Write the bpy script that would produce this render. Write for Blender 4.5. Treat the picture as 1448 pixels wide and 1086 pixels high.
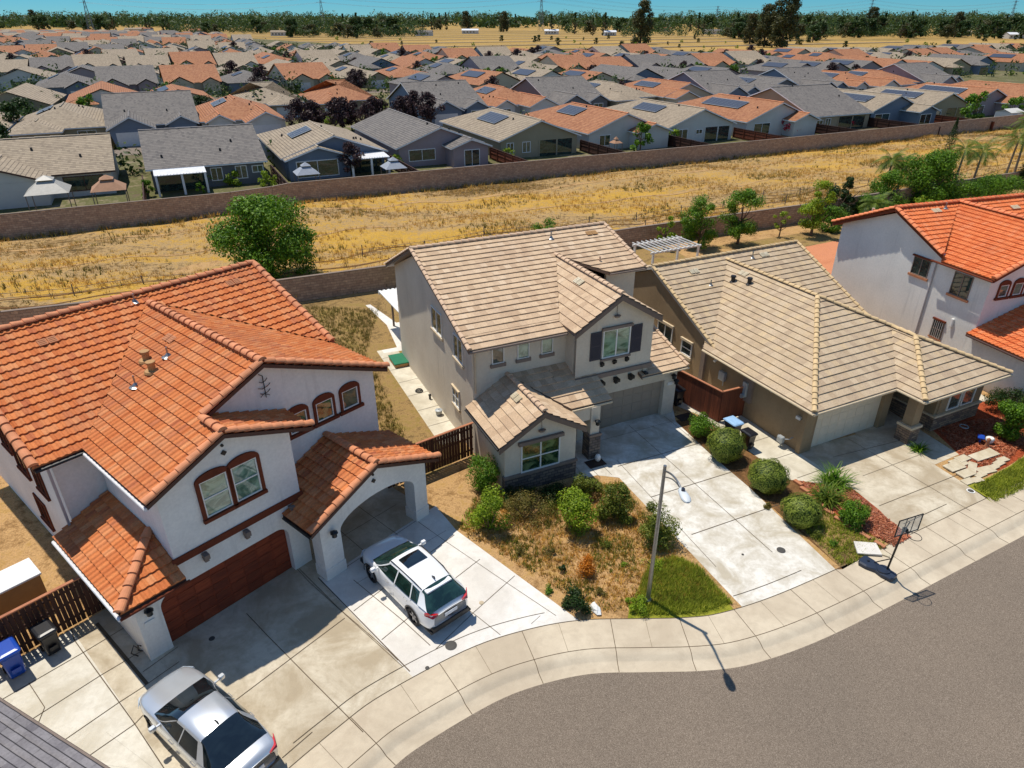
import bpy, bmesh, math, random
import numpy as np
from mathutils import Vector, Matrix
R = math.radians
for o in list(bpy.data.objects): bpy.data.objects.remove(o)
scene = bpy.context.scene
col = scene.collection

# ---------------------------------------------------------------- camera
cam_d = bpy.data.cameras.new('camera'); cam = bpy.data.objects.new('camera', cam_d); col.objects.link(cam)
cam.location = (0, 0, 18.6); cam.rotation_euler = (R(90 - 28.226), 0, 0)
cam_d.sensor_width = 36; cam_d.lens = 23.99; cam_d.clip_start = .1; cam_d.clip_end = 9000
scene.camera = cam
# ---------------------------------------------------------------- light
SUN_E = 69.0
wd = bpy.data.worlds.new('World'); scene.world = wd; wd.use_nodes = True
nt = wd.node_tree; nt.nodes.clear()
sky = nt.nodes.new('ShaderNodeTexSky'); sky.sky_type = 'NISHITA'; sky.sun_disc = False
sky.sun_elevation = R(SUN_E); sky.sun_rotation = R(-50); sky.air_density = 1.0; sky.dust_density = 0.0; sky.ozone_density = 4.0
sky.altitude = 0
tint = nt.nodes.new('ShaderNodeMix'); tint.data_type = 'RGBA'; tint.blend_type = 'MULTIPLY'; tint.inputs[0].default_value = 1
tc = nt.nodes.new('ShaderNodeTexCoord'); sx_ = nt.nodes.new('ShaderNodeSeparateXYZ'); nt.links.new(tc.outputs['Generated'], sx_.inputs[0])
rmp = nt.nodes.new('ShaderNodeValToRGB'); nt.links.new(sx_.outputs[2], rmp.inputs[0])
rmp.color_ramp.elements[0].position = 0.0; rmp.color_ramp.elements[0].color = (.17, .46, .72, 1); rmp.color_ramp.elements[1].position = .16; rmp.color_ramp.elements[1].color = (.70, .76, .77, 1)
e_ = rmp.color_ramp.elements.new(.035); e_.color = (.10, .38, .66, 1); nt.links.new(rmp.outputs[0], tint.inputs[7])
bg = nt.nodes.new('ShaderNodeBackground'); bg.inputs[1].default_value = .15
wo = nt.nodes.new('ShaderNodeOutputWorld')
nt.links.new(sky.outputs[0], tint.inputs[6]); nt.links.new(tint.outputs[2], bg.inputs[0]); nt.links.new(bg.outputs[0], wo.inputs[0])
sd = bpy.data.lights.new('sun', 'SUN'); sun = bpy.data.objects.new('sun', sd); col.objects.link(sun)
sd.energy = 4.5; sd.angle = R(.53); sd.color = (1, .935, .83)
dv = Vector((math.cos(R(SUN_E)) * .766, -math.cos(R(SUN_E)) * .643, -math.sin(R(SUN_E))))
sun.rotation_euler = dv.to_track_quat('-Z', 'Y').to_euler(); sun.location = (-20, 20, 60)
scene.view_settings.view_transform = 'Standard'; scene.view_settings.look = 'None'
scene.view_settings.exposure = 0.0; scene.view_settings.gamma = 1

# ---------------------------------------------------------------- materials
def srgb(r, g, b):
    f = lambda c: ((c / 255 + .055) / 1.055) ** 2.4 if c > 10 else c / 255 / 12.92
    return (f(r), f(g), f(b), 1)
MAT = {}
class NT:
    def __init__(s, name):
        s.m = bpy.data.materials.new(name); s.m.use_nodes = True; s.t = s.m.node_tree; s.t.nodes.clear()
        s.o = s.n('ShaderNodeOutputMaterial'); s.b = s.n('ShaderNodeBsdfPrincipled'); s.l(s.b.outputs[0], s.o.inputs[0]); MAT[name] = s.m
    def n(s, k, **kw):
        x = s.t.nodes.new(k)
        for a, v in kw.items(): setattr(x, a, v)
        return x
    def l(s, a, b): s.t.links.new(a, b)
    def math(s, op, a, b=None, c=None):
        x = s.n('ShaderNodeMath', operation=op)
        for i, v in enumerate((a, b, c)):
            if v is None: continue
            if isinstance(v, (int, float)): x.inputs[i].default_value = v
            else: s.l(v, x.inputs[i])
        return x.outputs[0]
    def mix(s, f, a, b, mode='MIX'):
        x = s.n('ShaderNodeMix', data_type='RGBA', blend_type=mode)
        for i, v in ((0, f), (6, a), (7, b)):
            if isinstance(v, (int, float)): x.inputs[i].default_value = v
            elif isinstance(v, tuple): x.inputs[i].default_value = v
            else: s.l(v, x.inputs[i])
        return x.outputs[2]
    def noise(s, scale, detail=3, rough=.55, vec=None, dist=0):
        x = s.n('ShaderNodeTexNoise'); x.inputs['Scale'].default_value = scale; x.inputs['Detail'].default_value = detail
        x.inputs['Roughness'].default_value = rough; x.inputs['Distortion'].default_value = dist
        if vec is not None: s.l(vec, x.inputs['Vector'])
        return x.outputs['Fac']
    def ramp(s, f, stops, interp='LINEAR'):
        x = s.n('ShaderNodeValToRGB'); x.color_ramp.interpolation = interp; e = x.color_ramp.elements
        while len(e) < len(stops): e.new(.5)
        for i, (p, c) in enumerate(stops): e[i].position = p; e[i].color = c
        s.l(f, x.inputs[0]); return x.outputs[0]
    def obj(s, rot=0, sc=(1, 1, 1), which='Object'):
        t = s.n('ShaderNodeTexCoord'); m = s.n('ShaderNodeMapping'); m.inputs['Rotation'].default_value = (0, 0, rot); m.inputs['Scale'].default_value = sc
        s.l(t.outputs[which], m.inputs[0]); return m.outputs[0]
    def bump(s, h, dist=.02, strength=1):
        x = s.n('ShaderNodeBump'); x.inputs['Distance'].default_value = dist; x.inputs['Strength'].default_value = strength
        s.l(h, x.inputs['Height']); s.l(x.outputs[0], s.b.inputs['Normal'])
    def base(s, c):
        if isinstance(c, tuple): s.b.inputs['Base Color'].default_value = c
        else: s.l(c, s.b.inputs['Base Color'])
    def rough(s, v): s.b.inputs['Roughness'].default_value = v
def C(c, k): return (min(1, c[0] * k), min(1, c[1] * k), min(1, c[2] * k), 1)

def plain(name, c, rough=.5, metal=0, var=.12, sc=3.0, spec=.5, coat=0):
    s = NT(name); f = s.noise(sc, 4, .6, s.obj())
    s.base(s.ramp(f, [(.3, C(c, 1 - var)), (.7, C(c, 1 + var))])); s.rough(rough)
    s.b.inputs['Metallic'].default_value = metal; s.b.inputs['Specular IOR Level'].default_value = spec
    s.b.inputs['Coat Weight'].default_value = coat; s.b.inputs['Coat Roughness'].default_value = .04
    return s
def stucco(name, c, c2):
    s = NT(name); v = s.obj(); a = s.noise(.55, 5, .62, v); b = s.noise(9, 4, .6, v)
    x = s.ramp(a, [(.32, c2), (.62, c)]); y = s.mix(.5, x, s.ramp(b, [(.3, C(c, .86)), (.7, C(c, 1.08))]))
    v2 = s.obj(0, (2.2, 2.2, .16)); st = s.noise(1.1, 3, .6, v2)
    s.base(s.mix(s.ramp(st, [(.60, (0, 0, 0, 1)), (.8, (.45, .45, .45, 1))]), y, C(c2, .72)))
    s.rough(.95); s.b.inputs['Specular IOR Level'].default_value = .2
    s.bump(s.noise(28, 4, .7, v), .012, .55)
def roof_mat(name, cols, w, e, stripes=False, rough=.85, grime_shade=(.25, .2, .16, 1), gk=.35):
    s = NT(name); t = s.n('ShaderNodeTexCoord'); sp = s.n('ShaderNodeSeparateXYZ'); s.l(t.outputs['UV'], sp.inputs[0])
    ti = s.math('FLOOR', s.math('DIVIDE', sp.outputs[1], e)); off = s.math('MULTIPLY', s.math('MODULO', ti, 2), .5)
    si = s.math('FLOOR', s.math('ADD', s.math('DIVIDE', sp.outputs[0], w), off if stripes != 'b' else 0.0))
    cb = s.n('ShaderNodeCombineXYZ'); s.l(si, cb.inputs[0]); s.l(ti, cb.inputs[1])
    wn = s.n('ShaderNodeTexWhiteNoise', noise_dimensions='3D'); s.l(cb.outputs[0], wn.inputs[0])
    n = len(cols); c = s.ramp(wn.outputs['Value'], [(i / max(1, n - 1), k) for i, k in enumerate(cols)])
    big = s.noise(.45, 5, .65, s.obj()); fine = s.noise(14, 4, .65, s.obj())
    c = s.mix(s.ramp(big, [(.48, (0, 0, 0, 1)), (.75, (gk, gk, gk, 1))]), c, grime_shade)
    c = s.mix(.55, c, s.ramp(fine, [(.28, (.6, .6, .6, 1)), (.7, (1.2, 1.2, 1.2, 1))]), 'MULTIPLY')
    if stripes:
        fr = s.math('FRACT', s.math('DIVIDE', sp.outputs[1], e))
        ln = s.math('LESS_THAN', fr, .13); c = s.mix(ln, c, C(grime_shade, .45))  # dark line per course paints the shadow under each tile edge
        s.bump(s.math('SUBTRACT', 1.0, fr), .05, 1)
    else: s.bump(fine, .006, .6)
    s.base(c); s.rough(rough); s.b.inputs['Specular IOR Level'].default_value = .25
def concrete(name, c, c2, k=1.0, streak=0):
    s = NT(name); v = s.obj(); a = s.noise(.45 * k, 6, .65, v, .6); b = s.noise(2.6 * k, 6, .7, v, .3); f = s.noise(60, 2, .6, v)
    x = s.ramp(a, [(.38, c2), (.6, c)]); x = s.mix(s.ramp(b, [(.45, (0, 0, 0, 1)), (.75, (.6, .6, .6, 1))]), x, C(c2, .86))
    x = s.mix(.5, x, s.ramp(f, [(.3, (.84, .84, .84, 1)), (.7, (1.1, 1.1, 1.1, 1))]), 'MULTIPLY')
    s.base(x); s.rough(.92); s.b.inputs['Specular IOR Level'].default_value = .25; s.bump(f, .003, .5)
def ground(name, cols, sc=1.0, stretch=None, bumpd=.06, pos=None, fine=22):
    s = NT(name); v = s.obj(*(stretch or (0, (1, 1, 1)))); v0 = s.obj()
    a = s.noise(sc * .5, 8, .68, v, 1.2); b = s.noise(fine * .25, 5, .7, v0); f = s.noise(fine, 3, .6, v0)
    n = len(cols); m = s.math('ADD', s.math('MULTIPLY', a, .62), s.math('MULTIPLY', b, .38))
    c = s.ramp(m, [(pos[i] if pos else .33 + .36 * i / (n - 1), k) for i, k in enumerate(cols)])
    c = s.mix(.6, c, s.ramp(f, [(.3, (.62, .62, .62, 1)), (.7, (1.25, 1.25, 1.25, 1))]), 'MULTIPLY')
    s.base(c); s.rough(1); s.b.inputs['Specular IOR Level'].default_value = .1; s.bump(s.math('ADD', b, s.math('MULTIPLY', f, .5)), bumpd, 1)
def leafmat(name, cols, trans=.25, rough=.55):
    s = NT(name); g = s.n('ShaderNodeNewGeometry')
    c = s.ramp(g.outputs['Random Per Island'], [(i / (len(cols) - 1), k) for i, k in enumerate(cols)])
    big = s.noise(.9, 3, .6, s.obj()); c = s.mix(.7, c, s.ramp(big, [(.35, (.62, .66, .6, 1)), (.65, (1.25, 1.25, 1.1, 1))]), 'MULTIPLY')
    s.base(c); s.rough(rough); s.b.inputs['Specular IOR Level'].default_value = .3
    tr = s.n('ShaderNodeBsdfTranslucent'); s.l(c, tr.inputs[0]); mx = s.n('ShaderNodeMixShader'); mx.inputs[0].default_value = trans
    s.l(s.b.outputs[0], mx.inputs[1]); s.l(tr.outputs[0], mx.inputs[2]); s.l(mx.outputs[0], s.o.inputs[0])
def brickmat(name, c1, c2, mortar, w, h, msz=.012, sc=1.0, bias=0):
    s = NT(name); br = s.n('ShaderNodeTexBrick'); t = s.n('ShaderNodeTexCoord'); s.l(t.outputs['UV'], br.inputs[0])
    br.inputs['Scale'].default_value = 1; br.inputs['Brick Width'].default_value = w; br.inputs['Row Height'].default_value = h; br.inputs['Mortar Size'].default_value = msz
    br.inputs['Color1'].default_value = c1; br.inputs['Color2'].default_value = c2; br.inputs['Mortar'].default_value = mortar; br.inputs['Bias'].default_value = bias
    f = s.noise(5, 5, .65, s.obj()); c = s.mix(.7, br.outputs[0], s.ramp(f, [(.3, (.6, .6, .6, 1)), (.7, (1.2, 1.2, 1.2, 1))]), 'MULTIPLY')
    s.base(c); s.rough(.95); s.bump(s.math('ADD', s.math('SUBTRACT', 1.0, br.outputs['Fac']), s.math('MULTIPLY', f, .4)), .02, .7)
def wood(name, c, c2, vert=True):
    s = NT(name); v = s.obj(0, (9, 9, .5) if vert else (1, 1, 9)); f = s.noise(2, 5, .6, v); g = s.n('ShaderNodeNewGeometry')
    x = s.ramp(f, [(.3, c2), (.7, c)]); x = s.mix(.8, x, s.ramp(g.outputs['Random Per Island'], [(0, (.65, .65, .65, 1)), (1, (1.2, 1.2, 1.2, 1))]), 'MULTIPLY')
    s.base(x); s.rough(.8)
def glassmat(name, c, c2=None, rough=.04):
    s = NT(name); f = s.noise(1.1, 3, .6, s.obj(0, (1, 1, 1.6)), 1.5)
    s.base(s.ramp(f, [(.42, c), (.6, c2 or C(c, 1.8))])); s.rough(rough); s.b.inputs['Specular IOR Level'].default_value = .9
    s.b.inputs['Coat Weight'].default_value = .6; s.b.inputs['Coat Roughness'].default_value = .02

stucco('stucco_white', srgb(240, 236, 228), srgb(218, 213, 206)); stucco('stucco_beige', srgb(220, 208, 188), srgb(196, 182, 162))
stucco('stucco_tan', srgb(160, 138, 108), srgb(122, 102, 78)); stucco('stucco_pale', srgb(232, 230, 223), srgb(208, 207, 201))
stucco('trim_taupe', srgb(140, 124, 112), srgb(118, 104, 94)); stucco('trim_brown', srgb(118, 62, 42), srgb(92, 45, 30))
stucco('trim_cream', srgb(215, 196, 165), srgb(190, 170, 140)); stucco('trim_terra', srgb(190, 130, 95), srgb(165, 110, 80))
BT = [srgb(206, 122, 70), srgb(214, 132, 78), srgb(196, 110, 60), srgb(216, 144, 94), srgb(184, 104, 66)]
roof_mat('tile_orange', BT, .235, .37, grime_shade=srgb(160, 104, 80), gk=.5)
roof_mat('tile_bright', [srgb(220, 122, 70), srgb(226, 132, 80), srgb(212, 110, 60), srgb(224, 140, 94)], .235, .37, grime_shade=srgb(190, 104, 66), gk=.4)
roof_mat('tile_beige', [srgb(202, 174, 142), srgb(210, 183, 151), srgb(188, 160, 130), srgb(216, 191, 161)], .33, .4, grime_shade=srgb(170, 140, 116))
roof_mat('tile_khaki', [srgb(190, 168, 138), srgb(199, 178, 149), srgb(178, 156, 130), srgb(204, 180, 144)], .33, .4, grime_shade=srgb(166, 144, 114))
roof_mat('far_orange', [srgb(164, 110, 76), srgb(178, 126, 90), srgb(150, 98, 68)], .33, .42, True, grime_shade=srgb(140, 90, 70), gk=.4)
roof_mat('far_tan', [srgb(156, 141, 120), srgb(170, 154, 132), srgb(142, 128, 110)], .33, .42, True, grime_shade=srgb(130, 116, 100), gk=.4)
roof_mat('far_grey', [srgb(116, 111, 106), srgb(128, 122, 116), srgb(102, 98, 95)], .33, .42, True, grime_shade=srgb(100, 94, 92), gk=.4)
roof_mat('shingle_grey', [srgb(128, 124, 126), srgb(144, 140, 142), srgb(112, 108, 112)], .3, .2, True, grime_shade=srgb(90, 88, 92), gk=.5)
plain('cap_orange', srgb(208, 136, 94), .8, var=.22, sc=2.2); plain('cap_bright', srgb(228, 132, 84), .8, var=.2, sc=2.2)
plain('cap_beige', srgb(206, 176, 146), .85, var=.14, sc=2.2); plain('cap_khaki', srgb(206, 178, 134), .85, var=.16, sc=2.2)
plain('cap_grey', srgb(140, 134, 130), .85); plain('cap_tan', srgb(180, 164, 142), .85)
plain('fascia_brown', srgb(74, 44, 36), .6); plain('fascia_taupe', srgb(112, 96, 86), .6); plain('fascia_cream', srgb(206, 196, 180), .6)
plain('gutter_white', srgb(226, 226, 226), .4); plain('downspout_grey', srgb(168, 164, 166), .5)
concrete('concrete_white', srgb(228, 224, 216), srgb(212, 206, 196)); concrete('concrete_tan', srgb(208, 197, 175), srgb(174, 159, 134), 1.2)
concrete('concrete_pale', srgb(220, 215, 202), srgb(196, 188, 170), 1.1); concrete('concrete_walk', srgb(208, 194, 170), srgb(188, 173, 150), .8)
concrete('concrete_side', srgb(216, 208, 188), srgb(192, 182, 160)); concrete('concrete_mottled', srgb(226, 222, 212), srgb(186, 176, 156), 1.5)
concrete('concrete_apron', srgb(200, 186, 160), srgb(184, 168, 142)); concrete('paver_stone', srgb(214, 204, 180), srgb(190, 176, 148), 2)
plain('joint_dark', srgb(92, 78, 60), .95, var=.2, sc=1.5)
s = NT('asphalt'); v = s.obj(); f = s.noise(52, 3, .75, v); g = s.noise(.25, 5, .6, v); sp = s.noise(140, 2, .6, v)
c = s.ramp(f, [(.34, srgb(84, 73, 62)), (.5, srgb(120, 107, 93)), (.66, srgb(164, 150, 133))]); c = s.mix(.5, c, s.ramp(g, [(.3, (.84, .84, .84, 1)), (.7, (1.1, 1.08, 1.06, 1))]), 'MULTIPLY')
c = s.mix(.4, c, s.ramp(sp, [(.35, (.5, .5, .5, 1)), (.65, (1.4, 1.4, 1.4, 1))]), 'MULTIPLY'); s.base(c); s.rough(.95); s.bump(f, .01, .8)
GOLD = [srgb(88, 72, 44), srgb(130, 104, 66), srgb(180, 150, 106), srgb(188, 150, 84), srgb(202, 158, 62), srgb(176, 150, 112)]
ground('field_grass', GOLD, .16, (-R(26), (.28, 1.3, 1)), .12, [.36, .42, .47, .53, .58, .66], 9)
ground('far_field', [srgb(112, 98, 58), srgb(160, 132, 78), srgb(182, 148, 86), srgb(140, 120, 72)], .02, (-R(20), (.25, 1.2, 1)), .05, None, .6)
ground('soil_dry', [srgb(100, 76, 50), srgb(154, 120, 78), srgb(194, 156, 108), srgb(178, 142, 86), srgb(208, 170, 114)], 1.2, None, .05, [.3, .42, .52, .6, .72], 16)
ground('yard_weeds', [srgb(84, 70, 46), srgb(126, 104, 68), srgb(164, 134, 88), srgb(146, 126, 70), srgb(182, 150, 102)], .7, None, .08, [.3, .42, .5, .6, .72], 14)
ground('lawn_green', [srgb(84, 92, 28), srgb(128, 134, 40), srgb(160, 158, 58), srgb(184, 172, 78)], 1.6, None, .05, None, 26)
ground('bark_red', [srgb(96, 44, 28), srgb(150, 70, 42), srgb(184, 94, 60), srgb(204, 122, 84)], 6, None, .05, None, 30)
ground('soil_brown', [srgb(78, 56, 36), srgb(120, 88, 56), srgb(150, 112, 74)], 2, None, .05, None, 16)
ground('suburb_ground', [srgb(70, 64, 52), srgb(110, 98, 78), srgb(96, 98, 60), srgb(140, 126, 104), srgb(120, 110, 96)], .12, None, .02, None, 3)
ground('terracotta_ground', [srgb(186, 118, 84), srgb(206, 138, 100), srgb(198, 130, 98)], .8, None, .02)
LEAF = dict(leaf_green=[srgb(52, 88, 18), srgb(92, 132, 26), srgb(124, 160, 40), srgb(70, 108, 24)], leaf_bright=[srgb(88, 120, 18), srgb(138, 164, 32), srgb(174, 192, 56), srgb(108, 138, 26)],
  leaf_olive=[srgb(72, 88, 24), srgb(112, 126, 40), srgb(142, 146, 58), srgb(88, 102, 32)], leaf_dry=[srgb(96, 82, 40), srgb(140, 120, 60), srgb(104, 108, 44), srgb(158, 138, 78)],
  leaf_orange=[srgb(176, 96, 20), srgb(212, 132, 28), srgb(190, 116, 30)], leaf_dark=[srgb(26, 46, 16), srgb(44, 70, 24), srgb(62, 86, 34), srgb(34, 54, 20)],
  leaf_purple=[srgb(46, 30, 36), srgb(70, 48, 54), srgb(88, 66, 68), srgb(36, 26, 32)], leaf_far=[srgb(36, 56, 30), srgb(58, 84, 38), srgb(84, 104, 48), srgb(44, 66, 36)],
  leaf_farolive=[srgb(58, 62, 36), srgb(82, 84, 48), srgb(100, 98, 60)], leaf_palm=[srgb(52, 80, 22), srgb(86, 116, 32), srgb(130, 142, 48), srgb(68, 94, 26)],
  leaf_topiary=[srgb(96, 112, 34), srgb(134, 150, 54), srgb(164, 174, 78), srgb(76, 90, 26)], flower_red=[srgb(170, 20, 50), srgb(210, 36, 70), srgb(150, 14, 40)],
  grass_gold=[srgb(186, 138, 60), srgb(216, 170, 84), srgb(228, 186, 90), srgb(170, 128, 66), srgb(204, 170, 110)], grass_green=[srgb(104, 120, 28), srgb(150, 160, 46), srgb(186, 186, 76)])
for k, v_ in LEAF.items(): leafmat(k, v_, .3 if 'grass' not in k else .15)
plain('bark', srgb(98, 80, 62), .95, var=.3, sc=8); plain('bark_palm', srgb(140, 124, 102), .95, var=.25, sc=6)
brickmat('block_wall', srgb(190, 162, 138), srgb(164, 136, 116), srgb(140, 118, 102), .42, .2, .012)
brickmat('stone_veneer', srgb(176, 146, 116), srgb(112, 92, 82), srgb(96, 84, 74), .34, .13, .014)
brickmat('stone_grey', srgb(140, 126, 112), srgb(86, 82, 84), srgb(78, 72, 68), .3, .15, .016)
wood('wood_redbrown', srgb(128, 66, 38), srgb(88, 42, 24)); wood('wood_dark', srgb(82, 46, 30), srgb(50, 28, 20)); wood('wood_rail', srgb(196, 130, 92), srgb(168, 104, 72), False)
wood('wood_grey', srgb(120, 112, 108), srgb(90, 84, 82)); wood('garage_redwood', srgb(150, 66, 32), srgb(112, 44, 20), False)
for nm, c in (('garage_taupe', srgb(158, 142, 124)), ('garage_cream', srgb(226, 210, 184)), ('garage_white', srgb(210, 208, 206))): plain(nm, c, .6, var=.05)
glassmat('glass_dark', srgb(34, 46, 46), srgb(58, 76, 70)); glassmat('glass_green', srgb(84, 112, 92), srgb(146, 172, 148)); glassmat('glass_grey', srgb(62, 72, 68), srgb(96, 104, 92))
glassmat('glass_reflect', srgb(36, 62, 40), srgb(112, 130, 88)); glassmat('car_glass', srgb(14, 22, 26), srgb(24, 34, 38), .02); glassmat('car_glass_green', srgb(18, 42, 38), srgb(34, 64, 56), .03)
plain('solar_cell', srgb(56, 62, 76), .4)
plain('vinyl_white', srgb(232, 230, 224), .45, var=.03); plain('shutter_navy', srgb(44, 46, 62), .5, var=.05); plain('iron_black', srgb(22, 20, 22), .5); plain('lamp_black', srgb(20, 28, 32), .35)
plain('galvanised', srgb(150, 152, 152), .35, .8, var=.15, sc=9); plain('lamp_head', srgb(206, 212, 214), .4); plain('plastic_blue', srgb(22, 70, 168), .35, var=.08); plain('plastic_black', srgb(28, 28, 32), .35)
plain('plastic_navy', srgb(38, 48, 66), .4); plain('plastic_lightblue', srgb(150, 186, 220), .35); plain('plastic_green', srgb(20, 112, 76), .5); plain('white_shed', srgb(232, 232, 230), .6)
plain('tan_box', srgb(176, 134, 84), .7); plain('doormat', srgb(62, 46, 36), 1); plain('iron_cover', srgb(70, 68, 64), .7); plain('pvc_white', srgb(235, 235, 230), .4)
plain('door_brown', srgb(70, 48, 36), .5); plain('interior_dark', srgb(38, 36, 36), .9); plain('box_grey', srgb(176, 182, 184), .4, .3); plain('copper_trim', srgb(168, 96, 60), .6)
def carpaint(name, c, metal, rough):
    s = NT(name); s.base(c); s.rough(rough); s.b.inputs['Metallic'].default_value = metal; s.b.inputs['Coat Weight'].default_value = 1; s.b.inputs['Coat Roughness'].default_value = .03
    f = s.noise(2, 3, .5, s.obj()); s.base(s.ramp(f, [(.2, C(c, .96)), (.8, C(c, 1.03))]))
carpaint('paint_white', srgb(236, 238, 240), 0, .3); carpaint('paint_silver', srgb(214, 218, 222), .6, .26); carpaint('paint_dark', srgb(30, 32, 36), .3, .3); carpaint('paint_roofwhite', srgb(226, 228, 232), .25, .25)
plain('tyre', srgb(24, 24, 25), .85); plain('rim', srgb(150, 150, 152), .3, .8); plain('tail_red', srgb(196, 24, 30), .2, coat=1); plain('head_clear', srgb(210, 220, 228), .1, coat=1); plain('plate', srgb(225, 228, 232), .4)
plain('trim_black', srgb(28, 28, 30), .5); plain('steel_pylon', srgb(110, 120, 130), .6, .3); plain('cloth_tan', srgb(166, 126, 98), .9); plain('cloth_grey', srgb(150, 156, 166), .9); plain('metal_cover', srgb(168, 164, 154), .5)

# ---------------------------------------------------------------- mesh helpers
class MB:
    def __init__(s): s.v = []; s.f = []; s.m = []; s.uv = []; s.cur = 0; s.anyuv = False
    def pt(s, p): s.v.append((float(p[0]), float(p[1]), float(p[2]))); return len(s.v) - 1
    def poly(s, pts, uv=None):
        i = len(s.v); s.v += [(float(p[0]), float(p[1]), float(p[2])) for p in pts]; s.f.append(tuple(range(i, i + len(pts)))); s.m.append(s.cur)
        if uv is not None: s.anyuv = True
        s.uv += list(uv) if uv is not None else [(0., 0.)] * len(pts)
    def grid(s, rows, close=False, uv=False):
        n = len(rows[0]); i0 = len(s.v)
        for r in rows: s.v += [(float(p[0]), float(p[1]), float(p[2])) for p in r]
        for a in range(len(rows) - 1):
            for b in range(n if close else n - 1):
                c = (b + 1) % n; s.f.append((i0 + a * n + b, i0 + a * n + c, i0 + (a + 1) * n + c, i0 + (a + 1) * n + b)); s.m.append(s.cur); s.uv += [(0., 0.)] * 4
    def prism(s, pts, d, uv=None):
        pts = [Vector(p) for p in pts]; d = Vector(d); q = [p + d for p in pts]
        nrm = Vector((0, 0, 0))
        for i in range(len(pts)): nrm += (pts[i] - pts[0]).cross(pts[(i + 1) % len(pts)] - pts[0])
        if nrm.dot(d) > 0: pts.reverse(); q.reverse(); uv = list(reversed(uv)) if uv else None
        s.poly(pts, uv); s.poly(list(reversed(q)), list(reversed(uv)) if uv else None)
        for i in range(len(pts)):
            j = (i + 1) % len(pts); L = (pts[j] - pts[i]).length; D = d.length
            s.poly([pts[j], pts[i], q[i], q[j]], [(L, 0), (0, 0), (0, D), (L, D)] if uv else None)
    def box(s, x0, y0, z0, x1, y1, z1, bev=0):
        if bev <= 0:
            s.prism([(x0, y0, z0), (x1, y0, z0), (x1, y1, z0), (x0, y1, z0)], (0, 0, z1 - z0)); return
        b = bev; ring = lambda k, z: [(x0 + k, y0 + b, z), (x0 + b, y0 + k, z), (x1 - b, y0 + k, z), (x1 - k, y0 + b, z), (x1 - k, y1 - b, z), (x1 - b, y1 - k, z), (x0 + b, y1 - k, z), (x0 + k, y1 - b, z)]
        rows = [ring(b * .6, z0), ring(0, z0 + b), ring(0, z1 - b), ring(b * .6, z1)]; s.grid(rows, True); s.poly(rows[-1]); s.poly(list(reversed(rows[0])))
    def tube(s, path, r, n=8, cap=True):
        path = [Vector(p) for p in path]; rr = r if isinstance(r, (list, tuple)) else [r] * len(path); rows = []; ref = None
        for i, p in enumerate(path):
            t = (path[min(i + 1, len(path) - 1)] - path[max(i - 1, 0)]).normalized()
            a = t.cross(Vector((0, 0, 1)) if abs(t.z) < .95 else Vector((1, 0, 0))).normalized()
            if ref is not None and a.dot(ref) < 0: a = -a
            ref = a; b = t.cross(a)
            rows.append([p + a * rr[i] * math.cos(2 * math.pi * k / n) + b * rr[i] * math.sin(2 * math.pi * k / n) for k in range(n)])
        s.grid(rows, True)
        if cap: s.poly(list(reversed(rows[0]))); s.poly(rows[-1])
    def lathe(s, prof, c=(0, 0, 0), n=16, sx=1, sy=1):
        rows = [[(c[0] + r * sx * math.cos(2 * math.pi * k / n), c[1] + r * sy * math.sin(2 * math.pi * k / n), c[2] + z) for k in range(n)] for r, z in prof]; s.grid(rows, True)
        s.poly(rows[-1]); s.poly(list(reversed(rows[0])))
    def build(s, name, mats, parent=None, smooth=False):
        me = bpy.data.meshes.new(name); me.from_pydata(s.v, [], s.f)
        for m in ([mats] if isinstance(mats, str) else mats): me.materials.append(MAT[m])
        if any(s.m): me.polygons.foreach_set('material_index', s.m)
        if s.anyuv:
            u = me.uv_layers.new(name='UVMap'); u.data.foreach_set('uv', np.array(s.uv, 'f').ravel())
        if smooth: me.polygons.foreach_set('use_smooth', [True] * len(me.polygons))
        me.update(); o = bpy.data.objects.new(name, me); col.objects.link(o)
        if parent is not None: o.parent = parent
        return o
def raw(name, V, F, mat, parent=None):
    me = bpy.data.meshes.new(name); V = np.asarray(V, 'f').reshape(-1, 3); F = np.asarray(F, 'i')
    me.vertices.add(len(V)); me.vertices.foreach_set('co', V.ravel()); k = F.shape[1]
    me.loops.add(F.size); me.loops.foreach_set('vertex_index', F.ravel()); me.polygons.add(len(F))
    me.polygons.foreach_set('loop_start', np.arange(0, F.size, k, dtype='i')); me.update(calc_edges=True)
    me.materials.append(MAT[mat]); o = bpy.data.objects.new(name, me); col.objects.link(o)
    if parent is not None: o.parent = parent
    return o
def tag(o, label=None, cat=None, group=None, kind=None):
    if label: o['label'] = label
    if cat: o['category'] = cat
    if group: o['group'] = group
    if kind: o['kind'] = kind
    return o
def empty(name, loc, rz=0, label=None, cat=None, group=None):
    o = bpy.data.objects.new(name, None); o.empty_display_size = .3; col.objects.link(o); o.location = loc; o.rotation_euler = (0, 0, rz); tag(o, label, cat, group); return o
def copy_tree(o, loc=None, rz=None, label=None, group=None, scale=None):
    c = o.copy(); col.objects.link(c)
    for ch in o.children:
        d = ch.copy(); col.objects.link(d); d.parent = c
        for g in ch.children:
            e = g.copy(); col.objects.link(e); e.parent = d
    if loc is not None: c.location = loc
    if rz is not None: c.rotation_euler = (0, 0, rz)
    if scale is not None: c.scale = scale if isinstance(scale, tuple) else (scale,) * 3
    if label: c['label'] = label
    if group: c['group'] = group
    return c
def sheet(name, pts, z, mat, ext=None):
    mb = MB(); mb.prism([(x, y, z) for x, y in pts], (0, 0, -(ext or .05))); return tag(mb.build(name, mat), kind='structure')

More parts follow.
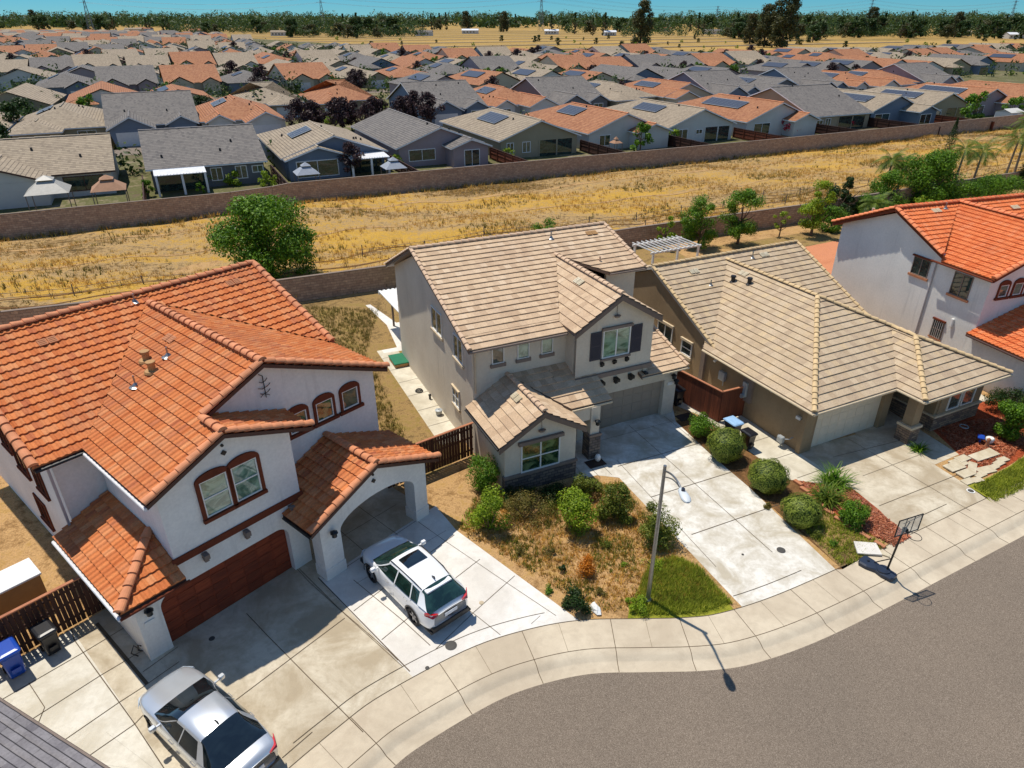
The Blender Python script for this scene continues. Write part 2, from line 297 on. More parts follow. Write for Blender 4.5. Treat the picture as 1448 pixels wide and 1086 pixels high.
# ---- roofs: a convex plane polygon is tiled course by course with real tile butts
def clip_poly(P, poly):
    out = P
    for i in range(len(poly)):
        a = poly[i]; b = poly[(i + 1) % len(poly)]; ex, ey = b[0] - a[0], b[1] - a[1]; inp = out; out = []
        if not inp: return []
        for k in range(len(inp)):
            p = inp[k]; q = inp[(k + 1) % len(inp)]; sp = ex * (p[1] - a[1]) - ey * (p[0] - a[0]); sq = ex * (q[1] - a[1]) - ey * (q[0] - a[0])
            if sp >= -1e-9: out.append(p)
            if (sp > 1e-9 and sq < -1e-9) or (sp < -1e-9 and sq > 1e-9):
                t = sp / (sp - sq); out.append((p[0] + t * (q[0] - p[0]), p[1] + t * (q[1] - p[1])))
    return out
def roof_plane(mb, pts, kind='flat', rng=random.Random(4)):
    P = [Vector(p) for p in pts]; n = (P[1] - P[0]).cross(P[2] - P[0]).normalized()
    if n.z < 0: n = -n; P.reverse()
    sx = Vector((0, 0, 1)).cross(n).normalized(); tx = n.cross(sx).normalized()
    if tx.z < 0: tx = -tx; sx = -sx
    o = min(P, key=lambda p: p.z); Q = [((p - o).dot(sx), (p - o).dot(tx)) for p in P]
    A = sum(Q[i][0] * Q[(i + 1) % len(Q)][1] - Q[(i + 1) % len(Q)][0] * Q[i][1] for i in range(len(Q)))
    if A < 0: Q.reverse()
    s0 = min(q[0] for q in Q); s1 = max(q[0] for q in Q); t0 = min(q[1] for q in Q); t1 = max(q[1] for q in Q)
    W, E = (.33, .4) if kind == 'flat' else (.235, .37)
    def em(poly, hf):
        if len(poly) < 3: return
        mb.poly([o + sx * a + tx * b + n * hf(a, b) for a, b in poly], [(a - s0 + .001, b - t0 + .001) for a, b in poly])
    nt_ = int(math.ceil((t1 - t0) / E))
    for k in range(nt_):
        ta = t0 + k * E; tb = min(ta + E, t1 + .01)
        if kind == 'flat':
            off = (k % 2) * W / 2; ns = int(math.ceil((s1 - s0 + off) / W))
            for j in range(ns):
                sa = s0 - off + j * W; sb = sa + W; jit = rng.uniform(-.006, .006)
                pl = clip_poly([(sa, ta), (sb, ta), (sb, tb), (sa, tb)], Q)
                hf = lambda a, b: .012 + (.052 + jit) * (1 - (b - ta) / E)
                em(pl, hf)
                lo = sorted(set(round(p[0], 5) for p in pl if abs(p[1] - ta) < 1e-6))
                if len(lo) >= 2: mb.poly([o + sx * a + tx * ta + n * h for a, h in ((lo[0], 0), (lo[-1], 0), (lo[-1], .064 + jit), (lo[0], .064 + jit))], [(a - s0 + .001, ta - t0 + .001) for a in (lo[0], lo[-1], lo[-1], lo[0])])
        else:
            M = 5; ns = int(math.ceil((s1 - s0) / W)) * M; d = W / M
            for j in range(ns):
                sa = s0 + j * d; sb = sa + d
                wv = lambda a: .036 * max(0, math.sin(((a - s0) / W) * 2 * math.pi)) ** .7 - .012 * max(0, -math.sin(((a - s0) / W) * 2 * math.pi))
                hf = lambda a, b: .018 + wv(a) + .058 * (1 - (b - ta) / E)
                pl = clip_poly([(sa, ta), (sb, ta), (sb, tb), (sa, tb)], Q); em(pl, hf)
                lo = sorted(set(round(p[0], 5) for p in pl if abs(p[1] - ta) < 1e-6))
                if len(lo) >= 2: mb.poly([o + sx * a + tx * ta + n * h for a, h in ((lo[0], -.02), (lo[-1], -.02), (lo[-1], hf(lo[-1], ta)), (lo[0], hf(lo[0], ta)))], [(a - s0 + .001, ta - t0 + .001) for a in (lo[0], lo[-1], lo[-1], lo[0])])
def caps(mb, a, b, r=.13, L=.4, lift=.03, rng=random.Random(8)):
    a = Vector(a); b = Vector(b)
    if b.z < a.z - 1e-4: a, b = b, a
    d = b - a; n = max(1, int(round(d.length / L))); t = d.normalized(); sd_ = t.cross(Vector((0, 0, 1))).normalized(); up = sd_.cross(t)
    for i in range(n):
        p = a + d * (i / n); q = a + d * ((i + 1.12) / n) if i < n - 1 else b; j = rng.uniform(-.006, .006); rows = []
        for c, rr, h in ((p, r * 1.12 + j, lift + .035), (q, r * .92 + j, lift)):
            rows.append([c + sd_ * rr * math.cos(math.pi * k / 8) + up * (rr * .8 * math.sin(math.pi * k / 8) + h - .03) for k in range(9)])
        mb.grid(rows); mb.poly(list(reversed(rows[0]))); mb.poly(rows[1])
def deck(mb, pts, th=.14):
    P = [Vector(p) for p in pts]; mb.prism([p + Vector((0, 0, -.005)) for p in P], (0, 0, -th))
def arc(cx, cz, rx, rz, a0, a1, n=8): return [(cx + rx * math.cos(R(a0 + (a1 - a0) * i / n)), cz + rz * math.sin(R(a0 + (a1 - a0) * i / n))) for i in range(n + 1)]
class Pl:  # a vertical wall plane in house coordinates: a = along, z = up, n = outward
    def __init__(s, o, a, n): s.o = Vector((o[0], o[1], 0)); s.a = Vector((a[0], a[1], 0)).normalized(); s.n = Vector((n[0], n[1], 0)).normalized()
    def p(s, a, z, d=0): q = s.o + s.a * a + s.n * d; return Vector((q.x, q.y, z))
    def slab(s, mb, pts, d0, d1, uv=False): mb.prism([s.p(a, z, d0) for a, z in pts], s.n * (d1 - d0), [(a, z) for a, z in pts] if uv else None)
    def rect(s, mb, a0, z0, a1, z1, d0, d1, uv=False): s.slab(mb, [(a0, z0), (a1, z0), (a1, z1), (a0, z1)], d0, d1, uv)
def window(par, pl, a0, z0, a1, z1, glass='glass_dark', split='v', rail=None, sill=None, head=None, trim='vinyl_white', name='window', label=None, fw=.055):
    g = MB(); pl.rect(g, a0, z0, a1, z1, .004, .016); w = g.build(name, glass, par)
    if label: w['label'] = label
    f = MB()
    for r_ in ((a0 - fw, z0 - fw, a0, z1 + fw), (a1, z0 - fw, a1 + fw, z1 + fw), (a0, z0 - fw, a1, z0), (a0, z1, a1, z1 + fw)): pl.rect(f, *r_, .003, .06)
    if split in ('v', 'vh'): m = (a0 + a1) / 2; pl.rect(f, m - .03, z0, m + .03, z1, .016, .05)
    if rail: 
        zr = z0 + (z1 - z0) * rail; pl.rect(f, a0, zr - .025, a1, zr + .025, .016, .042)
    f.build('frame', trim, w)
    if sill: b = MB(); e, h, d, m = sill; pl.rect(b, a0 - e, z0 - fw - h, a1 + e, z0 - fw - .003, .002, d); b.build('sill', m, w)
    if head: b = MB(); e, h, d, m = head; pl.rect(b, a0 - e, z1 + fw + .003, a1 + e, z1 + fw + h, .002, d); b.build('lintel', m, w)
    return w

# ================================================================ the ground
def smooth(pts, n=8):
    out = []
    for i in range(len(pts) - 1):
        p0 = Vector(pts[max(i - 1, 0)]); p1 = Vector(pts[i]); p2 = Vector(pts[i + 1]); p3 = Vector(pts[min(i + 2, len(pts) - 1)])
        for k in range(n):
            t = k / n; out.append(.5 * ((2 * p1) + (-p0 + p2) * t + (2 * p0 - 5 * p1 + 4 * p2 - p3) * t * t + (-p0 + 3 * p1 - 3 * p2 + p3) * t ** 3))
    return out + [Vector(pts[-1])]
road_edge = smooth([(-9.2, 3.0), (-7.2, 6.6), (-5.3, 9.6), (-3.5, 11.75), (-2.57, 12.62), (-.53, 14.0), (1.0, 14.66), (2.6, 15.04), (4.4, 15.1), (6.3, 15.16), (7.9, 15.42), (10.22, 16.26), (13.33, 17.75), (16.94, 19.62), (20.94, 21.7), (28, 25.4), (40, 31.7), (56, 40)], 6)
def offs(c, d):
    o = []
    for i, p in enumerate(c):
        t = (c[min(i + 1, len(c) - 1)] - c[max(i - 1, 0)]).normalized(); o.append((p.x - t.y * d, p.y + t.x * d))
    return o
RZ = -.13
mb = MB(); rows = [[(x, y, RZ) for x, y in offs(road_edge, 0)], [(x, y, RZ - .012) for x, y in offs(road_edge, .4)], [(x, y, RZ + .01) for x, y in offs(road_edge, .46)], [(x, y, RZ + .07) for x, y in offs(road_edge, .56)], [(x, y, RZ + .115) for x, y in offs(road_edge, .68)], [(x, y, 0.) for x, y in offs(road_edge, .86)]]
mb.grid(rows); tag(mb.build('kerb', 'concrete_walk', smooth=True), kind='structure')
mb = MB(); mb.grid([[(x, y, 0.) for x, y in offs(road_edge, .868)], [(x, y, .002) for x, y in offs(road_edge, 1.5)], [(x, y, 0) for x, y in offs(road_edge, 2.12)]]); tag(mb.build('sidewalk', 'concrete_walk'), kind='structure')
wk = offs(road_edge, 2.12)
mb = MB()   # scored joints of the pavement
L = 0; acc = 0; last = road_edge[0]; nxt = 1.6; cnt = 0
o1, o2, o3, o0 = offs(road_edge, .88), offs(road_edge, 2.11), offs(road_edge, .87), offs(road_edge, .02)
for i in range(1, len(road_edge)):
    seg = (road_edge[i] - road_edge[i - 1]).length; acc += seg
    if acc > nxt:
        nxt += 1.28; cnt += 1; t = (road_edge[i] - road_edge[i - 1]).normalized(); w_ = .011 if cnt % 2 == 0 else .005
        a, b = Vector(o1[i]), Vector(o2[i]); mb.poly([(a.x - t.x * w_, a.y - t.y * w_, .006), (a.x + t.x * w_, a.y + t.y * w_, .006), (b.x + t.x * w_, b.y + t.y * w_, .006), (b.x - t.x * w_, b.y - t.y * w_, .006)])
        if cnt % 2 == 0:
            q = [(offs(road_edge, d)[i], z + .006) for d, z in ((.01, RZ), (.4, RZ - .012), (.46, RZ + .01), (.56, RZ + .07), (.68, RZ + .115), (.86, 0.))]
            for (a, za), (b, zb_) in zip(q, q[1:]): mb.poly([(a[0] - t.x * w_, a[1] - t.y * w_, za), (a[0] + t.x * w_, a[1] + t.y * w_, za), (b[0] + t.x * w_, b[1] + t.y * w_, zb_), (b[0] - t.x * w_, b[1] - t.y * w_, zb_)])
mb.grid([[(x, y, .005) for x, y in offs(road_edge, .86)], [(x, y, .006) for x, y in offs(road_edge, .882)]])
mb.grid([[(x, y, .011) for x, y in offs(road_edge, 2.108)], [(x, y, .011) for x, y in offs(road_edge, 2.132)]])
tag(mb.build('sidewalk_joints', 'joint_dark'), kind='structure')
mb = MB(); E_ = offs(road_edge, 0); pts = [(x, y, RZ + .003) for x, y in E_] + [(60, -30, RZ + .003), (-30, -30, RZ + .003)]; mb.poly(pts); tag(mb.build('road', 'asphalt'), kind='structure')
mb = MB(); S = 6500; mb.poly([(-S, -400, -.4), (S, -400, -.4), (S, 7000, -.4), (-S, 7000, -.4)]); tag(mb.build('terrain', 'far_field'), kind='structure')
lot = [(x, y) for x, y in offs(road_edge, 2.1)]
mb = MB(); mb.prism([(x, y, -.004) for x, y in [(-70, -5)] + lot + [(75, 60), (75, 100), (-10, 60), (-70, 60)]], (0, 0, -.3)); tag(mb.build('ground', 'soil_dry'), kind='structure')
def near(p):  # index on the pavement back nearest a point
    return min(range(len(wk)), key=lambda i: (wk[i][0] - p[0]) ** 2 + (wk[i][1] - p[1]) ** 2)
def along(a, b):
    i, j = near(a), near(b); return [wk[k] for k in (range(i, j + 1) if i < j else range(i, j - 1, -1))]
sheet('driveway', [(-15.2, 16.75), (-14.49, 17.7), (-11.7, 15.95), (-7.75, 20.6), (-7.0, 19.5)] + along((-3.35, 14.96), (-6.9, 10.5)) + [(-8.6, 10.75), (-10.22, 12.23)], .002, 'concrete_tan')
sheet('driveway', [(-15.2, 16.75), (-10.22, 12.23), (-8.6, 10.75), (-9.4, 8.6), (-13, 8), (-20, 11.5), (-18.5, 13.0)], .0025, 'concrete_pale')
sheet('driveway', [(-7.32, 19.2)] + along((-3.26, 14.96), (2.2, 17.25)) + [(-2.29, 21.91), (-3.3, 23.5), (-6.4, 20.0)], .007, 'concrete_white')
sheet('driveway', [(3.40, 29.2), (3.93, 26.2), (4.93, 25.53)] + along((8.11, 17.75), (12.66, 19.55)) + [(10.66, 24.83), (9.66, 27.29), (8.56, 30.5), (8.7, 32.0)], .003, 'concrete_mottled')
sheet('path', [(2.9, 25.35), (3.9, 25.75), (5.0, 25.55), (3.9, 29.3), (1.2, 29.5), (1.5, 28.2)], .0015, 'concrete_mottled')
sheet('driveway', [(13.95, 27.5), (15.23, 24.86)] + along((16.3, 21.4), (21.0, 23.65)) + [(20.59, 24.86), (19.94, 26.63), (19.25, 28.15), (18.6, 29.7), (13.9, 27.9)], .003, 'concrete_tan')
sheet('path', [(9.9, 31.2), (11.44, 27.94), (12.7, 25.4), (14.0, 25.1), (15.23, 24.8), (14.0, 27.45), (11.0, 34.5), (7.2, 39), (6.6, 36.5), (8.9, 32.2)], .0022, 'concrete_side')
sheet('path', [(19.2, 28.15), (19.97, 26.6), (21.6, 27.45), (20.0, 32.5), (17.0, 31.5), (17.6, 28.6)], .0055, 'concrete_tan')
sheet('planting_bed', [(8.6, 30.6), (8.76, 28.85), (10.66, 24.83), (12.66, 19.66)] + along((12.7, 19.6), (15.1, 20.75)) + [(14.28, 21.79), (13.68, 23.18), (12.8, 25.4), (11.44, 27.94), (9.9, 31.0)], .0012, 'soil_brown')
sheet('lawn', [(11.7, 22.6), (12.62, 19.75)] + along((12.7, 19.6), (15.1, 20.75)) + [(14.28, 21.75), (13.6, 23.1), (12.6, 23.6)], .0032, 'yard_weeds')
sheet('bark_bed', [(15.25, 24.8), (15.75, 23.2)] + along((16.3, 21.35), (15.2, 20.85)) + [(14.28, 21.79), (13.68, 23.18), (12.85, 25.4), (14.0, 25.08)], .0065, 'bark_red')
sheet('lawn', [(20.55, 24.95), (20.92, 23.72)] + along((21.0, 23.65), (29, 28)) + [(28, 30), (24.6, 27.2), (23.3, 26.4), (21.9, 25.6)], .003, 'lawn_green')
sheet('bark_bed', [(21.5, 31.0), (21.62, 27.5), (20.9, 26.2), (21.9, 25.7), (23.3, 26.45), (24.6, 27.3), (27.5, 30.2), (27, 33)], .0042, 'bark_red')
sheet('lawn', [(4.2, 17.75), (5.3, 19.9), (6.4, 20.3), (7.1, 19.85)] + along((8.05, 17.75), (4.2, 17.3)), .0042, 'lawn_green')
sheet('yard', [(-8, 26.5), (-3.9, 25.6), (-2.0, 27.6), (-6.4, 38.5), (-6.5, 43), (-9.2, 50.0), (-17, 46.5), (-30, 41), (-26, 30)], .002, 'yard_weeds')
sheet('lawn', [(-6.8, 43.2), (-5.0, 44.2), (-2, 45.5), (-5, 52.3), (-9.0, 50.2)], .0045, 'lawn_green')
# concrete strip beside the middle house, its patio and the back yards
def frame(o, th):
    c, s_ = math.cos(R(th)), math.sin(R(th)); return lambda u, v: (o[0] + c * u - s_ * v, o[1] + s_ * u + c * v)
F1 = frame((-11.83, 15.43), 49.5); F2 = frame((-1.793, 27.428), 25); F3 = frame((13.844, 27.456), 26); F4 = frame((26.3, 35.6), 18.5); FW = frame((0, 89.46), 26)
sheet('path', [F2(-1.22, 13.4), F2(-1.22, 1.5), F2(0.02, 1.5), F2(.02, 13.4)], .006, 'concrete_side')
sheet('patio', [F2(.1, 21.4), F2(.5, 17.2), F2(.1, 13.4), F2(-.9, 13.4), F2(-.9, 12.9), F2(9, 12), F2(9, 17), F2(1.2, 17.3), F2(.45, 21.4)], .0078, 'concrete_white')
sheet('patio', [F1(5.9, -1.2), F1(11.3, -1.2), F1(11.4, 6), F1(5.9, 6)], .0105, 'concrete_tan')
sheet('yard', [F3(-2, 17), F3(13, 17.5), F3(16, 33), F3(8, 36), F3(-2, 36)], .0026, 'yard_weeds')
sheet('lawn', [(18, 61.2), (40, 71.2), (44, 67), (26, 58.5)], .0055, 'yard_weeds')
sheet('patio', [(19, 57), (31, 63.5), (36, 60), (32, 48), (22, 44)], .0080, 'terracotta_ground')
sheet('path', [F4(-3.2, -4), F4(-.7, -4), F4(-.7, 0), F4(-3.2, 0)], .003, 'concrete_side')
mb = MB()   # saw cuts and joints in the driveways, and one wide dark strip
def joint(a, b, w=.012, z=.0145):
    a = Vector((a[0], a[1])); b = Vector((b[0], b[1])); t = (b - a).normalized(); n = Vector((-t.y, t.x)) * w
    mb.poly([(a.x - n.x, a.y - n.y, z), (b.x - n.x, b.y - n.y, z), (b.x + n.x, b.y + n.y, z), (a.x + n.x, a.y + n.y, z)])
def jl(pts, w=.012, z=.0145):
    for a, b in zip(pts, pts[1:]): joint(a, b, w, z)
jl([(-8.32, 16.44), (-6.4, 14.7), (-4.4, 12.9)], .012); jl([(-9.4, 17.45), (-8.32, 16.44)], .012); jl([(-12.0, 12.9), (-9.4, 11.4)], .001)
jl([(-11.5, 15.4), (-8.9, 13.5), (-7.0, 12.0)], .001)
jl([(-11.55, 11.9), (-10.4, 11.75)], .001)
jl([(-9.9, 12.3), (-8.46, 14.07), (-6.78, 16.14), (-5.88, 17.24)], .012); jl([(-6.55, 12.1), (-5.9, 12.9)], .012)
jl([(-8.14, 19.67), (-6.17, 17.67), (-4.12, 15.83), (-3.75, 15.45)], .010); jl([(-11.3, 16.6), (-8.2, 20.2)], .012); jl([(-11.9, 15.0), (-11.2, 16.0)], .010)
jl([(-14.47, 17.01), (-11.56, 14.55)], .055); jl([(-15.2, 16.75), (-14.84, 16.28), (-11.27, 13.16), (-8.7, 10.8)], .014)  # first call lays a wide dark strip along the left house
jl([(-12.6, 11.55), (-11.27, 13.16), (-11.05, 13.75)], .012); jl([(-13.5, 12.1), (-12.11, 13.89), (-11.59, 14.49), (-10.9, 15.4)], .012); jl([(-14.46, 13.29), (-13.2, 14.87), (-12.38, 15.78), (-11.8, 16.4)], .012); jl([(-15.82, 13.95), (-14.24, 15.78), (-13.5, 16.7), (-13.0, 17.3)], .012)
jl([(-15.33, 14.59), (-14.3, 13.72), (-14.1, 12.9)], .011); jl([(-13.8, 18.0), (-11.83, 15.6)], .008)
jl([(-7.3, 19.2), (-3.3, 15.02)], .018, .016); jl([(-8.55, 20.0), (-7.6, 19.0), (-3.55, 15.2)], .008)
for d in (.55,):
    for sg in (((-6.3, 10.7), (2.1, 17.25)), ((8.25, 17.8), (12.5, 19.5)), ((16.45, 21.4), (20.7, 23.5))):
        i, j = near(sg[0]), near(sg[1]); q = offs(road_edge, 2.12 + d); jl([q[k] for k in range(i, j + 1)][(2 if sg[0][0] < 0 else 0):-2], .011, .0165)
jl([(-5.95, 19.09), (-3.77, 17.08), (-2.75, 16.05)], .012, .016); jl([(-4.2, 22.7), (-2.72, 21.27), (-.54, 19.25), (1.55, 17.35)], .009, .016); jl([(-3.6, 19.4), (-1.31, 17.4), (-.4, 16.5)], .010, .016)
jl([(-5.63, 17.56), (-4.77, 18.64), (-3.16, 20.65), (-2.35, 21.62)], .012, .0162); jl([(-4.42, 16.29), (-3.67, 17.22), (-2.08, 19.24), (-1.25, 20.2)], .012, .0162); jl([(-2.55, 15.9), (-1.39, 17.46), (.1, 19.3)], .011, .0162); jl([(.67, 16.98), (1.0, 17.35)], .006, .0162)
jl([(-6.55, 19.54), (-3.5, 23.1)], .010, .0185); jl([(-5.8, 18.9), (-2.7, 21.9)], .006, .0163); jl([(-7.6, 22.4), (-5.2, 20.0)], .010, .0185); jl([(-8.4, 25.1), (-4.0, 21.0)], .010, .0185); jl([(-5.0, 23.6), (-7.9, 20.4)], .010, .0185)
for v in (-3.75, -6.35, -9.1): jl([F2(5.7 + (-v - 3) * .02, v), F2(10.75, v - .02)], .016)
jl([F2(8.25, -.9), F2(8.05, -11.3)], .011); jl([F2(5.95, -3.3), F2(5.5, -11)], .009); jl([F2(10.45, -.9), F2(10.3, -11.4)], .009); jl([F2(5.6, -1.5), F2(10.6, -1.5)], .009)
for k in range(6): jl([F2(-1.2, 3.4 + k * 1.75), F2(.0, 3.5 + k * 1.75)], .012)
for k in range(3): jl([F2(3.9 + .6 * k, -4.2), F2(3.9 + .6 * k, -2.9)], .008)
jl([(15.87, 23.5), (20.74, 25.86)], .013); jl([F3(3.3, -.1), F3(3.3, -6.4)], .009); jl([F3(1.3, -.9), F3(6.2, -1.4)], .01); jl([F3(1.3, -2.6), F3(6.2, -2.6)], .007)
for k in range(5): jl([F3(-1.55, 5 - k * 1.6), F3(-.05, 5 - k * 1.6)], .010)
tag(mb.build('driveway_joints', 'joint_dark'), kind='structure')
# the dry field between the two block walls
NW = [(-75, 22.5), (-52, 33), (-33.1, 41.1), (-17.3, 47.0), (-9.0, 50.7), (11.3, 61.3), (29.8, 69.9), (51.4, 81), (63.4, 86.9), (110, 111)]
FWL = [(-100, 38), (-48.5, 63.4), (-29.7, 72.9), (-26.2, 75.6), (-24.9, 77.3), (0, 89.5), (39, 108.3), (61, 119.6), (98.6, 139.4), (150, 166), (200, 191)]
def hills(x, y):
    return .22 * math.sin(x * .16 + 2.1) * math.sin(y * .21 - x * .09) + .12 * math.sin(x * .5 + y * .33) + .07 * math.sin(x * 1.3 - y * 1.1)
def between(A, B, t, s):   # s runs along, t from A to B
    def at(P, s):
        L = [0]
        for a, b in zip(P, P[1:]): L.append(L[-1] + math.dist(a, b))
        d = s * L[-1]
        for i in range(len(P) - 1):
            if d <= L[i + 1] + 1e-6: k = (d - L[i]) / (L[i + 1] - L[i]); return (P[i][0] + k * (P[i + 1][0] - P[i][0]), P[i][1] + k * (P[i + 1][1] - P[i][1]))
    a, b = at(A, s), at(B, s); return (a[0] + t * (b[0] - a[0]), a[1] + t * (b[1] - a[1]))
rows = []
for i in range(61):
    r_ = []
    for j in range(240):
        x, y = between(NW, FWL, i / 60, j / 239); e = min(1, min(i, 60 - i) / 5); r_.append((x, y, .02 + e * (hills(x, y) + .25)))
    rows.append(r_)
mb = MB(); mb.grid(rows); field = tag(mb.build('field', 'field_grass', smooth=True), kind='structure')
sheet('suburb_ground', [FWL[0]] + FWL[1:] + [(430, 330), (560, 640), (150, 470), (0, 500), (-120, 590), (-330, 860), (-560, 900), (-640, 500), (-240, 60)], -.03, 'suburb_ground')
rng = np.random.default_rng(5)
def scatter_blades(name, N, fn, h, w, mat, label, cat, blades=6):
    P = np.array([fn() for _ in range(N)]); B = N * blades; base = np.repeat(P, blades, 0) + np.c_[rng.normal(0, .10, (B, 2)) * (h / .35), np.zeros(B)]
    a = rng.uniform(0, 2 * math.pi, B); hh = h * rng.uniform(.5, 1.35, B); ln = rng.uniform(.15, .8, B) * hh; d = np.c_[np.cos(a), np.sin(a)]; nrm = np.c_[-d[:, 1], d[:, 0]] * (w * rng.uniform(.6, 1.3, B))[:, None]
    v0 = base.copy(); v0[:, :2] -= nrm; v1 = base.copy(); v1[:, :2] += nrm; v2 = base.copy(); v2[:, :2] += d * ln[:, None]; v2[:, 2] += hh
    V = np.stack([v0, v1, v2], 1).reshape(-1, 3); F = np.arange(B * 3).reshape(-1, 3); o = raw(name, V, F, mat); return tag(o, label, cat, kind='stuff')
rnd = random.Random(11)
def fpt():
    while True:
        s_ = rnd.random() ** .8 ; t = rnd.random(); x, y = between(NW, FWL, t, .12 + .62 * s_); k = math.sin(x * .21 + y * .4) + math.sin(y * .9 - x * .38) + rnd.uniform(-1.4, 1.4)
        if k > .2: return (x, y, .2 + hills(x, y))
scatter_blades('dry_grass', 14000, fpt, .34, .03, 'grass_gold', 'tufts of golden dry grass across the open field between the two block walls', 'grass', 6)
def wpt():
    s_ = rnd.random(); x, y = between(NW, FWL, .985 if rnd.random() < .7 else .02, .1 + .6 * s_); return (x + rnd.uniform(-.5, .5), y + rnd.uniform(-.6, .1), .05)
scatter_blades('wall_weeds', 1500, wpt, .55, .03, 'leaf_dry', 'dry weeds growing along the foot of the block walls', 'weeds', 6)
def inpoly(P):
    xs = [p[0] for p in P]; ys = [p[1] for p in P]
    while True:
        x, y = rnd.uniform(min(xs), max(xs)), rnd.uniform(min(ys), max(ys)); c = False
        for i in range(len(P)):
            (x1, y1), (x2, y2) = P[i], P[i - 1]
            if (y1 > y) != (y2 > y) and x < (x2 - x1) * (y - y1) / (y2 - y1) + x1: c = not c
        if c: return (x, y, 0.)
LG = [(4.35, 17.75), (5.3, 19.9), (6.4, 20.3), (7.1, 19.85), (7.9, 17.95), (6.5, 17.45), (4.5, 17.4)]
scatter_blades('lawn_grass', 3200, lambda: inpoly(LG), .16, .011, 'grass_green', 'shaggy green grass around the foot of the street lamp', 'grass', 7)
LG3 = [(20.75, 24.85), (21.1, 23.8), (23.2, 24.9), (27, 26.9), (26, 28.2), (23.3, 26.3)]
scatter_blades('lawn_grass', 2400, lambda: inpoly(LG3), .14, .011, 'grass_green', 'short green lawn beside the stone border at the right edge', 'grass', 7)
YD = [(-1.6, 24.4), (3.4, 25.0), (4.8, 25.2), (7.6, 18.2), (3.0, 17.5), (-2.2, 22.0)]
scatter_blades('dead_grass', 4200, lambda: inpoly(YD), .13, .012, 'grass_gold', 'sparse straw coloured dead grass between the front yard shrubs', 'grass', 6)
YW = [(-8.5, 27.6), (-4.6, 27.2), (-9.2, 38.8), (-9.6, 46), (-15, 46.5), (-14, 38)]
scatter_blades('yard_grass', 3500, lambda: inpoly(YW), .2, .014, 'leaf_dry', 'dry weeds in the narrow side yard between the two nearest houses', 'weeds', 6)
LW = [(11.9, 22.4), (12.7, 19.8), (15.0, 20.9), (13.6, 23.0), (12.6, 23.5)]
scatter_blades('verge_grass', 900, lambda: inpoly(LW), .13, .012, 'grass_green', 'thin green grass in front of the clipped round bushes', 'grass', 6)
def wk_():
    while True:
        x, y, z = inpoly(YD)
        if math.sin(x * 1.7 + 1) * math.sin(y * 1.3) > .15 or rnd.random() < .12: return (x, y, z)
scatter_blades('yard_weeds', 1100, wk_, .17, .016, 'leaf_olive', 'patches of low olive-green weeds in the front yard of the beige house', 'weeds', 6)
def fw_():
    while True:
        x, y = between(NW, FWL, rnd.random(), .12 + .6 * rnd.random() ** .8)
        if math.sin(x * .35 + 2) + math.sin(y * .5 - x * .2) > 1.1 or rnd.random() < .06: return (x, y, .18 + hills(x, y))
scatter_blades('field_weeds', 2600, fw_, .38, .045, 'leaf_dry', 'patches of brown and greyish green weeds in the dry field', 'weeds', 6)
for t_, w_ in ((.20, .22), (.265, .2), (.52, .35), (.80, .5)):
    m_ = MB(); rr = []
    for s_ in range(200):
        p_ = []
        for dt in (-w_ / 2, w_ / 2): x, y = between(NW, FWL, t_ + dt / 26 + .012 * math.sin(s_ * .09 + t_ * 30), s_ / 199); e = 1; p_.append((x, y, .02 + (hills(x, y) + .25) + .025))
        rr.append(p_)
    m_.grid(rr); tag(m_.build('track', 'soil_brown' if w_ < .3 else 'soil_dry'), kind='structure')
# bark chips
def chips(name, poly, n, mat, label):
    V = []; F = []
    for i in range(n):
        x, y, _ = inpoly(poly); a = rnd.uniform(0, 6.28); l = rnd.uniform(.03, .08); w_ = l * .35; z = .012 + rnd.random() * .03; t = rnd.uniform(-.03, .03); c, s_ = math.cos(a), math.sin(a)
        for dx, dy, dz in ((-l, -w_, -t), (l, -w_, t), (l, w_, t + .01), (-l, w_, -t + .01)): V.append((x + dx * c - dy * s_, y + dx * s_ + dy * c, z + dz))
        F.append((4 * i, 4 * i + 1, 4 * i + 2, 4 * i + 3))
    return tag(raw(name, V, F, mat), label, 'mulch', kind='stuff')
leafmat('chip_red', [srgb(112, 54, 36), srgb(158, 84, 56), srgb(186, 118, 86), srgb(134, 68, 46)], 0)
chips('bark_chips', [(15.15, 24.7), (16.2, 21.5), (15.25, 20.95), (14.4, 21.9), (13.8, 23.2), (13.0, 25.3)], 4200, 'chip_red', 'red bark mulch in the bed between the two driveways')
chips('bark_chips', [(21.8, 30.0), (21.7, 27.6), (21.2, 26.4), (23.3, 26.6), (26, 29), (26, 31)], 3600, 'chip_red', 'red bark mulch in front of the stone veneer wall at right')

# block walls
def block_wall(name, pts, h, label, cap='trim_taupe'):
    t = empty(name, (0, 0, 0), 0, label, 'wall'); b = MB(); c = MB(); L = 0
    for p, q in zip(pts, pts[1:]):
        p = Vector((*p, 0)); q = Vector((*q, 0)); d = (q - p); n = Vector((-d.y, d.x, 0)).normalized() * .1; l = d.length
        for sgn in (-1, 1):
            a, e = (p + n * sgn, q + n * sgn); P_ = [a, e, e + Vector((0, 0, h)), a + Vector((0, 0, h))]; uv = [(L, 0), (L + l, 0), (L + l, h), (L, h)]
            if sgn > 0: P_.reverse(); uv.reverse()
            b.poly(P_, uv)
        k = d.normalized() * .03; c.prism([p - n * 1.35 - k + Vector((0, 0, h)), q - n * 1.35 + k + Vector((0, 0, h)), q + n * 1.35 + k + Vector((0, 0, h)), p + n * 1.35 - k + Vector((0, 0, h))], (0, 0, .07)); L += l
    b.build('wall', 'block_wall', t); c.build('coping', cap, t); return t
block_wall('block_wall', NW, 1.8, 'brown block wall behind the back yards of the nearest houses')
block_wall('block_wall', FWL, 2.35, 'long brown block wall across the far side of the dry field')

